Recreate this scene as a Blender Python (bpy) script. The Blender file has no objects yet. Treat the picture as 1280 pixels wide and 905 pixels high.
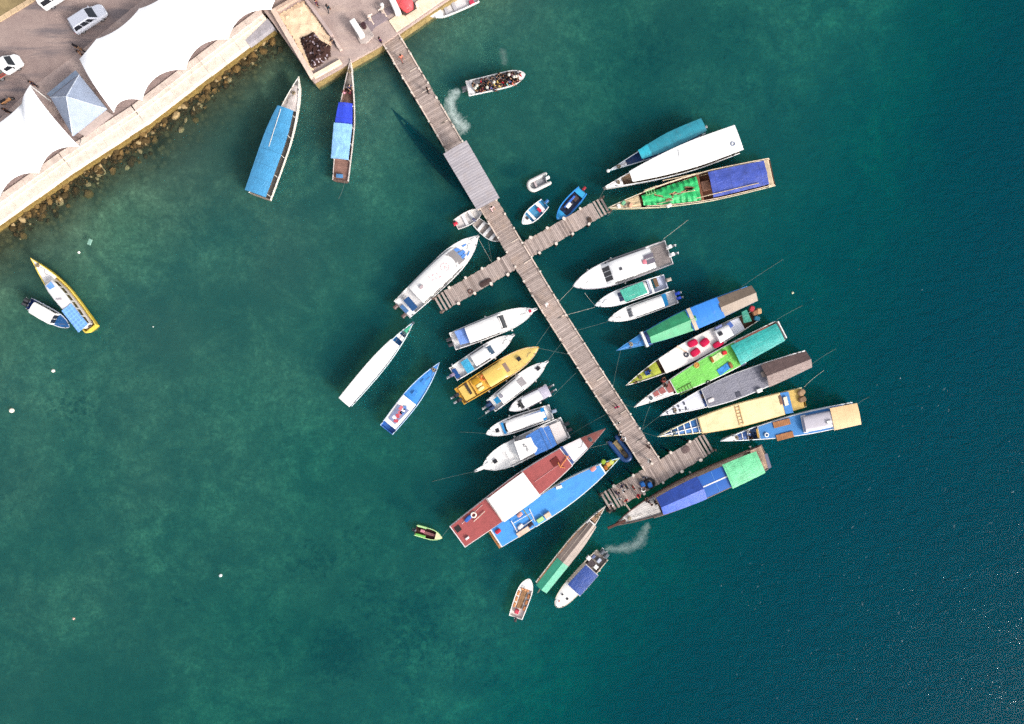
import bpy, math, random
import numpy as np
from mathutils import Vector, Matrix, noise as mnoise

random.seed(7)
R = math.radians
scene = bpy.context.scene
COL = scene.collection
CAM_H = 86.0

# ------------------------------------------------------------------ camera
cam_d = bpy.data.cameras.new('camera')
cam = bpy.data.objects.new('camera', cam_d)
COL.objects.link(cam)
cam.location = (0, 0, CAM_H)
cam_d.sensor_width = 36.0
cam_d.lens = 36.0 * CAM_H / 128.0
cam_d.clip_start = 0.5
cam_d.clip_end = 6000
scene.camera = cam

# ------------------------------------------------------------------ light
SUN_EL, SUN_DIR = R(33), Vector((0.80, -0.60, 0)).normalized()
EXPOSURE = 1.2
to_sun = Vector((SUN_DIR.x * math.cos(SUN_EL), SUN_DIR.y * math.cos(SUN_EL), math.sin(SUN_EL)))
world = bpy.data.worlds.new('World')
scene.world = world
world.use_nodes = True
wn = world.node_tree
wn.nodes.clear()
sky = wn.nodes.new('ShaderNodeTexSky')
sky.sky_type = 'NISHITA'
sky.sun_disc = False
sky.sun_elevation = SUN_EL
sky.sun_rotation = math.atan2(SUN_DIR.x, SUN_DIR.y)
bg = wn.nodes.new('ShaderNodeBackground')
bg.inputs['Strength'].default_value = 0.128
wo = wn.nodes.new('ShaderNodeOutputWorld')
sky.dust_density = 4.0
haze_sat = wn.nodes.new('ShaderNodeHueSaturation')   # thin high cloud: a whiter sky
haze_sat.inputs['Saturation'].default_value = 0.35
wn.links.new(sky.outputs[0], haze_sat.inputs['Color'])
wn.links.new(haze_sat.outputs[0], bg.inputs[0])
wn.links.new(bg.outputs[0], wo.inputs[0])
sun_d = bpy.data.lights.new('sun', 'SUN')
sun_d.energy = 1.3
sun_d.angle = R(11)
sun_d.color = (1.0, 0.945, 0.87)
sun = bpy.data.objects.new('sun', sun_d)
COL.objects.link(sun)
sun.rotation_euler = (-to_sun).to_track_quat('-Z', 'Y').to_euler()
sun.location = (60, -45, 80)
scene.view_settings.view_transform = 'Standard'
scene.view_settings.look = 'None'
scene.view_settings.exposure = EXPOSURE
scene.view_settings.gamma = 1.0
scene.view_settings.use_curve_mapping = False
scene.render.engine = 'CYCLES'
scene.cycles.max_bounces = 8
scene.cycles.transparent_max_bounces = 12
scene.cycles.use_denoising = False   # keeps the fine ripples and glints that a denoiser wipes out

# ------------------------------------------------------------------ helpers
def P(px, py, z=0.0):
    """where the sight line of photo pixel (px, py) meets the height z"""
    s = (CAM_H - z) / CAM_H
    return Vector(((px - 640.0) / 10.0 * s, (452.5 - py) / 10.0 * s, z))

def s2l(c):
    c = c / 255.0
    return c / 12.92 if c <= 0.04045 else ((c + 0.055) / 1.055) ** 2.4

ALB = 0.76
def lin(h, k=ALB):
    h = h.lstrip('#')
    return tuple(s2l(int(h[i:i + 2], 16)) * k for i in (0, 2, 4)) + (1.0,)

_mats = {}
class NT:
    def __init__(self, m):
        m.use_nodes = True
        self.t = m.node_tree
        self.t.nodes.clear()
        self.out = self.n('ShaderNodeOutputMaterial')
    def n(self, typ, **kw):
        nd = self.t.nodes.new(typ)
        for k, v in kw.items():
            setattr(nd, k, v)
        return nd
    def l(self, a, b):
        self.t.links.new(a, b)
    def math(self, op, a, b=None, clamp=False):
        nd = self.n('ShaderNodeMath', operation=op, use_clamp=clamp)
        for i, x in enumerate((a, b)):
            if x is None: continue
            if isinstance(x, (int, float)): nd.inputs[i].default_value = x
            else: self.l(x, nd.inputs[i])
        return nd.outputs[0]
    def noise(self, vec, scale, detail=4, rough=.55, dist=0):
        nd = self.n('ShaderNodeTexNoise')
        nd.inputs['Scale'].default_value = scale
        nd.inputs['Detail'].default_value = detail
        nd.inputs['Roughness'].default_value = rough
        nd.inputs['Distortion'].default_value = dist
        if vec is not None: self.l(vec, nd.inputs['Vector'])
        return nd.outputs['Fac']
    def ramp(self, fac, a, b, lo=0.0, hi=1.0):
        nd = self.n('ShaderNodeMapRange', clamp=True)
        self.l(fac, nd.inputs[0])
        nd.inputs[1].default_value = a; nd.inputs[2].default_value = b
        nd.inputs[3].default_value = lo; nd.inputs[4].default_value = hi
        return nd.outputs[0]
    def mix(self, fac, a, b, blend='MIX'):
        nd = self.n('ShaderNodeMix', data_type='RGBA', blend_type=blend)
        if isinstance(fac, (int, float)): nd.inputs[0].default_value = fac
        else: self.l(fac, nd.inputs[0])
        for i, x in ((6, a), (7, b)):
            if isinstance(x, tuple): nd.inputs[i].default_value = x
            else: self.l(x, nd.inputs[i])
        return nd.outputs[2]
    def mapping(self, vec, scale=(1, 1, 1), rot=0.0):
        nd = self.n('ShaderNodeMapping')
        nd.inputs['Scale'].default_value = scale
        nd.inputs['Rotation'].default_value = (0, 0, rot)
        self.l(vec, nd.inputs['Vector'])
        return nd.outputs[0]

def sc(c, k):
    return (min(c[0] * k, .92), min(c[1] * k, .92), min(c[2] * k, .92), 1.0)

def M(kind, hexc, **kw):
    key = (kind, hexc, tuple(sorted(kw.items())))
    if key in _mats: return _mats[key]
    m = bpy.data.materials.new(kind + '_' + hexc.lstrip('#'))
    _mats[key] = m
    c = lin(hexc)
    t = NT(m)
    pb = t.n('ShaderNodeBsdfPrincipled')
    t.l(pb.outputs[0], t.out.inputs[0])
    oc = t.n('ShaderNodeTexCoord').outputs['Object']
    rough = dict(gel=.28, paint=.5, tarp=.5, wood=.75, concrete=.9, metal=.4, glass=.08, rubber=.7, cloth=.9, plain=.6, skin=.6, car=.25, roofing=.5).get(kind, .6)
    amp = dict(gel=.06, paint=.22, tarp=.28, wood=.35, concrete=.2, metal=.12, glass=.03, rubber=.1, cloth=.15, plain=.06, skin=.03, car=.02, roofing=.24).get(kind, .1)
    amp = kw.get('amp', amp)
    n1 = t.noise(oc, kw.get('scale', 1.3), 6, .65)
    base = t.mix(t.ramp(n1, .3, .7), sc(c, 1 - amp), sc(c, 1 + amp))
    if kind in ('gel', 'paint', 'roofing', 'tarp', 'wood', 'concrete'):
        # scuffs, dirt and fading with blotchy outlines
        n2 = t.noise(t.mapping(oc, (1.0, 2.2, 1)), .9, 8, .75, .6)
        d = t.ramp(n2, .55, .75, 0, kw.get('dirt', {'gel': .14, 'paint': .6, 'roofing': .6, 'tarp': .55, 'wood': .6, 'concrete': .5}[kind]))
        dc = lin(kw.get('dirtc', '#8a8072'))
        if kind == 'tarp': dc = t.mix(.2, sc(c, 1.3), lin('#c9c4ba'))
        if kind == 'roofing': dc = t.mix(.55, sc(c, 1.0), lin('#b0a898'))
        if kind == 'wood': dc = sc(c, .5)
        base = t.mix(d, base, dc)
    if kind in ('paint', 'roofing', 'tarp') and kw.get('amp', 1) > .11:
        n3 = t.noise(t.mapping(oc, (.35, 3.5, 1)), 1.1, 6, .7)      # runs and worn strips along the boat
        base = t.mix(t.ramp(n3, .5, .72, 0, .4), base, sc(c, .62))
    if kind in ('paint', 'roofing', 'tarp', 'wood', 'concrete'):
        base = t.mix(t.ramp(t.noise(oc, .33, 4, .6), .35, .68, 0, .38), base, sc(c, 1.28))
    if kind in ('roofing', 'tarp') and not kw.get('seam'):      # sheet laps across the boat
        sx = t.n('ShaderNodeSeparateXYZ'); t.l(oc, sx.inputs[0])
        lap = t.math('LESS_THAN', t.math('FRACT', t.math('DIVIDE', t.math('ADD', sx.outputs[0], t.math('MULTIPLY', n1, .12)), 1.85 if kind == 'tarp' else .92)), .05)
        base = t.mix(t.math('MULTIPLY', lap, .45), base, sc(c, .55))
    hsrc = None
    if kind == 'wood':
        pw = kw.get('plank', .16)
        mp = t.n('ShaderNodeSeparateXYZ'); t.l(oc, mp.inputs[0])
        ax = mp.outputs[0] if kw.get('across') else mp.outputs[1]
        q = t.math('DIVIDE', ax, pw)
        fr = t.math('FRACT', q)
        wn_ = t.n('ShaderNodeTexWhiteNoise', noise_dimensions='1D'); t.l(t.math('FLOOR', q), wn_.inputs['W'])
        base = t.mix(t.math('MULTIPLY', wn_.outputs[0], .55), base, sc(c, .6))
        gap = t.math('LESS_THAN', fr, .09)
        base = t.mix(gap, base, sc(c, .25))
    if kw.get('seam'):
        mp = t.n('ShaderNodeSeparateXYZ'); t.l(oc, mp.inputs[0])
        fr = t.math('FRACT', t.math('DIVIDE', mp.outputs[0], kw['seam']))
        base = t.mix(t.math('MULTIPLY', t.math('LESS_THAN', fr, kw.get('seamw', .07)), .8), base, sc(c, kw.get('seamk', .6)))
        if kw.get('seamy'):
            fr = t.math('FRACT', t.math('DIVIDE', mp.outputs[1], kw['seamy']))
            base = t.mix(t.math('MULTIPLY', t.math('LESS_THAN', fr, kw.get('seamw', .07)), .8), base, sc(c, kw.get('seamk', .6)))
    t.l(base, pb.inputs['Base Color'])
    pb.inputs['Roughness'].default_value = kw.get('rough', rough)
    if kind == 'metal': pb.inputs['Metallic'].default_value = .6
    if kind in ('rubber', 'cloth', 'concrete', 'wood'): pb.inputs['Specular IOR Level'].default_value = .2
    if kind in ('tarp', 'cloth', 'concrete', 'wood', 'roofing', 'paint'):
        b = t.n('ShaderNodeBump')
        if kind == 'tarp':
            hh = t.noise(t.mapping(oc, (1.0, 3.0, 1)), 1.6, 5, .55, 1.2)
            b.inputs['Strength'].default_value = .6; b.inputs['Distance'].default_value = .10
        else:
            hh = t.noise(oc, 9, 4)
            b.inputs['Strength'].default_value = .5; b.inputs['Distance'].default_value = .02
        t.l(hh, b.inputs['Height']); t.l(b.outputs[0], pb.inputs['Normal'])
    return m

def tag(o, label=None, cat=None, group=None, kind=None):
    if label: o['label'] = label
    if cat: o['category'] = cat
    if group: o['group'] = group
    if kind: o['kind'] = kind
    return o

def empty(name, loc=(0, 0, 0), rz=0.0):
    o = bpy.data.objects.new(name, None)
    o.empty_display_size = .3
    COL.objects.link(o)
    o.location = loc; o.rotation_euler = (0, 0, rz)
    return o

class MB:
    """collects faces and links them as ONE mesh object"""
    def __init__(self):
        self.v = []; self.f = []; self.m = []; self.pv = []
    def add(self, verts, faces, mi=0, pv=0.5):
        o = len(self.v)
        self.v += [tuple(x) for x in verts]
        for k, f in enumerate(faces):
            self.f.append([i + o for i in f]); self.m.append(mi if isinstance(mi, int) else mi[k]); self.pv.append(pv)
        return self
    def box(self, c, s, mi=0, rz=0.0, pv=.5, taper=1.0):
        cx, cy, cz = c; a, b, h = s[0] / 2, s[1] / 2, s[2] / 2
        vs = []
        for z, k in ((-h, 1.0), (h, taper)):
            for x, y in ((-a, -b), (a, -b), (a, b), (-a, b)):
                x, y = x * k, y * k
                vs.append((cx + x * math.cos(rz) - y * math.sin(rz), cy + x * math.sin(rz) + y * math.cos(rz), cz + z))
        return self.add(vs, [(3, 2, 1, 0), (4, 5, 6, 7), (0, 1, 5, 4), (1, 2, 6, 5), (2, 3, 7, 6), (3, 0, 4, 7)], mi, pv)
    def bbox(self, c, s, r=.04, mi=0, rz=0.0):
        """box with chamfered top edges"""
        cx, cy, cz = c; a, b, h = s[0] / 2, s[1] / 2, s[2] / 2
        vs = []
        for z, k in ((-h, 0), (h - r, 0), (h, r)):
            for x, y in ((-a + k, -b + k), (a - k, -b + k), (a - k, b - k), (-a + k, b - k)):
                vs.append((cx + x * math.cos(rz) - y * math.sin(rz), cy + x * math.sin(rz) + y * math.cos(rz), cz + z))
        fs = [(3, 2, 1, 0), (8, 9, 10, 11)]
        for q in (0, 4):
            for i in range(4):
                j = (i + 1) % 4
                fs.append((q + i, q + j, q + 4 + j, q + 4 + i))
        return self.add(vs, fs, mi)
    def tube(self, pts, r, n=6, mi=0, r2=None):
        pts = [Vector(p) for p in pts]; rings = []
        for i, p in enumerate(pts):
            d = (pts[min(i + 1, len(pts) - 1)] - pts[max(i - 1, 0)]).normalized()
            u = d.cross(Vector((0, 0, 1)) if abs(d.z) < .9 else Vector((1, 0, 0))).normalized()
            w = d.cross(u)
            rr = r if r2 is None else r + (r2 - r) * i / (len(pts) - 1)
            rings.append([p + (u * math.cos(2 * math.pi * k / n) + w * math.sin(2 * math.pi * k / n)) * rr for k in range(n)])
        return self.loft(rings, mi)
    def loft(self, rings, mi=0, cap=True, closed=True):
        n = len(rings[0]); vs = [p for r in rings for p in r]; fs = []; ms = []
        for i in range(len(rings) - 1):
            for k in range(n if closed else n - 1):
                k2 = (k + 1) % n
                fs.append((i * n + k, i * n + k2, (i + 1) * n + k2, (i + 1) * n + k))
                ms.append(mi if isinstance(mi, int) else mi[k])
        if cap:
            fs.append(tuple(range(n))[::-1]); fs.append(tuple((len(rings) - 1) * n + k for k in range(n)))
            q = mi if isinstance(mi, int) else mi[0]
            ms += [q, q]
        return self.add(vs, fs, ms)
    def prism(self, pts, z0, z1, mi=0, mtop=None):
        n = len(pts)
        area = sum(pts[i][0] * pts[(i + 1) % n][1] - pts[(i + 1) % n][0] * pts[i][1] for i in range(n))
        if area < 0: pts = pts[::-1]
        vs = [(p[0], p[1], z0) for p in pts] + [(p[0], p[1], z1) for p in pts]
        fs = [tuple(range(n))[::-1], tuple(range(n, 2 * n))] + [(i, (i + 1) % n, n + (i + 1) % n, n + i) for i in range(n)]
        return self.add(vs, fs, [mi, mi if mtop is None else mtop] + [mi] * n)
    def torus(self, c, R_, r, n=18, k=8, mi=0, axis='z'):
        rings = []
        for i in range(n):
            a = 2 * math.pi * i / n
            ring = []
            for j in range(k):
                b = 2 * math.pi * j / k
                x, y, z = (R_ + r * math.cos(b)) * math.cos(a), (R_ + r * math.cos(b)) * math.sin(a), r * math.sin(b)
                if axis == 'y': x, y, z = x, z, y
                if axis == 'x': x, y, z = z, x, y
                ring.append((c[0] + x, c[1] + y, c[2] + z))
            rings.append(ring)
        rings.append(rings[0])
        return self.loft(rings, mi, cap=False)
    def ball(self, c, r, mi=0, n=10, k=6, sq=(1, 1, 1)):
        rings = []
        for i in range(k + 1):
            a = math.pi * i / k; rr = max(math.sin(a), .01)
            rings.append([(c[0] + r * sq[0] * rr * math.cos(2 * math.pi * j / n), c[1] + r * sq[1] * rr * math.sin(2 * math.pi * j / n), c[2] - r * sq[2] * math.cos(a)) for j in range(n)])
        return self.loft(rings, mi)
    def build(self, name, mats, parent=None, smooth=True, angle=38):
        me = bpy.data.meshes.new(name)
        me.from_pydata(self.v, [], self.f)
        if not isinstance(mats, (list, tuple)): mats = [mats]
        for m in mats: me.materials.append(m)
        me.polygons.foreach_set('material_index', self.m)
        at = me.attributes.new('pv', 'FLOAT', 'FACE')
        at.data.foreach_set('value', self.pv)
        if smooth:
            me.polygons.foreach_set('use_smooth', [True] * len(self.f))
            me.set_sharp_from_angle(angle=R(angle))
        me.validate(); me.update()
        o = bpy.data.objects.new(name, me)
        COL.objects.link(o)
        if parent: o.parent = parent
        return o

def place(o_or_mb, *a, **k): return o_or_mb.build(*a, **k)
# ------------------------------------------------------------------ seabed, water, land
G = 1.5                                     # height of the quay and the car park above the water
WALL = [(-700, 742), (0, 277), (90, 213), (181, 154), (262, 92), (343, 31)]          # outer foot of the sea wall
QUAY = [(343, 31), (393, 103), (480, 54), (551, 5), (660, -70), (2400, -1270)]

def seg_dist(p, line):
    best = 1e9; side = 1
    for a, b in zip(line[:-1], line[1:]):
        d = b - a; t = max(0, min(1, (p - a).dot(d) / d.length_squared))
        q = a + d * t; L = (p - q).length
        if L < best: best = L
    return best

wall_w = [P(x, y, 1.3).to_2d() for x, y in WALL]
quay_w = [P(x, y, 0).to_2d() for x, y in QUAY]

# seagrass and dark reef patches: (px, py, radius px, cover)
PATCH = [(120, 505, 34, .75), (150, 520, 20, .5), (808, 78, 40, .75), (850, 100, 45, .4), (925, 125, 30, .55), (1020, 190, 55, .45), (430, 805, 42, 1.0), (405, 690, 34, .75),
         (455, 672, 34, .6), (380, 700, 30, .5), (520, 770, 60, .85), (570, 800, 50, .6), (500, 830, 40, .5), (362, 900, 16, 1.1), (60, 620, 50, .45), (100, 640, 40, .4), (180, 690, 40, .45), (245, 740, 22, .6),
         (240, 570, 40, .3), (560, 640, 60, .5), (620, 780, 50, .5), (700, 800, 60, .5), (860, 640, 40, .35), (830, 760, 40, .5), (845, 830, 60, .4), (900, 660, 60, .3), (700, 120, 60, .4), (760, 110, 50, .5), (900, 60, 60, .5), (960, 150, 50, .5), (1060, 120, 60, .4), (350, 780, 50, .55), (300, 700, 60, .4), (470, 740, 40, .7), (560, 720, 50, .5), (610, 830, 50, .5), (130, 600, 60, .4), (220, 640, 60, .4), (180, 780, 60, .3), (330, 620, 60, .3), (420, 560, 50, .3), (760, 860, 60, .4),
         (1090, 200, 50, .35), (520, 130, 20, .3), (300, 480, 60, .15), (60, 730, 40, .3), (140, 840, 40, .3), (260, 880, 50, .2), (640, 870, 60, .35), (980, 60, 60, .25), (640, 660, 70, .5), (740, 640, 80, .45), (690, 440, 120, .35), (880, 430, 120, .3), (560, 370, 60, .35), (680, 330, 90, .35)]
PATCHW = [(P(x, y).to_2d() * 1.07, r / 10.0 * 1.15, k) for x, y, r, k in PATCH]

def depth_at(x, y):
    p = Vector((x, y))
    px, py = x * 10 + 640, 452.5 - y * 10
    d = min(seg_dist(p, wall_w), seg_dist(p, quay_w) + 4.0)
    near = .12 + 1.25 * (1 - math.exp(-d / 7.0)) + .55 * min(d / 50.0, 1)
    e = px * .86 + py * .5
    near += 1.0 * max(0, min(1, (e - 450) / 300.0))
    k = max(0, min(1, (e - 880) / 480.0)); k = k * k * (3 - 2 * k)
    near += 11.0 * k
    near += .35 * mnoise.noise(Vector((x / 9, y / 9, 1.3))) * min(1, d / 6)
    return max(.2, near)

def axis_coords(lim, step):
    a = list(np.arange(-lim, lim + .01, step))
    far = [lim * 1.15, lim * 1.5, lim * 2.2, lim * 4, lim * 9, 1500]
    return [-q for q in reversed(far)] + a + far
xs, ys = axis_coords(78, 1.0), axis_coords(58, 1.0)
MUD = [(700, 400, 105, .95), (870, 430, 115, .85), (620, 470, 85, .8), (720, 590, 85, .8), (560, 330, 60, .7), (680, 260, 75, .65), (850, 210, 85, .6), (390, 160, 65, .5), (480, 90, 60, .4), (560, 200, 50, .5), (60, 360, 50, .5), (80, 320, 40, .4), (470, 470, 60, .45), (300, 110, 60, .45), (640, 650, 60, .55), (700, 720, 60, .5), (860, 600, 60, .6), (800, 60, 80, .35), (990, 300, 90, .4), (150, 220, 40, .5), (215, 195, 60, .7), (275, 150, 50, .6), (330, 190, 60, .5), (260, 270, 60, .4), (430, 280, 60, .35), (530, 60, 50, .35)]  # dark mud, plus the shade among boats and jetty put into the seabed colour
MUD_SHADEW = [(P(x, y).to_2d() * 1.05, r / 10.0 * 1.1, k) for x, y, r, k in MUD]
vs, fs, gr, sh, mu = [], [], [], [], []
for y in ys:
    for x in xs:
        vs.append((x, y, -depth_at(x, y)))
        g = 0.0
        p = Vector((x, y))
        for c, r, k in PATCHW:
            q = (p - c).length_squared / (r * r)
            if q < 6: g = max(g, k * math.exp(-q * .9))
        gr.append(g)
        g2 = 1.0
        for c, r, k in MUD_SHADEW:
            q = (p - c).length_squared / (r * r)
            if q < 7: g2 *= 1 - k * math.exp(-q)
        mu.append(1 - g2)
        sh.append(min(seg_dist(p, wall_w), seg_dist(p, quay_w) + 3))
nx = len(xs)
for j in range(len(ys) - 1):
    for i in range(nx - 1):
        fs.append((j * nx + i, j * nx + i + 1, (j + 1) * nx + i + 1, (j + 1) * nx + i))
me = bpy.data.meshes.new('seabed')
me.from_pydata(vs, [], fs)
me.polygons.foreach_set('use_smooth', [True] * len(fs))
for nm, arr in (('cover', gr), ('shore', sh), ('mud_shade', mu)):
    at = me.attributes.new(nm, 'FLOAT', 'POINT'); at.data.foreach_set('value', arr)
m = bpy.data.materials.new('seabed'); t = NT(m)
pb = t.n('ShaderNodeBsdfPrincipled'); t.l(pb.outputs[0], t.out.inputs[0])
pb.inputs['Roughness'].default_value = 1; pb.inputs['Specular IOR Level'].default_value = 0
oc = t.n('ShaderNodeTexCoord').outputs['Object']
cov = t.n('ShaderNodeAttribute', attribute_name='cover').outputs['Fac']
sho = t.n('ShaderNodeAttribute', attribute_name='shore').outputs['Fac']
broad = t.noise(oc, .055, 5, .6)
mid = t.noise(oc, .35, 6, .65)
fine = t.noise(oc, 2.2, 5, .7)
mott = t.noise(oc, .8, 8, .78, .5)
sand = t.mix(t.ramp(mid, .36, .62), (.235, .275, .175, 1), (.44, .47, .30, 1))
sand = t.mix(t.ramp(mott, .36, .6, .75, 0), sand, (.13, .14, .09, 1))
sand = t.mix(t.ramp(fine, .38, .62, 0, .7), sand, (.15, .155, .095, 1))
sand = t.mix(t.ramp(broad, .42, .62, 0, .75), sand, (.115, .125, .085, 1))
sand = t.mix(t.ramp(t.noise(oc, .17, 7, .7, .6), .47, .6, 0, .6), sand, (.10, .115, .08, 1))
mud_shade = t.n('ShaderNodeAttribute', attribute_name='mud_shade').outputs['Fac']
sand = t.mix(t.math('MULTIPLY', mud_shade, t.ramp(mid, .2, .8, 1.0, .8)), sand, (.05, .06, .05, 1))
# speckled growth: dense inside the patches, scattered tufts elsewhere
clump = t.noise(oc, 1.15, 7, .74, .3)
thr = t.math('SUBTRACT', .66, t.math('MULTIPLY', cov, .33))
gmask = t.math('MULTIPLY', t.math('SUBTRACT', clump, thr), 6.5, True)
gmask = t.math('MULTIPLY', gmask, t.ramp(cov, 0, .5, .6, .72))
col = t.mix(gmask, sand, (.06, .055, .038, 1))
rubble = t.ramp(t.math('ADD', sho, t.math('MULTIPLY', mid, 4.0)), 4.0, 8.0, 1, 0)
vor = t.n('ShaderNodeTexVoronoi'); vor.inputs['Scale'].default_value = 1.5; t.l(oc, vor.inputs['Vector'])
stone = t.mix(t.ramp(vor.outputs['Distance'], .1, .6), (.16, .12, .055, 1), (.03, .026, .015, 1))
stone = t.mix(t.ramp(mid, .35, .65), stone, (.06, .048, .024, 1))
col = t.mix(t.math('MULTIPLY', rubble, .9), col, stone)
t.l(col, pb.inputs['Base Color'])
me.materials.append(m)
seabed = bpy.data.objects.new('seabed', me); COL.objects.link(seabed)
tag(seabed, 'sandy seabed with dark speckled growth under the clear green water', 'seabed', kind='structure')

# water: surface with ripples, tinted body
m = bpy.data.materials.new('water'); t = NT(m)
oc = t.n('ShaderNodeTexCoord').outputs['Object']
tr = t.n('ShaderNodeBsdfTransparent')
df = t.n('ShaderNodeBsdfDiffuse'); df.inputs['Color'].default_value = (.0002, .100, .152, 1)
gl = t.n('ShaderNodeBsdfAnisotropic') if False else t.n('ShaderNodeBsdfGlossy')
gl.inputs['Roughness'].default_value = .05
body = t.n('ShaderNodeMixShader'); nrm_w = (wall_w[5] - wall_w[1]).normalized(); nrm_w = Vector((nrm_w.y, -nrm_w.x))
dp = t.n('ShaderNodeVectorMath', operation='DOT_PRODUCT'); t.l(oc, dp.inputs[0]); dp.inputs[1].default_value = (nrm_w.x, nrm_w.y, 0)
from_wall = t.math('SUBTRACT', dp.outputs['Value'], float(wall_w[3].dot(nrm_w)))
t.l(t.ramp(from_wall, 0, 16, .03, .31), body.inputs[0])   # little silt hangs in the shallows by the wall
t.l(tr.outputs[0], body.inputs[1]); t.l(df.outputs[0], body.inputs[2])
# chop grows away from the lee of the jetty, out to open water
sep = t.n('ShaderNodeSeparateXYZ'); t.l(oc, sep.inputs[0])
out_ = t.math('ADD', t.math('MULTIPLY', sep.outputs[0], .86), t.math('MULTIPLY', sep.outputs[1], -.5))
chop = t.ramp(out_, 0, 60, .35, 1.1)
t.l(t.mix(t.ramp(out_, -5, 50), (.0003, .084, .106, 1), (.0002, .098, .160, 1)), df.inputs['Color'])
w1 = t.noise(t.mapping(oc, (.55, 1.0, 1), R(35)), 2.1, 4, .55, .4)
w2 = t.noise(t.mapping(oc, (.6, 1.0, 1), R(20)), .16, 3, .5)
w3 = t.noise(oc, 4.5, 3, .6)
hh = t.math('ADD', t.math('MULTIPLY', t.math('POWER', w1, 3.0), .076), t.math('ADD', t.math('MULTIPLY', w2, .09), t.math('MULTIPLY', w3, .006)))
bp = t.n('ShaderNodeBump'); bp.inputs['Strength'].default_value = 1.0; bp.inputs['Distance'].default_value = 1.0
gust = t.ramp(t.noise(t.mapping(oc, (.5, 1, 1), R(40)), .14, 4, .6), .42, .66, .30, 1.0)
t.l(t.math('MULTIPLY', t.math('MULTIPLY', hh, chop), gust), bp.inputs['Height'])
fr = t.n('ShaderNodeFresnel'); fr.inputs['IOR'].default_value = 1.12
t.l(bp.outputs[0], fr.inputs['Normal']); t.l(bp.outputs[0], gl.inputs['Normal'])
bp2 = t.n('ShaderNodeBump'); bp2.inputs['Strength'].default_value = 1.0; bp2.inputs['Distance'].default_value = 1.0
w4 = t.noise(t.mapping(oc, (.5, 1.0, 1), R(28)), 1.1, 4, .65, .5)
t.l(t.math('MULTIPLY', t.math('ADD', t.math('MULTIPLY', w4, .34), t.math('MULTIPLY', w3, .06)), chop), bp2.inputs['Height'])
t.l(bp2.outputs[0], df.inputs['Normal'])
mx = t.n('ShaderNodeMixShader')
t.l(fr.outputs[0], mx.inputs[0]); t.l(body.outputs[0], mx.inputs[1]); t.l(gl.outputs[0], mx.inputs[2])
t.l(mx.outputs[0], t.out.inputs['Surface'])
ab = t.n('ShaderNodeVolumeAbsorption')
SIG = (.30, .085, .105)
ab.inputs['Density'].default_value = 1.0
ab.inputs['Color'].default_value = (1 - SIG[0], 1 - SIG[1], 1 - SIG[2], 1)
t.l(ab.outputs[0], t.out.inputs['Volume'])
mb = MB(); mb.box((0, 0, -20), (2960, 2960, 40))
wat = mb.build('water', m, smooth=False)
tag(wat, 'green to deep blue harbour water with light ripples', 'water', kind='structure')

# land slab -------------------------------------------------------------
def PL(pts, z): return [P(x, y, z).to_2d() for x, y in pts]
wall_in = []
for i, p in enumerate(wall_w):
    d_ = (wall_w[min(i + 1, len(wall_w) - 1)] - wall_w[max(i - 1, 0)]).normalized()
    wall_in.append(p + Vector((-d_.y, d_.x)) * 2.44)
outline = wall_in + PL(QUAY[:1], G) + PL(QUAY[1:], G)
outline = outline + [Vector((1480, 1480)), Vector((-1480, 1480)), Vector((-1480, outline[0].y))]
m = bpy.data.materials.new('ground'); t = NT(m)
pb = t.n('ShaderNodeBsdfPrincipled'); t.l(pb.outputs[0], t.out.inputs[0]); pb.inputs['Roughness'].default_value = .9
oc = t.n('ShaderNodeTexCoord').outputs['Object']
n1 = t.noise(oc, .5, 7, .7); n2 = t.noise(oc, 3, 5, .7); n3 = t.noise(t.mapping(oc, (.25, 1.6, 1), R(35)), .6, 6, .65)
col = t.mix(t.ramp(n1, .3, .7), lin('#a08b86'), lin('#c4afa6'))
col = t.mix(t.ramp(n3, .52, .7, 0, .55), col, lin('#cdb3a2'))
col = t.mix(t.ramp(n2, .5, .75, 0, .5), col, lin('#7a6a68'))
t.l(col, pb.inputs['Base Color'])
mg = m
mb = MB(); mb.prism([tuple(p) for p in outline], -16, G, 0)
land = mb.build('ground', [mg], smooth=False)
tag(land, 'dusty brown paved ground of the harbour front', 'ground', kind='structure')

# car park asphalt with dragged dark tyre streaks
m = bpy.data.materials.new('car_park'); t = NT(m)
pb = t.n('ShaderNodeBsdfPrincipled'); t.l(pb.outputs[0], t.out.inputs[0]); pb.inputs['Roughness'].default_value = .85
oc = t.n('ShaderNodeTexCoord').outputs['Object']
n1 = t.noise(oc, .35, 7, .68)
n3 = t.noise(t.mapping(oc, (.16, 1.5, 1), R(35)), .55, 6, .6, .3)
n2 = t.noise(oc, 5, 4, .7)
col = t.mix(t.ramp(n1, .3, .72), lin('#887470'), lin('#ab968e'))
col = t.mix(t.ramp(n3, .47, .62, 0, .85), col, lin('#6a6266'))
col = t.mix(t.ramp(n2, .55, .75, 0, .35), col, lin('#b8a294'))
t.l(col, pb.inputs['Base Color'])
mcp = m
mb = MB(); mb.prism([tuple(p) for p in PL([(-700, 620), (-60, 190), (0, 148), (38, 110), (100, 64), (175, 2), (260, -60), (330, -120), (100, -420), (-1200, 400)], G)], G, G + .02)
tag(mb.build('car_park', [mcp], smooth=False), 'brown grey asphalt of the car park with dark tyre streaks', 'car park', kind='structure')
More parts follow.
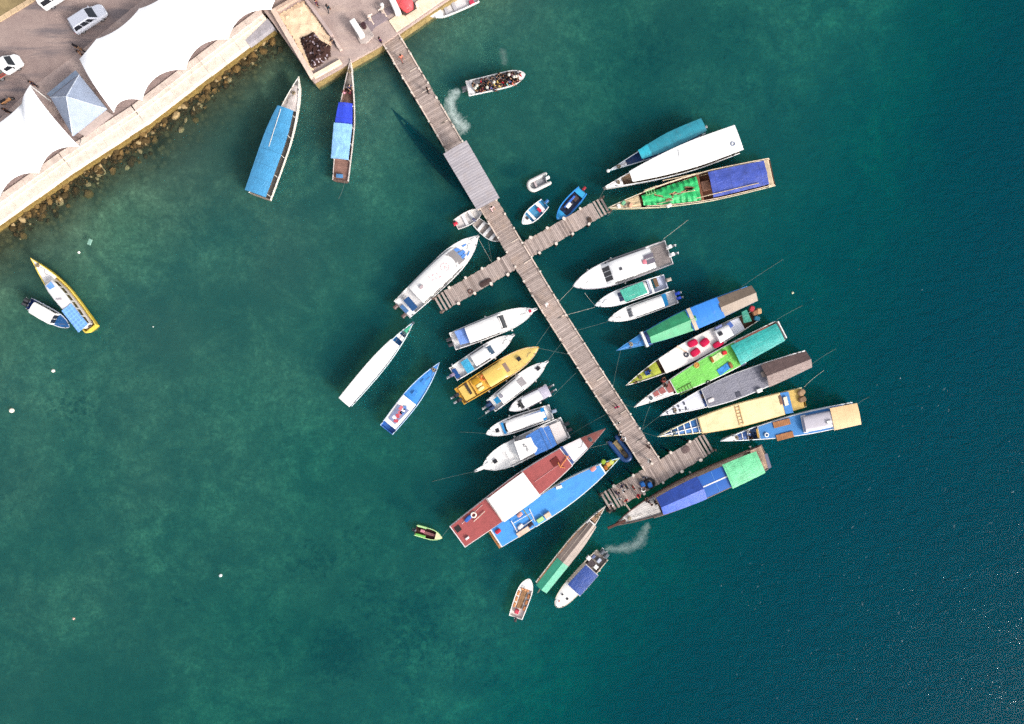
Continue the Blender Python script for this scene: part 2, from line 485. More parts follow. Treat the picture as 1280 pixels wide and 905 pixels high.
# dry verge with its kerb in the corner
mb = MB(); mb.prism([tuple(p) for p in PL([(-300, 190), (-2, 24), (34, 0), (120, -62), (40, -230), (-500, 60)], G)], G + .02, G + .09)
mv = M('concrete', '#8b7a58', scale=.5, amp=.5)
tag(mb.build('verge', [mv], smooth=False), 'dry grassy verge at the corner of the car park', 'verge', kind='structure')
mb = MB()
a, b = P(-300, 203, G).to_2d(), P(130, -57, G).to_2d()
d = (b - a).normalized(); n = Vector((d.y, -d.x))
for k in range(56):
    p0 = a + d * (k * .9); p1 = a + d * (k * .9 + .87)
    mb.prism([tuple(p0), tuple(p1), tuple(p1 + n * .55), tuple(p0 + n * .55)], G + .02, G + .15)
tag(mb.build('kerb', [M('concrete', '#cbb08e')], smooth=False), 'pale concrete kerb edging the dry verge', 'kerb', kind='structure')

# paved band beside the wall under the tents
off = Vector((.55, .83))
def along(line, o0, o1, z0, z1, name, mat, label, cat, kind=None, x0=None):
    pts = [p for p in line]
    ns = []
    for i in range(len(pts)):
        d = (pts[min(i + 1, len(pts) - 1)] - pts[max(i - 1, 0)]).normalized()
        ns.append(Vector((-d.y, d.x)))
    lo = [p + n * o0 for p, n in zip(pts, ns)]; hi = [p + n * o1 for p, n in zip(pts, ns)]
    mb = MB()
    for i in range(len(pts) - 1):
        mb.prism([tuple(lo[i]), tuple(lo[i + 1]), tuple(hi[i + 1]), tuple(hi[i])], z0, z1)
    o = mb.build(name, [mat], smooth=False)
    tag(o, label, cat, kind=kind)
    return o
wl = [wall_w[0]] + wall_w[1:-1] + [wall_w[-1] - (wall_w[-1] - wall_w[-2]).normalized() * .3]
mpav = M('concrete', '#9c8985', scale=.9, amp=.3, seam=1.2, seamy=1.2, seamw=.06, seamk=.75, dirtc='#a5827a')
along(wl, 2.46, 6.5, G - .05, G + .03, 'pavement', mpav, 'mauve paved walk between the tents and the sea wall', 'pavement', 'structure')
# the wall itself: root with coping strips
wroot = empty('sea_wall', (wall_w[1].x, wall_w[1].y, 0)); tag(wroot, 'pale concrete stepped sea wall above the rocks', 'wall')
def wall_strip(o0, o1, z0, z1, name, mat, jit=0):
    mb = MB()
    for a, b in zip(wl[:-1], wl[1:]):
        d = (b - a); L = d.length; d.normalize(); n = Vector((-d.y, d.x)); k = max(1, int(L / 2.4)) if L < 40 else 30
        for i in range(k):
            p0, p1 = a + d * (L * i / k), a + d * (L * (i + 1) / k - .02)
            q = random.uniform(-jit, jit)
            mb.prism([tuple(p0 + n * (o0 + q) - wall_w[1]), tuple(p1 + n * (o0 + q * .5) - wall_w[1]), tuple(p1 + n * o1 - wall_w[1]), tuple(p0 + n * o1 - wall_w[1])], z0, z1, 0)
    return mb.build(name, [mat], wroot, smooth=False)
wall_strip(-.28, .02, -3.5, .55, 'wall_foot', M('concrete', '#86703f', amp=.4, scale=2))
wall_strip(.03, 1.18, -3.5, 1.32, 'lower_step', M('concrete', '#e2d6c8', amp=.22, scale=1.5, dirtc='#b59b7c'), .05)
wall_strip(1.2, 1.62, -3.5, 1.52, 'middle_step', M('concrete', '#e6dacb', amp=.22, scale=1.2, dirtc='#bda283'))
wall_strip(1.64, 2.45, -3.5, 1.7, 'coping', M('concrete', '#dccbc0', amp=.26, scale=1.0, dirtc='#b08f80'))
# smooth grey concrete ramp end of the wall by the landing
a, b = wall_w[-2], wall_w[-1]; d = (b - a).normalized(); n = Vector((-d.y, d.x))
e = b - d * .2
mb = MB(); s0 = e - d * 3.8
mb.prism([tuple(s0 - n * .12 - wall_w[1]), tuple(e - n * .12 - wall_w[1]), tuple(e + n * 1.1 - wall_w[1]), tuple(s0 + n * .6 - wall_w[1])], -2, 1.345)
mb.build('ramp_end', [M('concrete', '#a9a4aa', amp=.25)], wroot, smooth=False)

# landing stage: concrete skirt along the quay face, walls of the sand bay
q = [P(x, y, G).to_2d() for x, y in QUAY]
def qstrip(a, b, o0, o1, z0, z1, name, mat, label, cat, kind=None, seg=2.0):
    d = (b - a); L = d.length; d.normalize(); n = Vector((-d.y, d.x)); mb = MB(); k = max(1, int(L / seg))
    for i in range(k):
        p0, p1 = a + d * (L * i / k), a + d * (L * (i + 1) / k - .015)
        mb.prism([tuple(p0 + n * o0), tuple(p1 + n * o0), tuple(p1 + n * o1), tuple(p0 + n * o1)], z0, z1)
    o = mb.build(name, [mat], smooth=False); tag(o, label, cat, kind=kind); return o
moss = M('concrete', '#9a8558', amp=.4, scale=1.6, dirtc='#5d5330')
cap = M('concrete', '#ecd8bd', amp=.15, dirtc='#a8927a')
qstrip(q[1], q[2], -.12, .22, -2, 1.1, 'quay_foot', moss, 'mossy yellow foot of the landing between sand bay and jetty', 'quay', 'structure')
qstrip(q[1] + (q[2] - q[1]) * .03, q[1] + (q[2] - q[1]) * .42, .3, .75, G, G + .42, 'low_wall', cap, 'low pale wall closing the seaward end of the sand bay', 'wall')
qstrip(q[2] + (q[3] - q[2]) * .22, q[3] + (q[4] - q[3]) * .9, -.2, .22, -2, 1.05, 'quay_foot', moss, 'mossy yellow foot of the quay beside the white boat', 'quay', 'structure')
qstrip(q[2] + (q[3] - q[2]) * .24, q[3] + (q[4] - q[3]) * .9, .22, 1.9, G + .0, G + .12, 'quay_edge', cap, 'pale concrete quay edge right of the jetty gate', 'quay', 'structure')
# walls of sand bay
qstrip(P(341, 15, G).to_2d(), P(390, 99, G).to_2d(), -.1, .5, -1.5, G + .55, 'bay_wall', M('concrete', '#d9c2b2', amp=.22, dirtc='#8d7b74'), 'pale worn concrete wall on the water side of the sand bay', 'wall')
qstrip(P(381, -2, G).to_2d(), P(416, 47, G).to_2d(), -.15, .25, G, G + .6, 'bay_wall', M('concrete', '#b9a5a0', amp=.2), 'grey concrete wall on the inner side of the sand bay', 'wall')
qstrip(P(418, 51, G).to_2d(), P(427, 64, G).to_2d(), -.15, .2, G, G + .5, 'bay_wall', M('concrete', '#cdb8ae', amp=.2), 'short pale stub wall beside the sand bay opening', 'wall')
qstrip(P(340, 16, G).to_2d(), P(384, -9, G).to_2d(), -.3, .1, G, G + .5, 'bay_wall', M('concrete', '#c0a999', amp=.2), 'worn wall at the landward end of the sand bay', 'wall')

# heaps: sand and dark debris, lumpy height fields
def heap(name, poly, hgt, mats, label, cat, step=.25, rough=.35, pick=None, edge=1.2, base=None):
    base = G if base is None else base
    pts = [P(x, y, base).to_2d() for x, y in poly]
    x0, x1 = min(p.x for p in pts), max(p.x for p in pts); y0, y1 = min(p.y for p in pts), max(p.y for p in pts)
    def inside(x, y):
        r = False
        for i in range(len(pts)):
            a, b = pts[i], pts[i - 1]
            if (a.y > y) != (b.y > y) and x < (b.x - a.x) * (y - a.y) / (b.y - a.y) + a.x: r = not r
        return r
    nxx, nyy = int((x1 - x0) / step) + 2, int((y1 - y0) / step) + 2
    mb = MB(); vs = []; idx = {}
    ring = pts + [pts[0]]
    for j in range(nyy):
        for i in range(nxx):
            x, y = x0 + i * step, y0 + j * step
            if not inside(x, y): continue
            d = seg_dist(Vector((x, y)), ring)
            h = hgt * min(1, d / edge) ** .7 * (.75 + .5 * mnoise.noise(Vector((x * .8, y * .8, 3)))) + rough * abs(mnoise.noise(Vector((x * 2.3, y * 2.3, 9)))) * min(1, d / .5)
            idx[(i, j)] = len(vs); vs.append((x + random.uniform(-.08, .08), y + random.uniform(-.08, .08), base + .02 + h))
    fs, ms = [], []
    for (i, j), k in idx.items():
        q4 = [(i, j), (i + 1, j), (i + 1, j + 1), (i, j + 1)]
        if all(z in idx for z in q4):
            fs.append([idx[z] for z in q4]); ms.append(pick() if pick else 0)
    mb.add(vs, fs, ms)
    o = mb.build(name, mats, smooth=True, angle=16); tag(o, label, cat); return o
heap('sand_heap', [(346, 18), (372, 3), (381, 0), (397, 22), (414, 46), (416, 60), (394, 88), (386, 88), (366, 50)], .32, [M('concrete', '#eccfae', amp=.2, scale=2, dirtc='#a48671')],
     'pale sand heaped inside the walled bay of the landing', 'sand', rough=.15)
heap('debris_heap', [(373, 48), (394, 39), (402, 49), (415, 58), (414, 72), (400, 84), (390, 88), (384, 76)], .75,
     [M('concrete', '#3a2622', amp=.5, scale=3, dirtc='#1c1414'), M('concrete', '#8d8088', amp=.4, scale=5), M('concrete', '#b5aaae')],
     'dark brown heap of debris with pale scraps on the sand', 'heap', step=.16, rough=.6, pick=lambda: random.choices((0, 1, 2), (.88, .09, .03))[0], edge=.8)

# rocks at the foot of the wall --------------------------------------------------
rock_m = [M('concrete', h, amp=.35, scale=2.2, dirtc='#4a3a18') for h in ('#4d3e25', '#6f5834', '#40351f', '#a08a64')]
rock_me = []
for k in range(6):
    mb = MB(); mb.ball((0, 0, 0), 1, n=9, k=6)
    sd = Vector((k * 7.1, 3.3, 1.7))
    mb.v = [tuple(Vector(v) * (1 + .42 * mnoise.noise(Vector(v) * 1.1 + sd) + .15 * mnoise.noise(Vector(v) * 3 + sd))) for v in mb.v]
    o = mb.build('boulder', [rock_m[k % 4]], angle=25); rock_me.append(o.data); bpy.data.objects.remove(o)
rnd = random.Random(11)
wl_seg = wall_w[1:]
tot = [(b - a).length for a, b in zip(wl_seg[:-1], wl_seg[1:])]
def on_wall(s):
    for (a, b), L in zip(zip(wl_seg[:-1], wl_seg[1:]), tot):
        if s <= L: d = (b - a).normalized(); return a + d * s, Vector((d.y, -d.x))
        s -= L
    return b, Vector((d.y, -d.x))
S = sum(tot)
cnt = 0
while cnt < 285:
    s = rnd.uniform(-1, S - 1); p, n = on_wall(max(0, s))
    dens = .5 + .5 * mnoise.noise(Vector((s * .35, 2.2, 0)))
    out = abs(rnd.gauss(0, 1.05)) * (1.15 if s < S * .72 else .75)
    if out > 2.9 or rnd.random() > .35 + .8 * dens: continue
    r = rnd.choice((.16, .2, .24, .28, .34, .42, .5)) * rnd.uniform(.8, 1.15)
    o = bpy.data.objects.new('boulder', rock_me[rnd.randrange(6)]); COL.objects.link(o)
    o.location = (p.x + n.x * (out + .05), p.y + n.y * (out + .05), .08 - out * .27 + rnd.uniform(-.15, .1))
    o.scale = (r * rnd.uniform(.8, 1.4), r * rnd.uniform(.7, 1.1), r * rnd.uniform(.55, .8))
    o.rotation_euler = (rnd.uniform(-.3, .3), rnd.uniform(-.3, .3), rnd.uniform(0, 6.28))
    tag(o, 'rough brown boulder lying at the foot of the pale sea wall', 'boulder', 'boulders along the foot of the sea wall')
    cnt += 1

# small broken stones packed under the boulders, too many to count
mb = MB()
for k in range(1500):
    p, n = on_wall(rnd.uniform(0, S - 1)); out = abs(rnd.gauss(0, 1.5)) + .05
    if out > 4.5: continue
    r = rnd.uniform(.07, .2); z = .05 - out * .3 + rnd.uniform(-.08, .05); sd = rnd.uniform(0, 99)
    c = Vector((p.x + n.x * out, p.y + n.y * out, z)); o_ = len(mb.v)
    mb.ball((0, 0, 0), r, rnd.randrange(3), n=6, k=4, sq=(rnd.uniform(.8, 1.4), rnd.uniform(.7, 1.1), .7))
    for i in range(o_, len(mb.v)):
        v = Vector(mb.v[i]); mb.v[i] = tuple(c + v * (1 + .5 * mnoise.noise(v * 6 + Vector((sd, 0, 0)))))
o = mb.build('rubble', [rock_m[2], M('concrete', '#3e3320', amp=.3), rock_m[0]], angle=25); tag(o, 'dark brown rubble packed between the boulders along the sea wall', 'rubble', kind='stuff')
# ------------------------------------------------------------------ boat builder
WHITE = '#f4f1ee'
class Boat:
    ALL = []
    def __init__(s, name, label, bow, stern, beam, h0=.9, h1=1.6, zs=None, prof='wood', side=WHITE, rim=None, floor='#8a6a50', floor_z=.35, floor_kind='wood',
                 group='wooden tour boats', cat='boat', rake=.9, rimw=.1, kind='paint', draft=.5, stripe=None):
        s.h0, s.h1 = h0, h1
        zs = h0 if zs is None else zs
        A, B = P(stern[0], stern[1], zs).to_2d(), P(bow[0], bow[1], h1).to_2d()
        s.A = A; s.L = (B - A).length; d = (B - A).normalized(); s.d = d; s.n = Vector((-d.y, d.x))
        s.beam = beam
        s.prof = dict(wood=(.74, .38, 1.75, 1.0), long=(.7, .45, 1.9, 1.0), speed=(.88, .5, 2.7, .78), blunt=(.86, .5, 3.2, .5), needle=(.75, .4, 1.35, 1.05), skiff=(.8, .45, 2.6, .8), tri=(.9, .3, 1.5, 1.0))[prof] if isinstance(prof, str) else prof
        s.root = empty(name, (A.x, A.y, 0), math.atan2(d.y, d.x))
        tag(s.root, label, cat, group)
        s.rimw = rimw
        s.posts_n = 0
        rim = rim or side
        s.mside, s.mrim = M(kind, side), M(kind, rim)
        s.mstripe = M(kind, stripe) if stripe else s.mrim
        s.mfloor = M(floor_kind, floor)
        s.fz = floor_z
        Boat.ALL.append((s, group))
        s._hull(rake, draft)
    # profile helpers -------------------------------------------------
    def w(s, t):
        ws, tm, p, q = s.prof
        t = max(0, min(1, t))
        if t < tm: k = ws + (1 - ws) * math.sin(math.pi / 2 * t / tm)
        else:
            u = (t - tm) / (1 - tm); k = max(0, 1 - u ** p) ** q
        return max(s.beam / 2 * k, .04)
    def gz(s, t): return s.h0 + (s.h1 - s.h0) * max(0, t) ** 2.6 + .12 * max(0, .25 - t) * 2
    def loc(s, p):
        q = Vector((p[0], p[1])) - s.A
        return Vector((q.dot(s.d), q.dot(s.n)))
    def px(s, x, y, z): return s.loc(P(x, y, z))
    def T(s, a, z):
        if isinstance(a, (tuple, list)): return s.px(a[0], a[1], z).x / s.L
        return a
    def _hull(s, rake, draft):
        N = 26; rings = []
        for i in range(N + 1):
            t = math.sin(math.pi / 2 * i / N)
            w, z = s.w(t), s.gz(t); x = t * s.L
            def X(zz):  # the stem rakes forward with height
                return x - rake * (t ** 5) * max(0, min(1.3, (z - zz) / max(z, .1)))
            rw = min(s.rimw, w * .6)
            tight = w < rw + .1 or i == 0
            fz = z - .02 if tight else min(s.fz + (z - s.h0) * .55, z - .06)
            wi = w - rw
            kz = -draft * (1 - t ** 6 * .8)
            ring = [(X(fz) if not tight else x, wi * .96, fz), (x, wi, z), (x, w, z), (X(z - .13), w * .995, z - .13), (X(z * .45), w * .93, z * .45), (X(-.1), w * .74, -.1),
                    (X(kz), 0, kz), (X(-.1), -w * .74, -.1), (X(z * .45), -w * .93, z * .45), (X(z - .13), -w * .995, z - .13), (x, -w, z), (x, -wi, z), (X(fz) if not tight else x, -wi * .96, fz), (X(fz) if not tight else x, 0, fz)]
            rings.append(ring)
            if i == 0:
                r2 = [(.1, y, zz) if k not in (0, 12, 13) else (.1, y, s.fz) for k, (xx, y, zz) in enumerate(ring)]
                rings[0] = ring
                r1 = [(.09, y, zz) for k, (xx, y, zz) in enumerate(ring)]
                rings += [r1, r2]
        mi = [2, 1, 3, 0, 0, 0, 0, 0, 0, 3, 1, 2, 2, 2]
        mb = MB(); mb.loft(rings, mi)
        s.hull = mb.build('hull', [s.mside, s.mrim, s.mfloor, s.mstripe], s.root)
    # parts -------------------------------------------------------------
    def plate(s, name, a, c, z, mat, inset=0.0, crown=.0, gable=False, th=.05, wr=.0, n=14, nv=8, parent=None, follow=False, wmul=1.0, drop=0.0, taper=False):
        """sheet that follows the plan of the hull between two stations (fractions or photo pixels on the axis); z is a height, or an offset on the gunwale with follow"""
        zz = z if not follow else s.h0 + z
        ta, tc = s.T(a, zz), s.T(c, zz)
        mb = MB(); top = []; sd = random.uniform(0, 50)
        for i in range(n + 1):
            t = ta + (tc - ta) * i / n
            w = max((s.w(t) * wmul) - inset, .03)
            row = []
            for j in range(nv + 1):
                v = -1 + 2 * j / nv
                hz = (s.gz(t) + z) if follow else z
                hz += crown * ((1 - abs(v)) if gable else (1 - v * v)) - drop * (i / n)
                if wr: hz += wr * mnoise.noise(Vector((t * s.L * .9 + sd, v * w * 1.6, sd))) + (wr * .5 * math.sin(i * 2.1) * abs(v))
                row.append((t * s.L, v * w, hz))
            top.append(row)
        m_ = nv + 1
        vs = [p for r in top for p in r]; nn = len(vs)
        vs += [(p[0], p[1], p[2] - th) for p in vs]
        fs = []
        for i in range(n):
            for j in range(nv):
                q = (i * m_ + j, (i + 1) * m_ + j, (i + 1) * m_ + j + 1, i * m_ + j + 1)
                fs.append(q); fs.append(tuple(k + nn for k in q[::-1]))
        def edge(idx):
            for a_, b_ in zip(idx[:-1], idx[1:]): fs.append((a_, b_, b_ + nn, a_ + nn))
        edge([j for j in range(m_)][::-1]); edge([n * m_ + j for j in range(m_)])
        edge([i * m_ for i in range(n + 1)]); edge([i * m_ + nv for i in range(n + 1)][::-1])
        mb.add(vs, fs)
        return mb.build(name, mat, parent or s.root, angle=30)
    def canopy(s, a, c, z, mat, name='canopy', inset=-.02, crown=.1, gable=False, wr=.03, posts=3, base=None, pm='#d8d4cc', wmul=1.0, th=.05):
        o = s.plate(name, a, c, z, mat, inset, crown, gable, th, wr, wmul=wmul)
        ta, tc = s.T(a, z), s.T(c, z)
        for i in range(posts):
            t = ta + (tc - ta) * (.04 + .92 * i / max(posts - 1, 1))
            for sg in (-1, 1):
                y = sg * (s.w(t) * wmul - inset - .12 - max(0, -inset)); zb = s.gz(t) - .03 if base is None else base
                if abs(y) < .1: continue
                mb = MB(); mb.tube([(t * s.L, y, zb), (t * s.L, y, z)], .035, 6)
                mb.build('canopy_post', M('paint', pm), s.root)
        return o
    def poly(s, name, pts, z, mat, th=.05, parent=None, top=None):
        """flat panel whose outline was read off the photo at the height z"""
        q = [s.px(x, y, z + th) for x, y in pts]
        mb = MB(); mb.prism([tuple(p) for p in q], z, z + th)
        return mb.build(name, mat, parent or s.root, angle=30)
    def box(s, name, p, size, z, mat, rz=0.0, r=.03, parent=None):
        q = s.px(p[0], p[1], z + size[2])
        mb = MB(); mb.bbox((q.x, q.y, z + size[2] / 2), size, min(r, size[2] * .4), 0, rz)
        return mb.build(name, mat, parent or s.root)
    def bar(s, name, p0, p1, z0, z1, r, mat, parent=None):
        a, b = s.px(p0[0], p0[1], z0), s.px(p1[0], p1[1], z1)
        mb = MB(); mb.tube([(a.x, a.y, z0), (b.x, b.y, z1)], r, 6)
        return mb.build(name, mat, parent or s.root)
    def rail(s, ta, tc, h, mat='#c9c9cc', inset=.06, both=True, r=.022, step=1.1, name='rail'):
        mb = MB(); k = max(3, int((tc - ta) * s.L / step))
        for sg in (-1, 1):
            pts = []
            for i in range(k + 1):
                t = ta + (tc - ta) * i / k; p = (t * s.L, sg * max(s.w(t) - inset, .02), s.gz(t) + h); pts.append(p)
                mb.tube([(p[0], p[1], s.gz(t) - .02), p], r * .8, 5)
            mb.tube(pts, r, 5)
        return mb.build(name, M('paint', mat), s.root)
    def fenders(s, ts, side, mat='#e9e6e0', r=.14):
        for t in ts:
            mb = MB(); mb.ball((t * s.L, side * (s.w(t) + r * .8), s.gz(t) * .55), r, sq=(1, 1, 1.5)); 
            mb.tube([(t * s.L, side * (s.w(t) + r * .7), s.gz(t) * .55 + r), (t * s.L, side * (s.w(t) - .03), s.gz(t) + .02)], .012, 4)
            mb.build('fender', M('gel', mat), s.root)
    def tyres(s, ts, side):
        for t in ts:
            mb = MB(); mb.torus((t * s.L, side * (s.w(t) + .1), s.gz(t) * .6), .26, .1, axis='y'); mb.build('tyre_fender', M('rubber', '#2a2a2c'), s.root)
    def motor(s, v, col='#2b2c30', tilt=0.0, k=1.0, z=None, x=0.0, accent=None):
        z = (s.h0 + .05) if z is None else z
        r = empty('outboard_motor', (x - .02, v, z)); r.parent = s.root
        r.rotation_euler = (0, R(tilt), 0); r.scale = (k, k, k)
        mb = MB(); mb.bbox((-.28, 0, .22), (.62, .42, .5), .1); 
        mb.build('cowling', M('car', col), r)
        mb = MB(); mb.box((-.2, 0, -.45), (.2, .12, .9)); mb.box((-.3, 0, -.62), (.5, .26, .03)); mb.box((.02, 0, -.02), (.24, .3, .22))
        mb.tube([(-.02, 0, -.86), (-.5, 0, -.86)], .07, 8, r2=.04)
        mb.build('drive_leg', M('paint', accent or '#8d9096'), r)
        mb = MB(); mb.tube([(-.46, 0, -.86), (-.6, 0, -.86)], .05, 8)
        for i in range(3):
            a = 2 * math.pi * i / 3
            mb.box((-.52, .11 * math.cos(a), -.86 + .11 * math.sin(a)), (.05, .12 if i == 0 else .1, .13))
        mb.build('propeller', M('paint', '#d9dadc'), r)
        return r
    def cabin(s, ra, rf, fb, z0, h, mat, inset=.28, crown=.1, name='cabin', tumble=.95, rear_open=False):
        """superstructure: rear wall at ra, roof ends at rf, raked screen reaches the deck at fb"""
        z1 = z0 + h
        ta, tf, tb = s.T(ra, z1), s.T(rf, z1), s.T(fb, z0 + .1)
        s.cb = (ta, tf, tb, z0, h, inset, crown, tumble)
        rings = []
        ts = [ta + (tf - ta) * i / 8 for i in range(9)] + [tf + (tb - tf) * i / 6 for i in range(1, 7)]
        for t in ts:
            u = 0 if t <= tf else (t - tf) / (tb - tf)
            zt = z0 + h * (1 - u ** 1.15) + .03
            w0 = max(s.w(t) - inset, .1); w1 = w0 * (tumble + (1 - tumble) * u); x = t * s.L
            zz = z0 - .25
            rings.append([(x, w0, zz), (x, w0, max(zz, min(z0 + .1, zt - .02))), (x, w1 + .02, zt - .1 * (1 - u)), (x, w1 - .1, zt - .01), (x, w1 * .5, zt + crown * .75 * (1 - u)), (x, 0, zt + crown * (1 - u)), (x, -w1 * .5, zt + crown * .75 * (1 - u)), (x, -w1 + .1, zt - .01), (x, -w1 - .02, zt - .1 * (1 - u)), (x, -w0, max(zz, min(z0 + .1, zt - .02))), (x, -w0, zz)])
        mb = MB(); mb.loft(rings)
        return mb.build(name, mat, s.root, angle=32)
    def screen(s, u0, u1, mat, vf=.86, name='windscreen', parts=1, bow=.0):
        """glass lying on the raked front of the cabin, from u0 (roof) to u1 (deck)"""
        ta, tf, tb, z0, h, inset, crown, tumble = s.cb
        for k in range(parts):
            va, vb = -vf + 2 * vf * k / parts + (.03 if parts > 1 else 0), -vf + 2 * vf * (k + 1) / parts - (.03 if parts > 1 else 0)
            vs = []; fs = []; nv, nu = 8, 4
            for i in range(nu + 1):
                u = u0 + (u1 - u0) * i / nu
                for j in range(nv + 1):
                    v = va + (vb - va) * j / nv
                    uu = max(-.2, min(1, u - bow * v * v))
                    t = tf + (tb - tf) * uu; up = max(uu, 0)
                    w0 = max(s.w(t) - inset, .1); w1 = w0 * (tumble + (1 - tumble) * up)
                    zt = z0 + h * (1 - up ** 1.15) + .03 + crown * (1 - up) * (1 - v * v)
                    vs.append((t * s.L, v * (w1 - .06), zt + .022))
            n = len(vs); vs += [(a, b, c - .05) for a, b, c in vs]
            for i in range(nu):
                for j in range(nv):
                    q = (i * (nv + 1) + j, (i + 1) * (nv + 1) + j, (i + 1) * (nv + 1) + j + 1, i * (nv + 1) + j + 1); fs.append(q)
            ed = [j for j in range(nv + 1)][::-1], [nu * (nv + 1) + j for j in range(nv + 1)], [i * (nv + 1) for i in range(nu + 1)], [i * (nv + 1) + nv for i in range(nu + 1)][::-1]
            for e in ed:
                for a_, b_ in zip(e[:-1], e[1:]): fs.append((a_, b_, b_ + n, a_ + n))
            MB().add(vs, fs).build(name, mat, s.root)
    def side_windows(s, mat, n=4):
        ta, tf, tb, z0, h, inset, crown, tumble = s.cb
        for sg in (-1, 1):
            for k in range(n):
                t0 = ta + (tf - ta) * (k + .12) / n; t1 = ta + (tf - ta) * (k + .88) / n
                vs = []
                for t in (t0, t1):
                    w0 = s.w(t) - inset; w1 = w0 * tumble
                    for z, q in ((z0 + h * .42, .38), (z0 + h * .82, .8)):
                        y = w0 + (w1 + .02 - w0) * q
                        vs += [(t * s.L, sg * (y + .012), z), (t * s.L, sg * (y - .05), z)]
                fs = [(0, 4, 6, 2), (1, 3, 7, 5), (0, 1, 5, 4), (2, 6, 7, 3), (0, 2, 3, 1), (4, 5, 7, 6)]
                MB().add(vs, fs).build('side_window', mat, s.root)
    def hatch(s, p, z, size=.5, col='#2a2a30', rz=0.0):
        q = s.px(p[0], p[1], z)
        mb = MB(); mb.bbox((q.x, q.y, z + .03), (size, size, .06), .02, 0, rz); mb.build('hatch', M('glass', col), s.root)
    def zroof(s, t, v=0):
        ta, tf, tb, z0, h, inset, crown, tumble = s.cb
        return z0 + h + .03 + crown

GLASS = lambda: M('glass', '#22262c')
def prop(b, name, label, cat, z, build, group=None, p=None):
    """a loose thing standing on a boat: top-level, at its own place"""
    w = P(p[0], p[1], z)
    r = math.atan2(b.d.y, b.d.x)
    mb = MB(); build(mb)
    o = mb.build(name, build.mats); o.location = (w.x, w.y, z); o.rotation_euler = (0, 0, r)
    tag(o, label, cat, group)
    return o
def loose(name, label, cat, p, z, mats, fn, rz=0.0, group=None):
    w = P(p[0], p[1], z); mb = MB(); fn(mb)
    o = mb.build(name, mats); o.location = w; o.rotation_euler = (0, 0, rz); tag(o, label, cat, group); return o
def yaw(b): return math.atan2(b.d.y, b.d.x)
def ladder(mb, L=1.6, w=.45, n=6):
    for y in (-w / 2, w / 2): mb.box((0, y, .04), (L, .06, .06))
    for i in range(n): mb.box((-L / 2 + L * (i + .5) / n, 0, .04), (.05, w, .045))
def cushion(a, b_, h=.3):
    def f(mb):
        rings = []
        for z, k in ((0, .82), (h * .25, 1), (h * .7, .97), (h, .7)):
            rings.append([(a / 2 * k * math.copysign(abs(math.cos(q)) ** .55, math.cos(q)), b_ / 2 * k * math.copysign(abs(math.sin(q)) ** .55, math.sin(q)), z) for q in [2 * math.pi * i / 20 for i in range(20)]])
        mb.loft(rings)
    return f
def ring(R_, r): return lambda mb: mb.torus((0, 0, r), R_, r)
def mat_roll(a, b_, h=.06): return lambda mb: mb.bbox((0, 0, h / 2), (a, b_, h), .02)
def crate(a, b_, h):
    def f(mb):
        mb.box((0, 0, .03), (a, b_, .06))
        for y in (-b_ / 2, b_ / 2): mb.box((0, y, h / 2), (a + .04, .04, h))
        for x in (-a / 2, a / 2): mb.box((x, 0, h / 2), (.04, b_ - .04, h))
    return f
# ------------------------------------------------------------------ the boats
SP, SM = 'white speedboats', 'small open boats'
gw = M('gel', WHITE); gw2 = M('gel', '#e9e6e6'); grey = M('gel', '#b9b6bb')
def fdeck(b, t, mat, z=-.05, inset=.1, name='foredeck', crown=.06, end=.985):
    return b.plate(name, t, end, z, mat, inset, crown, follow=True, th=.05)

# ---- two boats by the landing
b = Boat('tour_boat', 'long white boat under a faded blue roof, bow towards the corner of the landing', (373.5, 95.5), (319, 242), 3.0, 1.0, 1.9, zs=2.5, prof=(.96, .42, 1.9, .92), side='#f2ece2', rim='#f6f2ea', floor='#a89a8c', stripe='#e8dfae')
fdeck(b, (356, 136), M('wood', '#cfc3be', plank=.2), -.12, .12)
b.canopy((319, 242), (355.5, 134.5), 2.5, M('tarp', '#428fbe', amp=.16, dirtc='#8ab4c8'), inset=.1, crown=.16, gable=False, wr=.015, posts=5)
b.bar('ridge_pole', (351, 136), (336, 183), 2.68, 2.68, .035, M('paint', '#d9d3c6'))
p = P(366.5, 117, 1.3)
loose('tyre', 'black tyre lying on the pale foredeck of the blue roofed boat', 'tyre', (366.5, 117), 1.3, M('rubber', '#2a282a'), ring(.26, .1))
b.box('engine_box', (371, 104), (.5, .4, .3), 1.5, M('paint', '#6d6a66'))
b.bar('bow_pole', (352, 127), (371, 131), 1.3, 1.25, .04, M('wood', '#6a4f44'))
b = Boat('tour_boat', 'narrow grey wooden boat with bright blue and pale blue tarps, bow touching the landing', (438, 73), (425.5, 226), 2.25, .85, 1.7, prof=(.88, .45, 1.5, 1.05), side='#f1ebe6', rim='#d8ccc5', floor='#7b6259')
fdeck(b, (435, 112), M('wood', '#8d8078', plank=.18, amp=.4), -.14, .08)
b.plate('aft_deck', .01, (426.8, 196), -.25, M('wood', '#9a7569', across=True, plank=.14), .12, follow=True)
b.canopy((430.5, 157), (433.5, 128.5), 1.95, M('tarp', '#2b45cf'), 'tarp', inset=.08, crown=.12, gable=True, posts=2)
b.canopy((427.3, 199), (430.8, 154.5), 2.15, M('tarp', '#8fc1ee', seam=.5, seamk=1.15), 'tarp', inset=.0, crown=.1, wr=.05, posts=3)
b.box('water_tank', (424, 219.5), (.45, .8, .3), .7, M('paint', '#4a7fb0'))
b.box('stern_box', (434, 198), (.4, .3, .35), .7, M('paint', '#3a3032'))

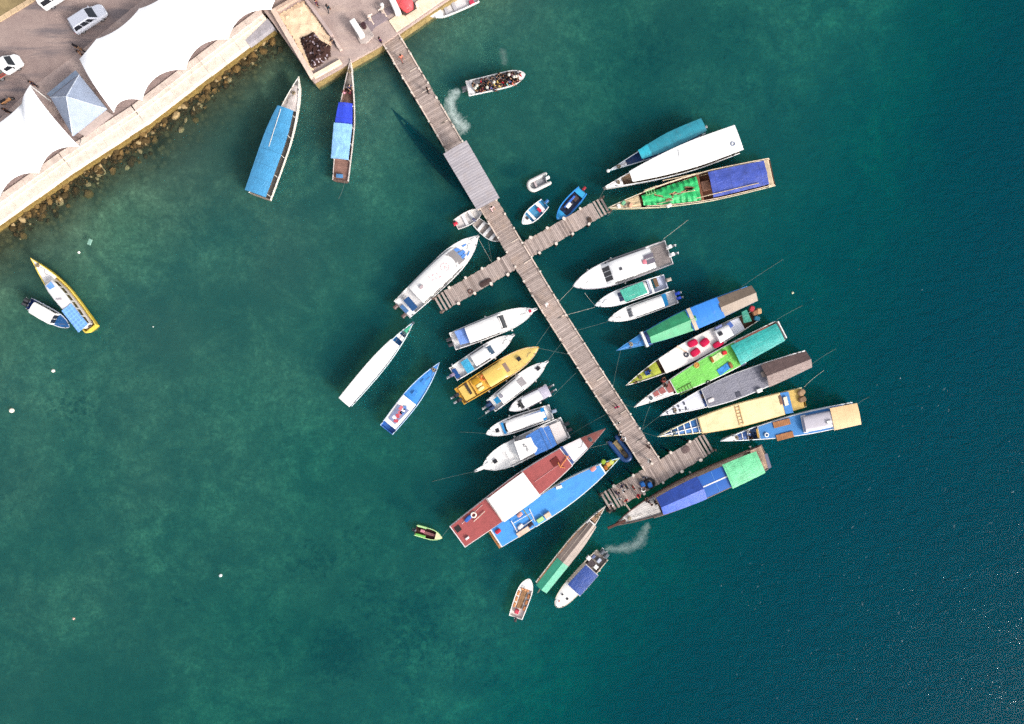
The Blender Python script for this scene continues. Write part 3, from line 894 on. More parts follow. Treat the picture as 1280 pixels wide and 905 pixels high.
# ---- white boat at the top quay
b = Boat('speedboat', 'white round-nosed open boat lying along the pale quay edge at the top', (535.5, 18), (596, -6), 1.95, .7, .9, prof='blunt', floor='#e3dfe0', floor_kind='gel', floor_z=.35, kind='gel', group=SM)
fdeck(b, .74, gw)
for t in (.62, .45): b.plate('bench', t, t + .06, -.18, grey, .14, follow=True)
b.box('red_seat', (589.5, 2), (.6, .5, .35), .45, M('cloth', '#c8405a')); b.motor(0)

# ---- crowded speedboat
b = Boat('passenger_boat', 'white open boat crowded with passengers, leaving a curl of foam by the jetty', (656.7, 92.7), (584, 110.6), 1.98, .75, 1.05, prof=(.95, .55, 3.6, .7), side='#f6f4f2', floor='#d9d4d4', floor_kind='gel', floor_z=.3, kind='gel', group=SM)
PASS = b
fdeck(b, .88, gw, end=.99)
b.plate('aft_deck', .01, .11, -.08, gw2, .1, follow=True)
b.plate('bench', .3, .36, -.32, gw2, .12, follow=True); b.plate('bench', .55, .61, -.32, gw2, .12, follow=True)
b.motor(0, '#45464c', x=-.05)

# ---- three long boats at upper right
b = Boat('tour_boat', 'slim teal roofed boat with a white ball on its bow, beside the long white roof', (759.5, 214), (882, 154.5), 2.15, .75, 1.3, zs=2.0, prof=(.82, .35, 1.35, 1.0), side='#3f9fae', rim='#e8eef0', floor='#1c4a86', floor_kind='paint', stripe='#e8eef0')
fdeck(b, (782, 204), gw2)
b.canopy((880, 155.5), (800.5, 193), 2.0, M('roofing', '#23889c'), inset=.06, crown=.08, wr=.01, posts=5)
b.canopy((812, 187), (800, 193.3), 2.06, M('roofing', '#27a8bd'), 'roof_flap', inset=.06, crown=.08, wr=.01, posts=0)
b.plate('stern_board', .005, .03, -.05, M('paint', '#2fa091'), .05, follow=True)
mb = MB(); mb.ball((b.L - .05, 0, 1.42), .22); mb.build('bow_ball', gw, b.root)
b.motor(.2, '#c9c3bf', k=.7)
b = Boat('tour_boat', 'large boat under one long flat white roof with blue hull stripe', (753, 235), (924, 171.5), 3.4, 1.05, 1.9, zs=2.6, prof=(.97, .25, 1.75, 1.0), side='#f2f0ee', rim='#f5f3f0', floor='#8a735f', stripe='#2f78c4')
fdeck(b, (776, 226), gw2, -.06)
b.canopy((924, 171.5), (789, 221.7), 2.6, M('gel', '#f6f5f3', amp=.03), inset=.06, crown=.08, wr=.005, posts=6)
b.box('mooring_bitt', (756, 235), (.35, .3, .3), 1.75, M('paint', '#55524f'))
b.bar('roof_seam', (848, 186.5), (849.5, 200), 2.7, 2.7, .025, M('paint', '#d5d2d0'))
loose('lifebuoy', 'grey lifebuoy lying on the long flat white roof', 'lifebuoy', (916, 180), 2.66, M('gel', '#8f97ad'), ring(.23, .06))
b = Boat('tour_boat', 'weathered wooden boat with heaped green net and a bright blue tarp', (760, 259.5), (965.5, 215.5), 3.75, 1.15, 1.9, prof=(.92, .35, 1.75, .95), side='#d8c8a4', rim='#e2d5bc', floor='#6e4634', stripe='#79a05e')
GREENB = b
fdeck(b, (799, 251), M('wood', '#d9c09a', plank=.25, amp=.35), -.12, .15)
b.plate('green_net', (873, 236), (802, 250), .10, M('tarp', '#22b865', amp=.35, dirtc='#9bd8a0'), .35, .25, follow=True, wr=.22, n=30, nv=16)
b.canopy((958, 215.5), (888.5, 230.5), 2.0, M('tarp', '#3a4fa8', amp=.35), 'tarp', inset=.3, crown=.12, wr=.09, posts=3)
b.plate('stern_bench', .008, .04, .06, M('wood', '#dcc6a6', across=True), .1, follow=True)
b.rail(.02, .78, .75, '#d6bda0', inset=.1, r=.05, step=1.6)
for (x0, y0), (x1, y1) in (((828, 226), (880, 215)), ((870, 248), (948, 229)), ((842, 242), (870, 237)), ((822, 254), (842, 249)), ((806, 237), (822, 231))):
    w0, w1 = P(x0, y0, 2.1), P(x1, y1, 2.1)
    mb = MB(); mb.tube([w0 - (w0 + w1) / 2, w1 - (w0 + w1) / 2], .05, 6)
    o = mb.build('pole', M('wood', '#cdb89c')); o.location = (w0 + w1) / 2; o.location.z = 2.2 if x1 > 870 else 1.75
    tag(o, 'pale wooden pole lying across the boat with the green net', 'pole', 'poles on the green net boat')
b.plate('thwart', (873, 235.6), (876.5, 235), -.02, M('wood', '#8c5a44', across=True), .1, follow=True)
b.box('engine_hatch', (882, 232), (1.0, 1.2, .4), .6, M('paint', '#a3745c'))
loose('ladder', 'pale green ladder lying on the heaped green net', 'ladder', (813, 240.3), 1.75, M('paint', '#8fd08a'), lambda mb: ladder(mb, 1.3, .5, 4), yaw(b) + .1)
loose('white_sack', 'white sack lying on the edge of the green net', 'sack', (836, 257), 1.55, M('cloth', '#f1eee8'), cushion(.7, .45, .3), .5)
for p_, c_, n_ in (((773, 258), '#e9e4da', 'white'), ((779, 254), '#78b48c', 'green'), ((788, 257), '#d8a98c', 'tan')):
    loose('bundle', n_ + ' bundle among the gear on the sandy bow of the green net boat', 'bundle', p_, 1.6, M('cloth', c_), cushion(.6, .45, .35), random.random() * 3)
rq = random.Random(3)
for k in range(9):
    q = rq.uniform(812, 866), 0; yy = 247 - (q[0] - 812) * .2 + rq.uniform(-9, 9)
    loose('scrap_board', 'short brown board lying loose on the green net', 'board', (q[0], yy), 1.72, M('wood', rq.choice(('#8a5a3c', '#b08a66', '#5c4030')), plank=2), (lambda L_: (lambda mb: mb.box((0, 0, .03), (L_, rq.uniform(.12, .3), .06))))(rq.uniform(.6, 1.5)), yaw(b) + rq.gauss(0, .35), 'boards on the green net')

# ---- dinghies in the upper middle
def rib(name, label, bow, stern, beam, tube_c, floor_c, r=.24, group=SM):
    h = .55
    A, B = P(stern[0], stern[1], h).to_2d(), P(bow[0], bow[1], h).to_2d(); d = (B - A).normalized(); L = (B - A).length
    root = empty(name, (A.x, A.y, 0), math.atan2(d.y, d.x)); tag(root, label, 'inflatable boat', group)
    w = beam / 2 - r; pts = [(-.15, w, .32)]
    for i in range(13):
        a = math.pi / 2 - math.pi * i / 12
        pts.append((L - r - w * .95 + w * .95 * math.cos(a), w * math.sin(a) * (1 if abs(math.sin(a)) > .2 else 1), .35 + .12 * math.cos(a)))
    pts.append((-.15, -w, .32))
    mb = MB(); mb.tube(pts, r, 10); mb.ball((-.2, w, .32), r * .9); mb.ball((-.2, -w, .32), r * .9)
    mb.build('tube', M('gel', tube_c), root, angle=60)
    mb = MB(); mb.prism([(.1, -w), (L - r - w, -w), (L - r - w * .3, -w * .6), (L - r - w * .3, w * .6), (L - r - w, w), (.1, w)], .02, .14); mb.build('floor', M('paint', floor_c), root)
    mb = MB(); mb.box((.12, 0, .3), (.08, 2 * w, .5)); mb.build('transom', M('paint', floor_c), root)
    rb = Boat.__new__(Boat); rb.root = root; rb.L = L; rb.A = A; rb.d = d; rb.n = Vector((-d.y, d.x)); rb.h0 = .5; return rb
b = rib('inflatable_dinghy', 'small grey inflatable dinghy with white outboard floating free beyond the jetty shelter', (659, 235), (683, 223.2), 1.75, '#cfccc8', '#9a9b9e')
b.motor(0, '#f3f2f0', k=.8, x=.1); b.box('console', (669, 229.5), (.25, .8, .3), .15, M('gel', '#c3b3b3'))
b = Boat('dinghy', 'small white boat with a pale blue floor and blue outboard', (652.8, 280), (681.5, 253.8), 1.75, .6, .8, prof='skiff', side='#f4f1ef', floor='#3f92bf', floor_kind='paint', floor_z=.25, kind='gel', group=SM)
fdeck(b, .72, gw2); b.plate('bench', .55, .63, -.1, gw2, .08, follow=True); b.plate('bench', .13, .26, -.1, gw2, .08, follow=True); b.motor(0, '#2468a8', k=.8)
b.box('red_bag', (674, 262), (.35, .55, .2), .45, M('cloth', '#c92a45')); b.box('dark_bag', (659, 272.5), (.35, .4, .15), .6, M('cloth', '#4a484c'))
b = Boat('dinghy', 'bright blue open boat with dark blue inside moored by the upper right jetty arm', (696.2, 274.2), (728.5, 237.8), 1.8, .7, .95, prof='skiff', side='#dfeaf2', rim='#2f8fe0', floor='#1d2c52', floor_kind='paint', floor_z=.2, kind='gel', group=SM, rimw=.14)
fdeck(b, .76, M('gel', '#2f9bd8')); b.plate('aft_deck', .01, .16, -.05, M('gel', '#38a6d6'), .1, follow=True)
b.box('side_bench', (712, 252), (1.9, .25, .15), .45, M('paint', '#2467c8')); b.box('side_bench', (720.5, 258.5), (1.9, .25, .15), .45, M('paint', '#2467c8'))
b.box('white_lid', (711, 256.5), (.75, .45, .3), .35, gw); b.box('engine_mat', (719.5, 248), (.7, .6, .1), .35, M('paint', '#4d3a34')); b.motor(0, '#9d2a35', k=.75, accent='#803038')
b.hatch((705, 265), .6, .35, '#23345c')
b = Boat('dinghy', 'white skiff with a red outboard tucked under the jetty shelter', (603, 263), (569.6, 281.2), 1.7, .55, .75, prof='skiff', side='#ece8e4', floor='#ded8d4', floor_kind='gel', floor_z=.25, kind='gel', group=SM)
b.plate('bench', .3, .4, -.1, gw2, .08, follow=True); b.plate('bench', .55, .65, -.1, gw2, .08, follow=True); b.motor(.1, '#d02a40', k=.85, x=.3); b.box('fuel_tank', (567.5, 277), (.35, .3, .25), .35, M('paint', '#3a2a2a'))
b = Boat('dinghy', 'pale grey skiff with three benches nosing in under the jetty edge', (623.5, 301.5), (594.5, 276.6), 1.55, .55, .75, prof='skiff', side='#dcdad8', floor='#a59a94', floor_kind='paint', floor_z=.2, kind='gel', group=SM)
for t in (.2, .45, .7): b.plate('bench', t, t + .1, -.08, gw2, .08, follow=True)
b.motor(0, '#5a5c78', k=.75)

# ---- speedboat builder
def speed(label, bow, stern, beam, ra, rf, fb, h0=.85, h1=1.35, cz=.75, ch=1.05, inset=.2, roof=WHITE, side=WHITE, motors=(), mcol='#2c2d32', tilt=0, glass='#2a2e36', u=(.12, .8), parts=1, sprit=0, rim=None,
          wind=True, prof='speed', deck=None, vf=.84, bow_=.0, fl='#e6e3e2', group=SP, crown=.08, hatchp=None, fend=(), stripe=None, mk=1.0, rails=True):
    b = Boat('speedboat', label, bow, stern, beam, h0, h1, prof=prof, side=side, rim=rim or side, floor=fl, floor_kind='gel', floor_z=.45, kind='gel', group=group, stripe=stripe, rake=1.2)
    dk = M('gel', deck or side)
    tb = b.T(rf, cz + ch)
    fdeck(b, b.T(fb, h1 * .8) - .12, dk, -.03, .06, crown=.07)
    b.cabin(ra, rf, fb, b.h0 - .15, cz + ch - b.h0 + .15, M('gel', roof), inset, crown)
    if u: b.screen(u[0], u[1], M('glass', glass, rough=.12), vf=vf, parts=parts, bow=bow_)
    if wind: b.side_windows(GLASS(), 4)
    for v in motors: b.motor(v, mcol, tilt, mk)
    if sprit:
        mb = MB(); L = b.L; z = h1 - .05
        mb.prism([(L - .9, -.3), (L + sprit, -.13), (L + sprit, .13), (L - .9, .3)], z - .06, z + .03); mb.build('bow_platform', dk, b.root)
        mb = MB(); mb.tube([(L + sprit - .1, .12, z), (L + sprit, .1, z + .25), (L + sprit, -.1, z + .25), (L + sprit - .1, -.12, z)], .025, 5); mb.tube([(L + sprit - .4, 0, z + .05), (L + sprit + .05, 0, z + .02)], .05, 6); mb.build('anchor_roller', M('paint', '#77787c'), b.root)
    if rails: b.rail(.58, .985, .5)
    if hatchp: b.hatch(hatchp, h1 - .12, .5, '#26262b', .1)
    for t, sd in fend: b.fenders([t], sd)
    return b

b = speed('largest white speedboat by the left jetty arm, with blue panes on its nose', (597.3, 295.5), (502.5, 387), 3.3, (519, 368), (565, 324), (580, 310), h1=1.6, glass='#8f8a8a', u=(.05, .95), motors=(-.75, .75), mcol='#6d5854', inset=.24, parts=1, stripe='#9db4dc', sprit=.15, bow_=.25)
for q in ([(563, 312.5), (572, 309), (578, 312.5), (569, 316.5)], [(570, 317), (580, 311), (583.5, 315), (575, 321)], [(574.5, 322.5), (580, 314.5), (583.5, 318), (577.5, 327)], [(576, 307.5), (582.5, 304), (584.5, 305.5), (578.5, 309.5)], [(583, 320), (586.5, 312.5), (588, 313.5), (585, 321)]):
    cx_ = sum(a for a, _ in q) / 4; cy_ = sum(c for _, c in q) / 4; q = [(cx_ + (a - cx_) * .78, cy_ + (c - cy_) * .78) for a, c in q]
    b.poly('nose_pane', q, 1.36, M('glass', '#5b8fd8', rough=.15), .05)
b.poly('sun_deck', [(504, 375.5), (510.5, 370.5), (522, 383.5), (515.5, 389)], 1.4, M('cloth', '#29507f'), .25); b.poly('aft_seat', [(499.5, 383.5), (503.5, 380.5), (511, 388.5), (507, 391.5)], .9, M('cloth', '#4f78a8'), .2)
b.poly('swim_platform', [(494, 377), (500, 371), (520, 391), (513.5, 396.5)], .78, gw, .1)
loose('grey_vent', 'grey cowl vent standing on the roof of the largest speedboat', 'vent', (527, 359), 1.93, M('paint', '#b9a7aa'), cushion(.55, .5, .25), .5)
rp = M('paint', '#e2a9ae', amp=.3)
q = b.px(556, 334, 1.93); mb = MB(); mb.torus((q.x, q.y, 1.915), .5, .03, 24, 4); mb.box((q.x, q.y, 1.915), (.5, .07, .03), rz=.6); mb.box((q.x + .1, q.y - .1, 1.915), (.07, .5, .03), rz=.4); mb.build('roof_emblem', rp, b.root)
mb = MB()
for k, (x, y) in enumerate(((541, 344), (545, 348), (541, 350), (546, 342), (550, 346), (537, 347))):
    q = b.px(x, y, 1.93); mb.box((q.x, q.y, 1.915), (.3, .1, .03), rz=1.57 if k % 2 else 0)
mb.build('roof_lettering', rp, b.root)

b = speed('white speedboat with a red patch on its bow and pale blue rear seats', (668, 387), (565.5, 427), 2.6, (584, 419), (626, 404), (633, 401), glass='#2f3338', u=(-.1, .95), motors=(-.3, .35), mcol='#37363c', sprit=.35, bow_=.2, fend=((.45, 1), (.3, -1), (.68, -1)))
b.poly('aft_seat', [(568, 414.5), (581.5, 409.5), (589.5, 427), (575.5, 431)], 1.05, M('tarp', '#6f93d8', seam=1.0, seamk=1.3), .3)
b.poly('red_mat', [(660.5, 388), (663, 386.3), (664.8, 389.5), (662, 391.2)], 1.32, M('cloth', '#c0304a'), .06)
b = speed('white speedboat with a turquoise bench near the stern and dark blue stern well', (641, 419.5), (566.5, 468), 2.15, (592, 452), (610.5, 438.5), (617, 434), glass='#2c4a63', u=(0, .9), motors=(0,), mcol='#8d7a94', tilt=40, mk=.9, sprit=.25, bow_=.25, inset=.3, ch=.9, fend=((.06, 1), (.62, -1)))
b.poly('aft_bench', [(575.5, 453), (584, 447.5), (593, 461.5), (584.5, 467)], 1.05, M('tarp', '#2f9bc4', seam=.75, seamk=1.3), .3)
b.poly('stern_well', [(564, 462), (569, 460), (576, 471), (570.5, 473.5)], .86, M('cloth', '#214a86'), .08)
b = speed('yellow speedboat with two black outboards moored among the white ones', (673.5, 433.8), (574, 496), 2.6, (608, 475), (627, 462), (640, 454), roof='#e2bd62', side='#d6b25c', deck='#e6c572', fl='#d9a63c', glass='#8c7466', u=(.25, .95), vf=.6, motors=(-.35, .35), ch=.55, h1=1.5, hatchp=(648.5, 448.5), tilt=35, rim='#d6a238', fend=((.3, -1), (.52, -1)), wind=False)
b.plate('cockpit_mat', (592, 485), (625, 464), -.06, M('tarp', '#eeb03c'), .28, .0, follow=True)
b.plate('engine_cover', (578, 494), (590, 486.5), -.08, M('gel', '#e2bd62'), .25, follow=True); b.poly('battery_tray', [(580, 480.5), (583, 478.5), (590.5, 491.5), (588, 493.5)], .9, M('paint', '#3a2b22'), .1)
loose('lifebuoy', 'orange lifebuoy lying on the yellow speedboat', 'lifebuoy', (604.2, 472), .95, M('gel', '#ef7a33'), ring(.3, .09))
for p_ in ((599, 481), (601.5, 485.5)): loose('seat_cushion', 'pale yellow cushion on the cockpit floor of the yellow speedboat', 'cushion', p_, .9, M('cloth', '#f0dc9c'), cushion(.85, .4, .22), .6, 'cushions on the yellow speedboat')
loose('ochre_tarp', 'crumpled ochre sheet on the cockpit floor of the yellow speedboat', 'sheet', (595, 477), .9, M('cloth', '#b98a26'), cushion(1.0, .8, .18), .3)
b = speed('white speedboat with a black square bow hatch just below the yellow one', (683, 453), (613.5, 507.5), 2.05, (625, 499), (648, 479.5), (657, 472), glass='#9a9496', u=(.0, .8), vf=.7, motors=(-.3, .3), mcol='#30456a', tilt=45, sprit=.3, hatchp=(672.5, 460.5), ch=.8, fend=((.72, -1), (.55, 1)))
b.poly('aft_bench', [(616.5, 499.5), (622.5, 495), (627, 501), (621, 505.5)], 1.35, M('cloth', '#2580b0'), .2); b.poly('stern_well', [(607.5, 503), (612, 500), (619, 509.5), (614.5, 513)], .86, M('cloth', '#243a66'), .08)
b.box('grey_locker', (626.5, 495), (.4, .5, .3), 1.55, M('gel', '#8c8a94'))
b = speed('smallest white cabin boat, stern to the jetty, with grey hull rim', (636, 513), (686, 487), 1.75, (676, 492), (653, 504), (648, 506.5), side='#7a7681', roof='#f4f1f3', deck='#f2efec', glass='#26282d', u=(-.05, .9), vf=.95, bow_=.2, motors=(-.25, .4), tilt=40, mk=.8, mcol='#37383e', hatchp=(648.6, 506.4), ch=.75, inset=.16, rim='#6a6670', h1=1.05, fend=((.3, 1), (.6, 1)))
b.canopy((686, 487), (676, 492.3), 1.55, M('tarp', '#b3adbd'), 'awning', inset=.1, posts=2, wr=.01); b.plate('roll_bar', .01, .07, .55, gw, -.02, follow=True)
b = speed('white speedboat with bright blue windscreen surround and blue stern bench', (607.5, 542.5), (689.5, 514.5), 2.1, (681, 517), (633, 534), (627, 536), glass='#1d2230', u=(.05, .7), vf=.9, bow_=.25, motors=(.0,), mcol='#8a97ab', hatchp=(621.5, 538), ch=.6, h1=1.15, inset=.26, prof=(.9, .5, 2.6, .75), fend=((.6, -1),))
b.poly('screen_surround', [(625.5, 528.8), (629, 528), (634.5, 541.5), (630.5, 542.8)], 1.1, M('gel', '#2488c8'), .12)
b.poly('stern_bench', [(675, 511), (679.5, 509), (684, 524), (680, 526)], 1.15, M('cloth', '#1f83c4'), .28); b.poly('side_stripe', [(641.5, 526), (676, 512.5), (676.5, 514), (642.5, 527.6)], 1.3, M('gel', '#6b7fa8'), .1)
b = speed('broad white speedboat with large blue awning and black letters on its roof', (603.5, 584.5), (707, 534), 3.1, (669, 552), (648, 561), (636, 567), roof='#f7f5f2', glass='#d9d6d6', u=None, motors=(-.35, .45), mcol='#23242a', sprit=1.1, hatchp=(619, 576.5), h1=1.7, inset=.48, ch=1.0, prof=(.9, .5, 3.0, .7), fend=((.55, -1), (.7, 1), (.3, 1)))
AW = M('tarp', '#2f6cb8', amp=.1, seam=3.0)
b.poly('awning', [(657.5, 545.2), (676, 534.2), (678.5, 534.8), (690.5, 559.8), (669.5, 569), (657, 549)], 2.0, AW, .05); b.poly('awning', [(679, 534.6), (686, 532.2), (696, 555.8), (691, 559.6)], 1.95, AW, .05)
b.poly('roof_panel', [(642.5, 552.5), (663.5, 546.5), (668, 556), (672, 560), (670, 565), (650.5, 575.5)], 2.06, gw, .06)
b.poly('windscreen', [(641, 553.5), (642.2, 553), (650.2, 575), (649, 576)], 2.0, M('glass', '#8a8c92'), .06)
for y_ in (-1, 1): b.box('side_window', (640 if y_ > 0 else 647, 549.5 if y_ > 0 else 578), (2.0, .06, .14), 1.55, GLASS())
b.poly('aft_deck', [(686.5, 532), (700, 526.5), (709, 546), (697, 556)], .95, M('gel', '#e3d9d6'), .08)
def text(b, s_, p, z, size, rot, col):
    cu = bpy.data.curves.new('lettering', 'FONT'); cu.body = s_; cu.size = size; cu.extrude = .01; cu.align_x = 'CENTER'; cu.align_y = 'CENTER'
    tmp = bpy.data.objects.new('lettering_tmp', cu); COL.objects.link(tmp); dg = bpy.context.evaluated_depsgraph_get(); me = bpy.data.meshes.new_from_object(tmp.evaluated_get(dg)); bpy.data.objects.remove(tmp); me.materials.clear(); me.materials.append(M('paint', col)); o = bpy.data.objects.new('lettering', me); COL.objects.link(o); o.parent = b.root
    q = b.px(p[0], p[1], z); o.location = (q.x, q.y, z); o.rotation_euler = (0, 0, rot)
text(b, 'PAS.', (658.6, 561), 2.14, .42, math.pi / 2, '#4a4d58'); text(b, '82', (655, 556.8), 2.14, .42, math.pi / 2, '#3a3d48'); text(b, 'SANJAYA', (633.5, 570), 1.72, .3, math.pi / 2, '#50535e')

# ---- right hand speedboats
b = speed('large white cabin boat with grey rear deck, just below the right jetty arm', (716, 358), (836.5, 315), 3.3, (816, 322), (766, 339.5), (750, 345.5), roof='#f6f4f3', side='#c2bcc2', deck='#f2f0ef', rim='#aaa4ab', glass='#3c3a3c', u=(.15, .85), parts=3, vf=.8, motors=(-.55, .45), mcol='#e9e7e6', tilt=50, h1=1.6, inset=.3, ch=1.1, prof=(.95, .45, 2.6, .8), fend=((.8, -1), (.55, -1), (.5, 1)))
b.plate('aft_deck', .015, (818, 322), -.08, M('tarp', '#7c7270', amp=.2), .34, follow=True)
b.poly('solar_panel', [(804.5, 320), (816, 315.5), (817, 320.5), (806, 324.5)], 2.02, M('glass', '#6a6470', rough=.3), .06); b.poly('solar_panel', [(808, 326), (818, 322), (819, 327.5), (809.5, 331)], 2.02, M('glass', '#6a6470', rough=.3), .06)
b.hatch((776, 336), 1.98, .35, '#4a4a50'); b.hatch((757, 329), 1.35, .25); b.plate('bow_locker', .93, .97, .02, gw, .1, follow=True)
loose('red_cloth', 'small red cloth beside the panels on the large white cabin boat', 'cloth', (805.5, 327.5), 2.0, M('cloth', '#d8808e'), cushion(.5, .6, .12), .3)
b = speed('white boat with a teal awning between two white boats', (743.5, 382), (832.5, 351.5), 2.0, (809, 359), (781, 369), (770, 373), glass='#3a4668', u=(.1, .95), parts=2, vf=.85, motors=(-.05,), mcol='#b6a89c', h1=1.1, ch=.55, inset=.2, prof=(.9, .5, 2.6, .85), side='#eef0f2', fl='#c9cfe4')
b.poly('awning', [(774.7, 363), (803, 352), (810, 366), (782, 377.5)], 1.75, M('tarp', '#3fa892', amp=.25), .05)
b.plate('roll_bar', (813, 358), (815.5, 357), .5, gw, .04, follow=True, n=3); b.box('seat', (808, 357.5), (.4, 1.2, .3), .6, M('cloth', '#22324c'), r=.05); b.box('cooler', (820, 353), (.5, 1.1, .35), .55, M('paint', '#6b4f35')); b.box('seat', (817.5, 354.5), (.35, 1.2, .3), .55, M('cloth', '#1f4f5c'))
b = speed('slim white boat with two bright blue outboards beside the teal awning boat', (760, 400.5), (845.5, 370.5), 1.85, (829, 376.5), (790, 391), (783, 393.5), glass='#6a6c72', u=(-.1, .9), parts=3, vf=.85, motors=(-.3, .3), mcol='#2347b8', tilt=35, mk=.85, h1=1.05, ch=.5, inset=.18, prof=(.92, .55, 2.5, .85))
b.poly('stern_seat', [(826.5, 368.5), (832, 366.5), (836, 381), (831.5, 383.5)], .95, M('cloth', '#1c77ae'), .2)

# ---- white roof boat and blue boat in the middle left
b = Boat('tour_boat', 'slim boat with a plain white roof, sea green nose, left of the jetty', (517, 402.5), (430, 503), 2.0, .85, 1.5, zs=2.1, prof=(.9, .4, 1.9, .85), side='#e9eeee', rim='#eaf2f2', floor='#1e6fa8', floor_kind='paint', stripe='#64b6c8')
fdeck(b, (506, 416.5), M('paint', '#45bf93'), -.08); b.plate('bow_well', (500, 424), (503.5, 420), -.06, gw, .05, follow=True)
b.canopy((430, 503), (494, 428), 2.1, M('gel', '#f7f5f1', amp=.03, dirt=.1), inset=.04, crown=.08, wr=.01, posts=5)
b.box('bow_bitt', (516, 403.5), (.3, .3, .3), 1.35, M('paint', '#4a5660'))
b = Boat('tour_boat', 'bright blue boat with a short white cabin roof covered in coloured pictures', (549.5, 453), (483, 537.5), 2.3, .85, 1.45, prof=(.86, .38, 1.9, .9), side='#2f7fd0', rim='#bcd6ee', floor='#2b66b4', floor_kind='paint')
fdeck(b, (511, 500), M('paint', '#3f8fdc', amp=.12), -.1, .1)
for p_ in ((537, 467.5), (529.5, 477), (518, 492)): b.box('deck_box', p_, (.55, .5, .12), 1.05, M('paint', '#3a86d2'))
b.canopy((487, 531), (512, 499.5), 1.75, gw, 'cabin_roof', inset=.15, crown=.05, wr=.0, posts=2)
b.poly('roof_picture', [(485.5, 523), (497.5, 505.5), (511.5, 513), (494, 530.5)], 1.83, M('paint', '#7f86a6', amp=.4, scale=2), .03)
for k, (x, y) in enumerate(((501, 510), (504, 513), (506, 510), (497, 520), (500, 516), (493, 522), (502.5, 516), (495, 526))):
    b.box('picture_patch', (x, y), (.55, .4, .03), 1.85, M('paint', ('#c86a74', '#e9e6f0', '#5c86c4', '#c04a58')[k % 4]), rz=.3 * k)
# ---- yellow boat and dark blue boat at far left
b = Boat('tour_boat', 'yellow hulled boat with white cabin and blue checked roof at the far left', (38, 322.5), (113.5, 411), 2.35, .95, 1.6, prof=(.72, .5, 1.6, 1.0), side='#e0bf3c', rim='#e6cc62', floor='#ddc04a', floor_kind='paint')
fdeck(b, (66, 352), M('gel', '#efeae8'), -.05, .12)
b.cabin((106, 405), (63, 352), (59, 347), .8, 1.35, gw2, .42, .05); b.side_windows(GLASS(), 6)
b.poly('checked_tarp', [(76.8, 388.5), (89, 379.3), (110, 405), (98, 415.5)], 2.28, M('tarp', '#6f9fdc', seam=.45, seamy=.45, seamk=1.5, seamw=.3), .05)
b.poly('blue_mat', [(57.5, 357.5), (63.5, 352), (68.5, 358.5), (62, 362)], 2.22, M('tarp', '#6a9be0'), .05)
b.box('roof_box', (73.5, 374), (.7, .25, .12), 2.2, M('paint', '#b6aeb2'), rz=1.0); b.box('stern_box', (111, 407), (.4, .35, .3), .9, M('paint', '#453c38')); b.fenders((.45,), 1); b.fenders((.3,), 1)
b = Boat('speedboat', 'dark blue hulled cabin boat with white roof beside the yellow boat', (87, 409), (36, 379), 1.75, .8, 1.15, prof='speed', side='#27509a', rim='#dfe6f2', floor='#1d3f80', floor_kind='paint', kind='gel', group=SP, floor_z=.45, stripe='#27509a')
fdeck(b, (64, 396), M('gel', '#1f5c98'), -.03, .08, crown=.08)
b.cabin((40, 382), (66, 396.5), (72, 400), .65, 1.2, gw, .08, .06); b.screen(.1, .8, GLASS(), vf=.85, parts=2); b.side_windows(GLASS(), 3); b.motor(-.25, '#22242a', 30); b.motor(.25, '#22242a', 30)

# ---- right side fleet of wooden boats
b = Boat('tour_boat', 'boat with green, blue and brown roof panels, uppermost of the wooden boats on the right', (770.3, 438.4), (943, 366.5), 2.8, 1.0, 1.7, zs=2.4, prof=(.8, .42, 1.75, .95), side='#3f88c0', rim='#3a86c6', floor='#5a4538')
fdeck(b, (803, 425), M('paint', '#2678bd', amp=.2), -.05, .06)
b.box('screen_board', (806, 424), (.3, 2.0, .9), 1.1, gw, r=.02); b.box('bench', (810, 422.5), (.6, 1.9, .35), .9, M('paint', '#2a3f78'))
b.canopy((869, 397.5), (811, 421), 2.2, M('roofing', '#2f9a68', dirtc='#7fc79c', dirt=.5), 'roof', inset=.05, crown=.5, gable=True, wr=.01, posts=4)
b.canopy((901.5, 384.5), (862, 400.5), 2.5, M('roofing', '#2a80d8', amp=.1), 'roof', inset=.05, crown=.08, wr=.01, posts=3)
b.canopy((943.5, 366.5), (899.5, 385), 2.3, M('roofing', '#83705f', seam=.4, seamk=.85), 'roof', inset=.12, crown=.5, gable=True, wr=.01, posts=3)
b.plate('roof_edge', (868, 398), (863.5, 399.8), 2.63, M('paint', '#c8b8a4'), -.02, .06)
b = Boat('tour_boat', 'white decked boat with crimson cushions and a yellow green bow', (782.3, 482), (946.5, 393.5), 2.6, 1.0, 1.7, prof=(.55, .5, 1.75, .9), side='#d8d2cc', rim='#e5dfd6', floor='#7a5d48', stripe='#a9a23c')
fdeck(b, (823, 460), M('paint', '#a8b02e', amp=.3), -.12, .08)
b.plate('sun_deck', (903, 417.5), (827, 457.5), .45, M('gel', '#f1e9e4', dirt=.25), .0, .03, follow=False if False else True, wmul=1.0)
b.plate('aft_deck', .12, (903, 417), .1, M('gel', '#e6e6ee'), .15, follow=True)
b.cabin((913, 411), (896, 420), (893, 421.5), 1.3, .75, gw2, .35, .04)
b.hatch((900.5, 417), 2.15, .5); 
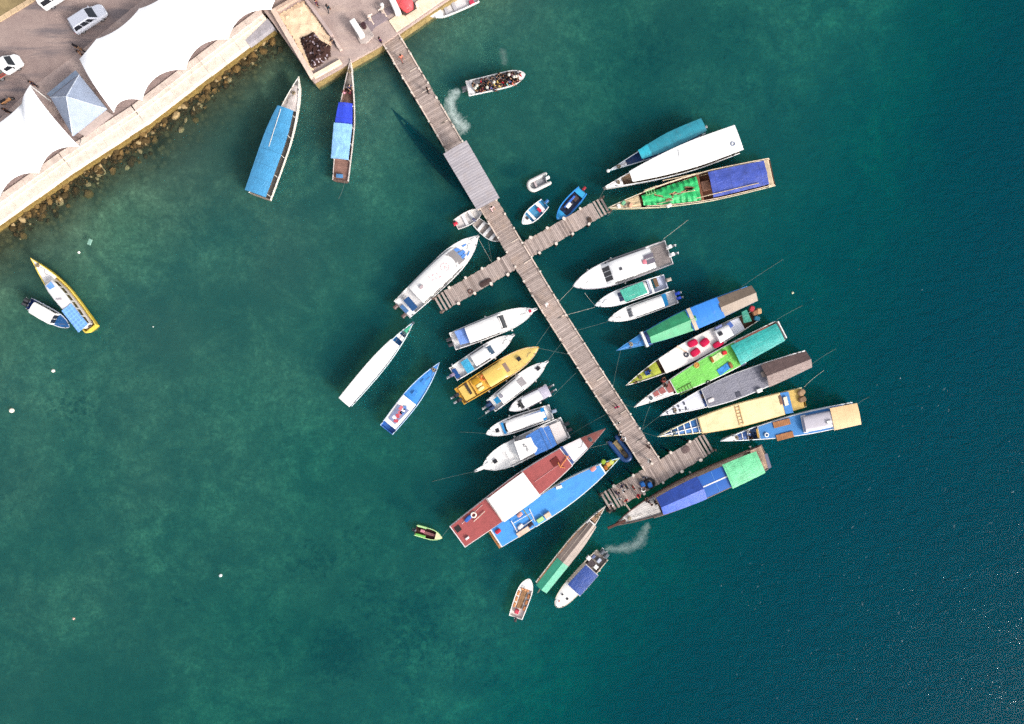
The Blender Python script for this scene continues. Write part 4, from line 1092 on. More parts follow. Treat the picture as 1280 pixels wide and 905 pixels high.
for nm, p_, sz, rz in (('one', (865.5, 429), (1.25, .85), -.1), ('two', (880.5, 428), (1.15, .9), .2), ('three', (868.8, 440.5), (1.2, .85), .1), ('four', (897.5, 430), (1.4, .7), .0)):
    lab = {'one': 'crimson cushion nearest the upper edge of the white sun deck', 'two': 'crimson cushion nearest the white deckhouse of the cushion boat', 'three': 'crimson cushion beside the black ring on the white sun deck', 'four': 'crimson cover on the lower side deck beside the deckhouse'}[nm]
    loose('deck_cushion', lab, 'cushion', p_, 1.62, M('cloth', '#c01846', amp=.25), cushion(sz[0], sz[1], .3), yaw(b) + rz, 'crimson cushions on the white deck')
loose('tyre', 'dark ring tyre lying on the white deck by the crimson cushions', 'tyre', (857.8, 443.5), 1.62, M('rubber', '#34384a'), ring(.24, .08))
loose('towel', 'pale peach towel spread on the white deck near the crimson cushions', 'towel', (851, 438), 1.6, M('cloth', '#f0cdb8'), mat_roll(.6, 1.4, .03), yaw(b) + .5)
loose('ladder', 'grey ladder lying at the front of the white cushion deck', 'ladder', (832, 446.5), 1.62, M('paint', '#b9b1ad'), lambda mb: ladder(mb, 1.5, .6, 4), yaw(b))
b.box('locker', (899, 409.5), (.9, .5, .4), 1.5, M('paint', '#7a83b4')); b.box('solar_panel', (911.5, 407), (.9, .7, .06), 1.5, M('glass', '#4a68b0', rough=.3), rz=.2)
b.poly('green_tarp', [(927, 390), (933.5, 387), (940, 401.5), (930, 404)], 1.5, M('tarp', '#2a8f78'), .12)
for p_, c_, k_ in (((939, 386), '#b8404a', 'red'), ((943, 391), '#9c6f52', 'brown'), ((945.5, 398), '#2b6f8c', 'blue'), ((948, 389), '#c79c74', 'tan')):
    loose('bundle', k_ + ' bundle of gear at the stern of the crimson cushion boat', 'bundle', p_, 1.35, M('cloth', c_), cushion(.75, .6, .4), random.random() * 3)
loose('blue_crate', 'blue crate on the yellow green bow', 'crate', (809, 466), 1.35, M('paint', '#2d5fb0'), crate(.5, .5, .3), .4)

b = Boat('tour_boat', 'boat with a lime green deck and a teal quilted awning', (792.5, 509.3), (976, 413), 3.0, 1.15, 2.0, zs=1.4, prof=(.88, .4, 1.7, .95), side='#ece8e4', rim='#efebe6', floor='#a36a5c', stripe='#d8d2cc')
fdeck(b, (838.5, 486), M('gel', '#efeae8'), -.05, .08)
LG = b
for q in ([(816, 491.5), (822, 487.5), (825, 493.5), (818.5, 496)], [(823, 487), (829, 483), (833, 490), (826.5, 493)], [(832, 482), (839, 477), (846, 488), (836, 491.5)]):
    b.poly('deck_panel', q, 1.74, M('paint', '#9b5450', amp=.25), .05)
b.plate('upper_deck', (924, 441), (842, 482.5), 2.05, M('tarp', '#6cc24a', amp=.2, dirtc='#8fe060'), .05, .0)
b.plate('deck_frame', (926, 440), (841, 483), 2.0, gw, -.04, .0)
b.canopy((975, 414), (919.5, 443.5), 2.6, M('tarp', '#1fa39c', seam=.9, seamy=.95, seamk=.75, amp=.2), 'awning', inset=.16, crown=.15, wr=.05, posts=4, base=2.0)
b.box('stern_rail', (978, 412), (.15, 2.3, .5), 1.2, gw, r=.02); b.poly('solar_panel', [(921.5, 446), (926.5, 442.5), (932.5, 455), (927, 458)], 2.3, M('glass', '#5a5a78', rough=.3), .05)
loose('sun_mat', 'green and white patterned mat with brown ends on the lime green deck', 'mat', (896, 446.5), 2.06, M('cloth', '#c8dca0', amp=.4, scale=4), mat_roll(1.7, .75), yaw(b) + .1)
loose('red_bag', 'red bag beside the patterned mat on the lime green deck', 'bag', (905, 441), 2.06, M('cloth', '#d2353c'), cushion(.6, .5, .35), .3)
loose('sun_mat', 'blue patterned mat with brown rim on the lime green deck', 'mat', (905, 461), 2.06, M('cloth', '#3f86c8', amp=.5, scale=4), mat_roll(1.7, .8), yaw(b) + .15)
loose('bolster', 'brown bolster at the end of the blue mat', 'cushion', (913, 456.5), 2.06, M('cloth', '#9a6a44'), cushion(.4, .8, .25), yaw(b))
loose('bolster', 'brown bolster at the end of the green patterned mat', 'cushion', (889.5, 449.5), 2.06, M('cloth', '#a4622e'), cushion(.35, .75, .25), yaw(b))
loose('basket', 'round wicker basket tray on the lime green deck', 'basket', (870.5, 456.5), 2.06, M('paint', '#c08a30'), lambda mb: (mb.torus((0, 0, .08), .3, .06), mb.ball((0, 0, .05), .26, sq=(1, 1, .2))))
loose('ladder', 'lime ladder lying at the front of the lime green deck', 'ladder', (857, 486), 2.06, M('paint', '#4f6e1a'), lambda mb: ladder(mb, 1.9, .7, 5), yaw(b))
loose('tyre', 'black tyre hanging at the deck edge of the lime green boat', 'tyre', (885, 478), 1.95, M('rubber', '#2c2c30'), ring(.22, .08))

b = Boat('tour_boat', 'boat with a slate grey deck and brown awning, white lattice bow', (825, 519.8), (1011, 447.3), 3.05, 1.15, 2.0, zs=1.5, prof=(.66, .5, 1.6, .95), side='#e9e6ea', rim='#efedef', floor='#6a5a54')
fdeck(b, (877, 500), M('gel', '#dcdce6', dirt=.3), -.05, .08)
b.poly('blue_hatch', [(870, 489.5), (878, 486.5), (880, 492), (872, 494)], 1.35, M('paint', '#20407c'), .1); b.poly('blue_hatch', [(875, 499), (882.5, 497.5), (884.5, 507), (878.5, 510)], 1.35, M('paint', '#20407c'), .1)
b.plate('upper_deck', (957, 468), (882, 498), 2.0, M('tarp', '#777683', amp=.12, dirtc='#a49da4'), .08, .0); b.plate('deck_frame', (958, 467.5), (881, 498.5), 1.95, gw2, -.03, .0)
b.canopy((1011, 448), (956, 469.5), 2.6, M('tarp', '#705853', amp=.15), 'awning', inset=.0, crown=.6, gable=True, wr=.03, posts=3, base=1.9)
b.plate('stern_board', .003, .022, .1, gw, .0, follow=True)
for i in range(4):
    for y_ in (-1, 1):
        t_ = .83 + i * .04; mb = MB(); mb.bbox((b.L * t_, y_ * b.w(t_) * .42, b.gz(t_) + .03), (.22, b.w(t_) * .5, .05), .01); mb.build('deck_slot', M('paint', '#3c3f4c'), b.root)
loose('white_box', 'white cool box on the edge of the slate grey deck', 'box', (948.5, 488), 2.02, M('gel', '#f2efea'), lambda mb: mb.bbox((0, 0, .17), (.65, .45, .34), .04), yaw(b))
b.hatch((923, 493), 2.03, .6, '#4c4c58'); b.box('vent', (954.5, 468), (.4, .6, .3), 2.0, M('paint', '#a8968c'))
loose('dog', '', 'dog', (888, 499.5), 2.02, M('cloth', '#eadfda'), lambda mb: None) if False else None
loose('towel', 'crumpled pale towel near the front of the slate grey deck', 'towel', (888.5, 500), 2.02, M('cloth', '#efe4e2'), cushion(.8, .45, .14), .4)

b = Boat('tour_boat', 'boat with a long pale yellow deck and white lattice over a blue bow', (822, 546), (1006, 496.5), 2.85, 1.15, 1.9, zs=1.4, prof=(.88, .42, 1.65, .95), side='#e8e2d2', rim='#e9dcae', floor='#b98f3c')
fdeck(b, (876, 531), M('paint', '#1f66a8'), -.12, .08)
for i in range(6): b.plate('bow_lath', .72 + i * .045, .727 + i * .045, .03, gw, .0, follow=True, n=2)
b.bar('bow_beam', (824, 545.5), (877, 532), 1.95, 1.45, .06, gw)
b.plate('upper_deck', (977, 504.5), (876, 532), 1.95, M('paint', '#ecd3a2', amp=.16, dirtc='#d9b48c', seam=4.2, seamk=.82, seamw=.015), .06, .0); b.plate('deck_frame', (978, 504), (875, 532.5), 1.9, M('paint', '#dcbe84'), -.03, .0)
b.plate('aft_deck', .02, (977, 504), .3, M('paint', '#d0ac58', amp=.25), .05, follow=True)
b.poly('blue_well', [(974.5, 491.5), (985.5, 489.5), (992, 516), (982, 517.5)], 1.6, M('paint', '#2f7cc0'), .1); b.poly('well_seat', [(979, 497), (983.5, 495.5), (986, 506), (981.5, 507.5)], 1.72, M('cloth', '#e9e0cc'), .2)
loose('ladder', 'tan ladder lying across the long pale yellow deck', 'ladder', (924, 519), 1.97, M('paint', '#cfa66a'), lambda mb: ladder(mb, 2.4, .5, 6), yaw(b) + math.pi / 2)
for p_, k_, c_ in (((1001, 490.5), 'rear', '#a98a6c'), ((1002, 499), 'middle', '#8c7058')): loose('gear_pile', k_ + ' heap of brown gear at the stern of the yellow deck boat', 'gear', p_, 1.5, M('cloth', c_, amp=.4, scale=4), cushion(.9, .7, .4), random.random())
b.box('stair', (976, 500), (.35, 1.1, .5), 1.5, M('wood', '#8a6650'))

b = Boat('tour_boat', 'blue decked boat with a beige rear roof and grey cabin top', (900.5, 551.5), (1074, 516.8), 2.85, 1.1, 1.9, zs=2.3, prof=(.95, .3, 1.7, .95), side='#e9edf0', rim='#eaf0f4', floor='#234f86', floor_kind='paint', stripe='#3a80c4')
fdeck(b, (937, 544.5), M('paint', '#1d4f94'), -.12, .08); b.plate('bow_cap', .88, .99, .0, gw, .02, .05, follow=True)
for i in range(3): b.plate('bow_lath', .79 + i * .04, .795 + i * .04, .0, gw, .0, follow=True, n=2)
b.plate('upper_deck', (1040, 523), (949.5, 541), 1.75, M('paint', '#2576b8', amp=.12, dirtc='#3f9ad0'), .12, .0); b.plate('deck_frame', (1040, 523), (948.5, 541.3), 1.7, gw, .02, .0)
b.plate('fore_bench', (945, 542), (949, 541), .25, M('wood', '#c69a4c', across=True), .3, follow=True)
b.cabin((1041, 524), (1006, 531), (1003, 532), 1.7, .75, M('gel', '#b8b3bc', dirt=.3), .42, .04)
b.plate('cabin_frame', (1009, 530.5), (1003, 531.8), 1.9, gw, .3)
b.canopy((1074, 516.8), (1040, 523.5), 2.5, M('roofing', '#e0bc8c', amp=.12), 'rear_roof', inset=.04, crown=.1, wr=.01, posts=3)
for p_, lab in (((977, 529), 'brown slatted mat on the upper side of the blue deck'), ((981, 545), 'brown slatted mat on the lower side of the blue deck')):
    loose('slat_mat', lab, 'mat', p_, 1.8, M('wood', '#a9734c', across=True, plank=.22), mat_roll(2.1, .75, .08), yaw(b) + .05, 'slatted mats on the blue deck')
b.box('white_locker', (1037, 527.5), (.6, .35, .25), 2.5, gw)
loose('coil', 'white coil of rope on the blue deck behind the bow', 'rope', (958, 543.5), 1.8, M('cloth', '#f0eeea'), ring(.22, .07))

b = Boat('tour_boat', 'dark hulled boat at the jetty end with blue, glassy blue and green roofs', (766, 657.5), (963.5, 571.5), 3.45, 1.1, 2.1, zs=2.6, prof=(.86, .38, 2.2, .9), side='#4a3430', rim='#5a4038', floor='#8a7a70', rake=1.6)
ENDB = b
fdeck(b, (822, 632), M('wood', '#cfcac6', plank=.25, amp=.35), -.2, .1)
b.box('bowsprit', (771, 655.5), (2.4, .3, .2), 2.0, M('wood', '#5a3a32'))
b.canopy((877, 607.5), (824, 631), 2.6, M('tarp', '#2f55b8', amp=.25), 'tarp', inset=.22, crown=.75, gable=True, wr=.05, posts=3)
b.canopy((911, 592.5), (874, 609), 2.5, M('glass', '#1c5fb4', rough=.3), 'glass_roof', inset=.34, crown=.05, wr=.0, posts=2)
b.plate('roof_beam', (911, 592.5), (874, 609), 2.58, gw2, 0, wmul=.045)
b.plate('roof_seam', (893.5, 600.2), (893.1, 600.4), 2.56, M('paint', '#4f8fd0'), .34, n=2)
b.canopy((950, 575.5), (908.5, 594), 2.75, M('tarp', '#66c890', amp=.2), 'tarp', inset=.12, crown=.12, wr=.03, posts=3)
b.plate('side_rail', .02, .78, .12, M('wood', '#3c2824'), 0, follow=True, n=16, wmul=1.01, th=.08) if False else b.rail(.03, .76, .5, '#6a4a40', .05, r=.05, step=1.4)
b.plate('aft_deck', .01, .08, .2, M('wood', '#c9a890', across=True), .1, follow=True)
b.poly('solar_panel', [(955.5, 568), (959, 566.5), (964.5, 584), (960.5, 586)], 2.0, M('glass', '#6a6a80', rough=.3), .06)
b.fenders((.06, .45), -1)

# ---- lower middle
b = Boat('tour_boat', 'large boat with dark red decks and a broad white roof amidships', (757, 535.5), (571, 671), 3.7, 1.2, 2.2, zs=1.5, prof=(.85, .45, 1.8, .9), side='#e9e4e2', rim='#d8cfd0', floor='#8f4a46', floor_kind='paint', rake=1.4)
RB = b
RD = M('paint', '#a04a48', amp=.16, dirtc='#b8686a', dirt=.35)
fdeck(b, (711, 570), gw2, -.05, .08); b.plate('bowsprit_deck', .86, 1.0, .02, M('paint', '#7c3f38'), .02, .02, follow=True)
b.poly('blue_step', [(699.5, 559), (703, 557.5), (717.5, 577.5), (714.5, 582.5)], 1.6, M('paint', '#33508c'), .1)
b.plate('fore_deck_red', (662.5, 605), (707.5, 571.5), 2.1, RD, .08, .0); b.plate('deck_frame', (662.5, 605), (708.3, 571), 2.04, gw2, -.0, .0)
b.canopy((619, 637), (664, 604), 3.0, M('gel', '#f7f6f3', amp=.03, dirt=.08), 'roof', inset=.06, crown=.08, wr=.0, posts=4, base=2)
b.plate('aft_deck_red', .01, (620, 636), 1.9, RD, .06, .0); b.plate('deck_frame', .004, (621, 635.5), 1.84, gw2, -.02, .0)
b.bar('deck_seam', (668, 602.5), (700, 580), 2.12, 2.12, .03, M('paint', '#c89090')); b.bar('deck_seam', (603, 631), (577, 655), 1.92, 1.92, .035, M('paint', '#d8b8b4'))
b.bar('boom', (606, 639), (592, 652), 2.05, 2.05, .05, M('paint', '#d9c2b2')); b.plate('cross_beam', (619.5, 636.3), (617.5, 637.8), 2.1, M('paint', '#e2cfc6'), .05, n=2)
b.hatch((572.5, 661), 1.93, .7, '#2c2624'); b.box('ladder_step', (584, 673), (.5, .25, .3), 1.9, gw2)
loose('lifebuoy', 'white lifebuoy lying on the dark red stern deck', 'lifebuoy', (592, 643.5), 1.93, M('gel', '#f4e9dc'), ring(.3, .09))
loose('blue_bag', 'blue bag beside the white lifebuoy on the dark red stern deck', 'bag', (585, 648), 1.93, M('cloth', '#3568b8'), cushion(1.0, .5, .3), .8)
def anchor(mb):
    mb.tube([(-.9, 0, .1), (.8, 0, .15)], .06); mb.tube([(.8, 0, .12), (.5, .55, .12)], .06); mb.tube([(.8, 0, .12), (.5, -.55, .12)], .06); mb.tube([(-.7, .45, .1), (-.7, -.45, .1)], .05)
loose('anchor', 'orange painted anchor lying on the dark red foredeck', 'anchor', (705, 577), 2.12, M('paint', '#d9874c'), anchor, -2.2)
loose('dark_mat', 'dark red mat beside the orange anchor', 'mat', (694, 577), 2.12, M('cloth', '#6a2a28'), mat_roll(1.0, .9), .6)

b = Boat('tour_boat', 'large boat with a long bright blue deck and yellow green bow cushions', (775, 572.3), (616.5, 674.5), 3.1, 1.15, 1.9, zs=1.5, prof=(.86, .45, 1.9, .9), side='#6ab4d8', rim='#cfe4ee', floor='#c0b94a', floor_kind='paint')
fdeck(b, (756, 582), M('paint', '#b9bf4a', amp=.35, scale=3), -.18, .2)
BD = M('paint', '#3f93e2', amp=.14, dirtc='#7ab8f0')
b.plate('upper_deck', (661, 646), (752, 585.5), 2.0, BD, .12, .0); b.plate('deck_frame', (661, 646), (753.5, 584.7), 1.94, gw, .02, .0)
b.plate('aft_deck', .03, (660, 646.5), 1.85, BD, .12, .0); b.plate('deck_frame', .02, (660, 646.5), 1.79, gw2, .04, .0)
for a_, c_ in (((661.5, 636), (669, 652)), ((639, 651), (646.5, 665))): b.bar('deck_beam', a_, c_, 2.05, 2.05, .06, gw2)
b.bar('deck_beam', (640, 655), (663, 641.5), 2.0, 2.0, .04, gw2); b.bar('deck_beam', (645, 664), (668, 648), 2.0, 2.0, .04, gw2)
b.plate('stern_board', .0, .022, .25, M('wood', '#b07a4c', across=True), .0, follow=True)
b.box('deck_locker', (684.5, 644.5), (.8, .6, .4), 2.0, M('paint', '#d8c0a8')); b.box('green_box', (675.5, 650), (.9, .5, .35), 2.0, M('paint', '#a9d48c')); b.box('side_bench', (654, 665), (1.7, .6, .35), 1.85, M('paint', '#e0c0aa'))
for nm, lab, p_, c_, z_ in (('towel', 'white towel lying on the blue stern deck', (650.5, 658), '#f4f0ee', 1.9), ('red_bag', 'red crate at the stern of the bright blue deck', (622.5, 664), '#c0344a', 1.9), ('folded_cloth', 'pink folded cloth near the front of the bright blue deck', (741.5, 586), '#e49a90', 2.03), ('pink_mat', 'pink mat on the blue deck beside the white roof', (649.5, 643), '#d8a49c', 2.0), ('dark_bag', 'dark bag on the blue stern deck beside the bench', (663, 655.5), '#3a3440', 1.9), ('white_box', 'white box on the upper edge of the bright blue deck', (698.5, 608.5), '#f2f0ee', 2.03)):
    loose(nm, lab, nm.split('_')[-1], p_, z_, M('cloth', c_), cushion(.75, .5, .2) if nm != 'white_box' else (lambda mb: mb.bbox((0, 0, .15), (.75, .35, .3), .04)), yaw(b) + random.uniform(-.3, .3))
for p_, c_, lab in (((754, 577), '#8fae3a', 'green'), ((760, 580), '#d8a05a', 'orange'), ((757, 584), '#a5632e', 'brown'), ((764, 577.5), '#c9cf6a', 'pale yellow')):
    loose('bow_cushion', lab + ' cushion in the bow of the bright blue boat', 'cushion', p_, 1.65, M('cloth', c_), cushion(.6, .5, .25), random.random() * 3)

b = Boat('tour_boat', 'slender boat with a brown corrugated roof ending in green, bow at the jetty tip', (757.2, 632.5), (676.5, 736.5), 1.75, .85, 1.5, zs=2.1, prof=(.94, .5, 1.7, .95), side='#d8d0c8', rim='#e5ddd2', floor='#b08a6c')
fdeck(b, (743, 652), M('wood', '#c09a7c'), -.1, .1); b.plate('cross_board', (737.5, 656.5), (741, 652.5), .05, gw2, .02, follow=True, n=3)
b.canopy((702.5, 703), (740.5, 654.5), 2.1, M('roofing', '#8b7a70', amp=.2, dirtc='#b09a84'), 'roof', inset=.0, crown=.3, gable=True, wr=.0, posts=4)
b.canopy((676.5, 736.5), (703, 702.3), 2.13, M('roofing', '#36a07f', amp=.2), 'roof', inset=.0, crown=.3, gable=True, wr=.01, posts=3)
for v in (-.5, .5):
    mb = MB(); q = b.px(740, 655, 2.25); q2 = b.px(703, 702, 2.25); mb.box(((q.x + q2.x) / 2, v * .85, 2.24), (q.x - q2.x, .05, .04)); mb.build('roof_batten', M('paint', '#a99a8c'), b.root)
b.bar('rudder_post', (675, 736), (672, 741), 1.0, 1.0, .06, M('wood', '#8a7a6a'))

b = Boat('speedboat', 'white speedboat with a royal blue awning and open grey stern, below the jetty end', (695, 758.5), (753, 693.5), 2.25, .85, 1.15, prof='blunt', side='#eceae6', rim='#cfc3b2', floor='#8a8078', floor_kind='paint', kind='gel', group=SP, floor_z=.4)
fdeck(b, (717, 734), gw, -.03, .08, crown=.12)
b.canopy((738.5, 711.5), (715.5, 736), 2.05, M('tarp', '#1c428f', amp=.16, seam=.7, seamk=1.15), 'awning', inset=.1, crown=.06, wr=.01, posts=2)
b.plate('awning_frame', (739, 711), (715, 736.5), 1.97, gw2, .06)
b.box('fish_box', (739, 704.5), (.8, .8, .35), .5, M('paint', '#3a2c34')); b.box('seat', (745, 709), (.5, .5, .4), .5, gw2); b.box('seat', (736, 698), (.5, .5, .4), .5, gw2); b.box('cooler', (749, 701), (.6, .4, .35), .5, M('paint', '#b8c0d2')); b.box('toolbox', (742, 696), (.5, .35, .3), .5, M('paint', '#55618a'))
b.motor(-.3, '#5f656e'); b.motor(.35, '#5f656e'); b.hatch((709, 748.5), 1.1, .3); b.hatch((703, 743), 1.1, .22); b.box('red_light', (699, 751.5), (.25, .2, .1), 1.1, M('paint', '#c08070')); b.fenders((.55, .2), 1, '#d8b89a', .12)
b = Boat('passenger_boat', 'small white open boat with tan seats and a red engine box', (662, 723.5), (644.5, 772), 1.95, .75, 1.0, prof=(.9, .5, 3, .7), side='#f4f0ea', floor='#efe6de', floor_kind='gel', kind='gel', group=SM, floor_z=.4)
fdeck(b, .74, gw); b.plate('centre_board', .22, .66, -.3, M('wood', '#9c7654', plank=.3), .1, follow=True, wmul=.45)
for sg in (-1, 1):
    for k in range(3):
        mb = MB(); mb.bbox((b.L * (.27 + .15 * k), sg * .66, .62), (.55, .3, .2), .04); mb.build('seat', M('cloth', '#c98a5c' if sg > 0 else '#b0744e'), b.root)
mb = MB()
for y in (-.35, 0, .35): mb.bbox((b.L * .7, y, .62), (.35, .28, .2), .04)
mb.build('front_seat', M('cloth', '#cf9468'), b.root)
b.box('engine_box', (646, 765), (.5, .5, .45), .5, M('paint', '#c2334a')); b.motor(-.05, '#3a2f32', k=.7); b.box('cleat', (655, 734.5), (.3, .1, .1), 1.02, M('paint', '#4a4a55'))
b = Boat('dinghy', 'tiny lime green dinghy with brown inside, drifting at the lower left', (553, 672.7), (519.5, 662.8), 1.4, .5, .75, prof=(.95, .45, 2.4, .85), side='#c9dba0', rim='#b8e09a', floor='#4a2c2a', floor_kind='wood', kind='paint', group=SM, floor_z=.15)
fdeck(b, .74, M('paint', '#efdfb4'), -.02, .05, crown=.05); b.box('side_bench', (527.5, 658.7), (1.2, .25, .2), .3, M('paint', '#a3d68a')); b.box('side_bench', (525.3, 669.5), (1.3, .28, .2), .3, M('paint', '#6ab54a')); b.plate('centre_board', .3, .72, -.12, M('wood', '#8a5a5c'), .1, follow=True, wmul=.4); b.box('pink_tin', (528, 663.8), (.5, .35, .25), .3, M('paint', '#c9808f')); b.motor(0, '#20242e', k=.65)
b = rib('inflatable_dinghy', 'worn blue inflatable dinghy with tan floor tied beside the jetty near its end', (788, 576.5), (768, 551.5), 1.75, '#24497f', '#8f7a52', r=.3)
b.box('dark_bag', (780, 565.5), (.5, .4, .2), .2, M('cloth', '#3a3430'))
# ---- old hull lying on the bottom beside the jetty
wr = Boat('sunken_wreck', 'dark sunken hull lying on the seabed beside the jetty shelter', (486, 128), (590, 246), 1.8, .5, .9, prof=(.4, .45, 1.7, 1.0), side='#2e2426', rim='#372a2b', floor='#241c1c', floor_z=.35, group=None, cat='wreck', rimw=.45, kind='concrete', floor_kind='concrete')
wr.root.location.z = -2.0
for t in (): wr.plate('rib', t, t + .03, -.06, M('wood', '#2c2224'), .05, follow=True, n=2)

# ---- deck fittings common to all the larger boats
rq = random.Random(21)
for b, grp in Boat.ALL:
    if grp is None or b.L < 6: continue
    for t_ in ((.04, .93) if grp == SP else (.05, .9)):
        for sg in (-1, 1):
            y = sg * max(b.w(t_) - .06, .05); mb = MB(); mb.tube([(t_ * b.L - .14, y, b.gz(t_) + .08), (t_ * b.L + .14, y, b.gz(t_) + .08)], .03, 6); mb.box((t_ * b.L, y, b.gz(t_) + .03), (.1, .06, .1)); mb.build('cleat', M('paint', '#6f6a68'), b.root)
    if grp != SP and grp != SM:
        t_ = rq.uniform(.86, .9); mb = MB()
        for k in range(3): mb.torus((t_ * b.L, rq.uniform(-.1, .1), b.gz(t_) + .03 + .06 * k), .2 - .03 * k, .04, 14, 6)
        mb.build('rope_coil', M('cloth', rq.choice(('#8a7a62', '#5a6a70', '#a89a80'))), b.root)
        pts = []; x = (t_ - .02) * b.L; y = 0
        for k in range(7): pts.append((x, y, b.gz(x / b.L) + .02)); x -= .22; y = max(-b.w(x / b.L) + .25, min(b.w(x / b.L) - .25, y + rq.uniform(-.3, .3)))
        mb = MB(); mb.tube(pts, .022, 5); mb.build('loose_line', M('cloth', '#6a655a'), b.root)
    elif grp == SP:
        t_ = .55; mb = MB(); mb.tube([(t_ * b.L, .3, 1.6), (t_ * b.L - .5, .34, 3.4)], .014, 5); mb.build('antenna', M('paint', '#e8e8e8'), b.root)
        pts = []; x = .9 * b.L; y = 0
        for k in range(6): pts.append((x, y, b.gz(x / b.L) + .06)); x -= .15; y += rq.uniform(-.15, .15)
        mb = MB(); mb.tube(pts, .02, 5); mb.build('bow_line', M('cloth', '#8d8a84'), b.root)
# ------------------------------------------------------------------ jetties
DZ = 1.25
JM = M('wood', '#8f7672')
def deckmat():
    m = bpy.data.materials.new('jetty_planks'); t = NT(m)
    pb = t.n('ShaderNodeBsdfPrincipled'); t.l(pb.outputs[0], t.out.inputs[0]); pb.inputs['Roughness'].default_value = .85; pb.inputs['Specular IOR Level'].default_value = .2
    oc = t.n('ShaderNodeTexCoord').outputs['Object']; pv = t.n('ShaderNodeAttribute', attribute_name='pv').outputs['Fac']
    c = t.mix(pv, lin('#8f807a'), lin('#c2b0a8'))
    n = t.noise(oc, .35, 5, .7); c = t.mix(t.ramp(n, .5, .75, 0, .6), c, lin('#bb9f89'))
    n = t.noise(oc, 3.0, 6, .7); c = t.mix(t.ramp(n, .5, .8, 0, .6), c, lin('#5b4a48'))
    t.l(c, pb.inputs['Base Color'])
    b = t.n('ShaderNodeBump'); b.inputs['Distance'].default_value = .01; t.l(n, b.inputs['Height']); t.l(b.outputs[0], pb.inputs['Normal'])
    return m
PLANK = deckmat(); KERB = M('wood', '#d8c4b6', plank=3.0, amp=.25); PILEM = M('concrete', '#d9cdc2', amp=.2); PILED = M('wood', '#4a3d36', plank=9)
pile_me = None
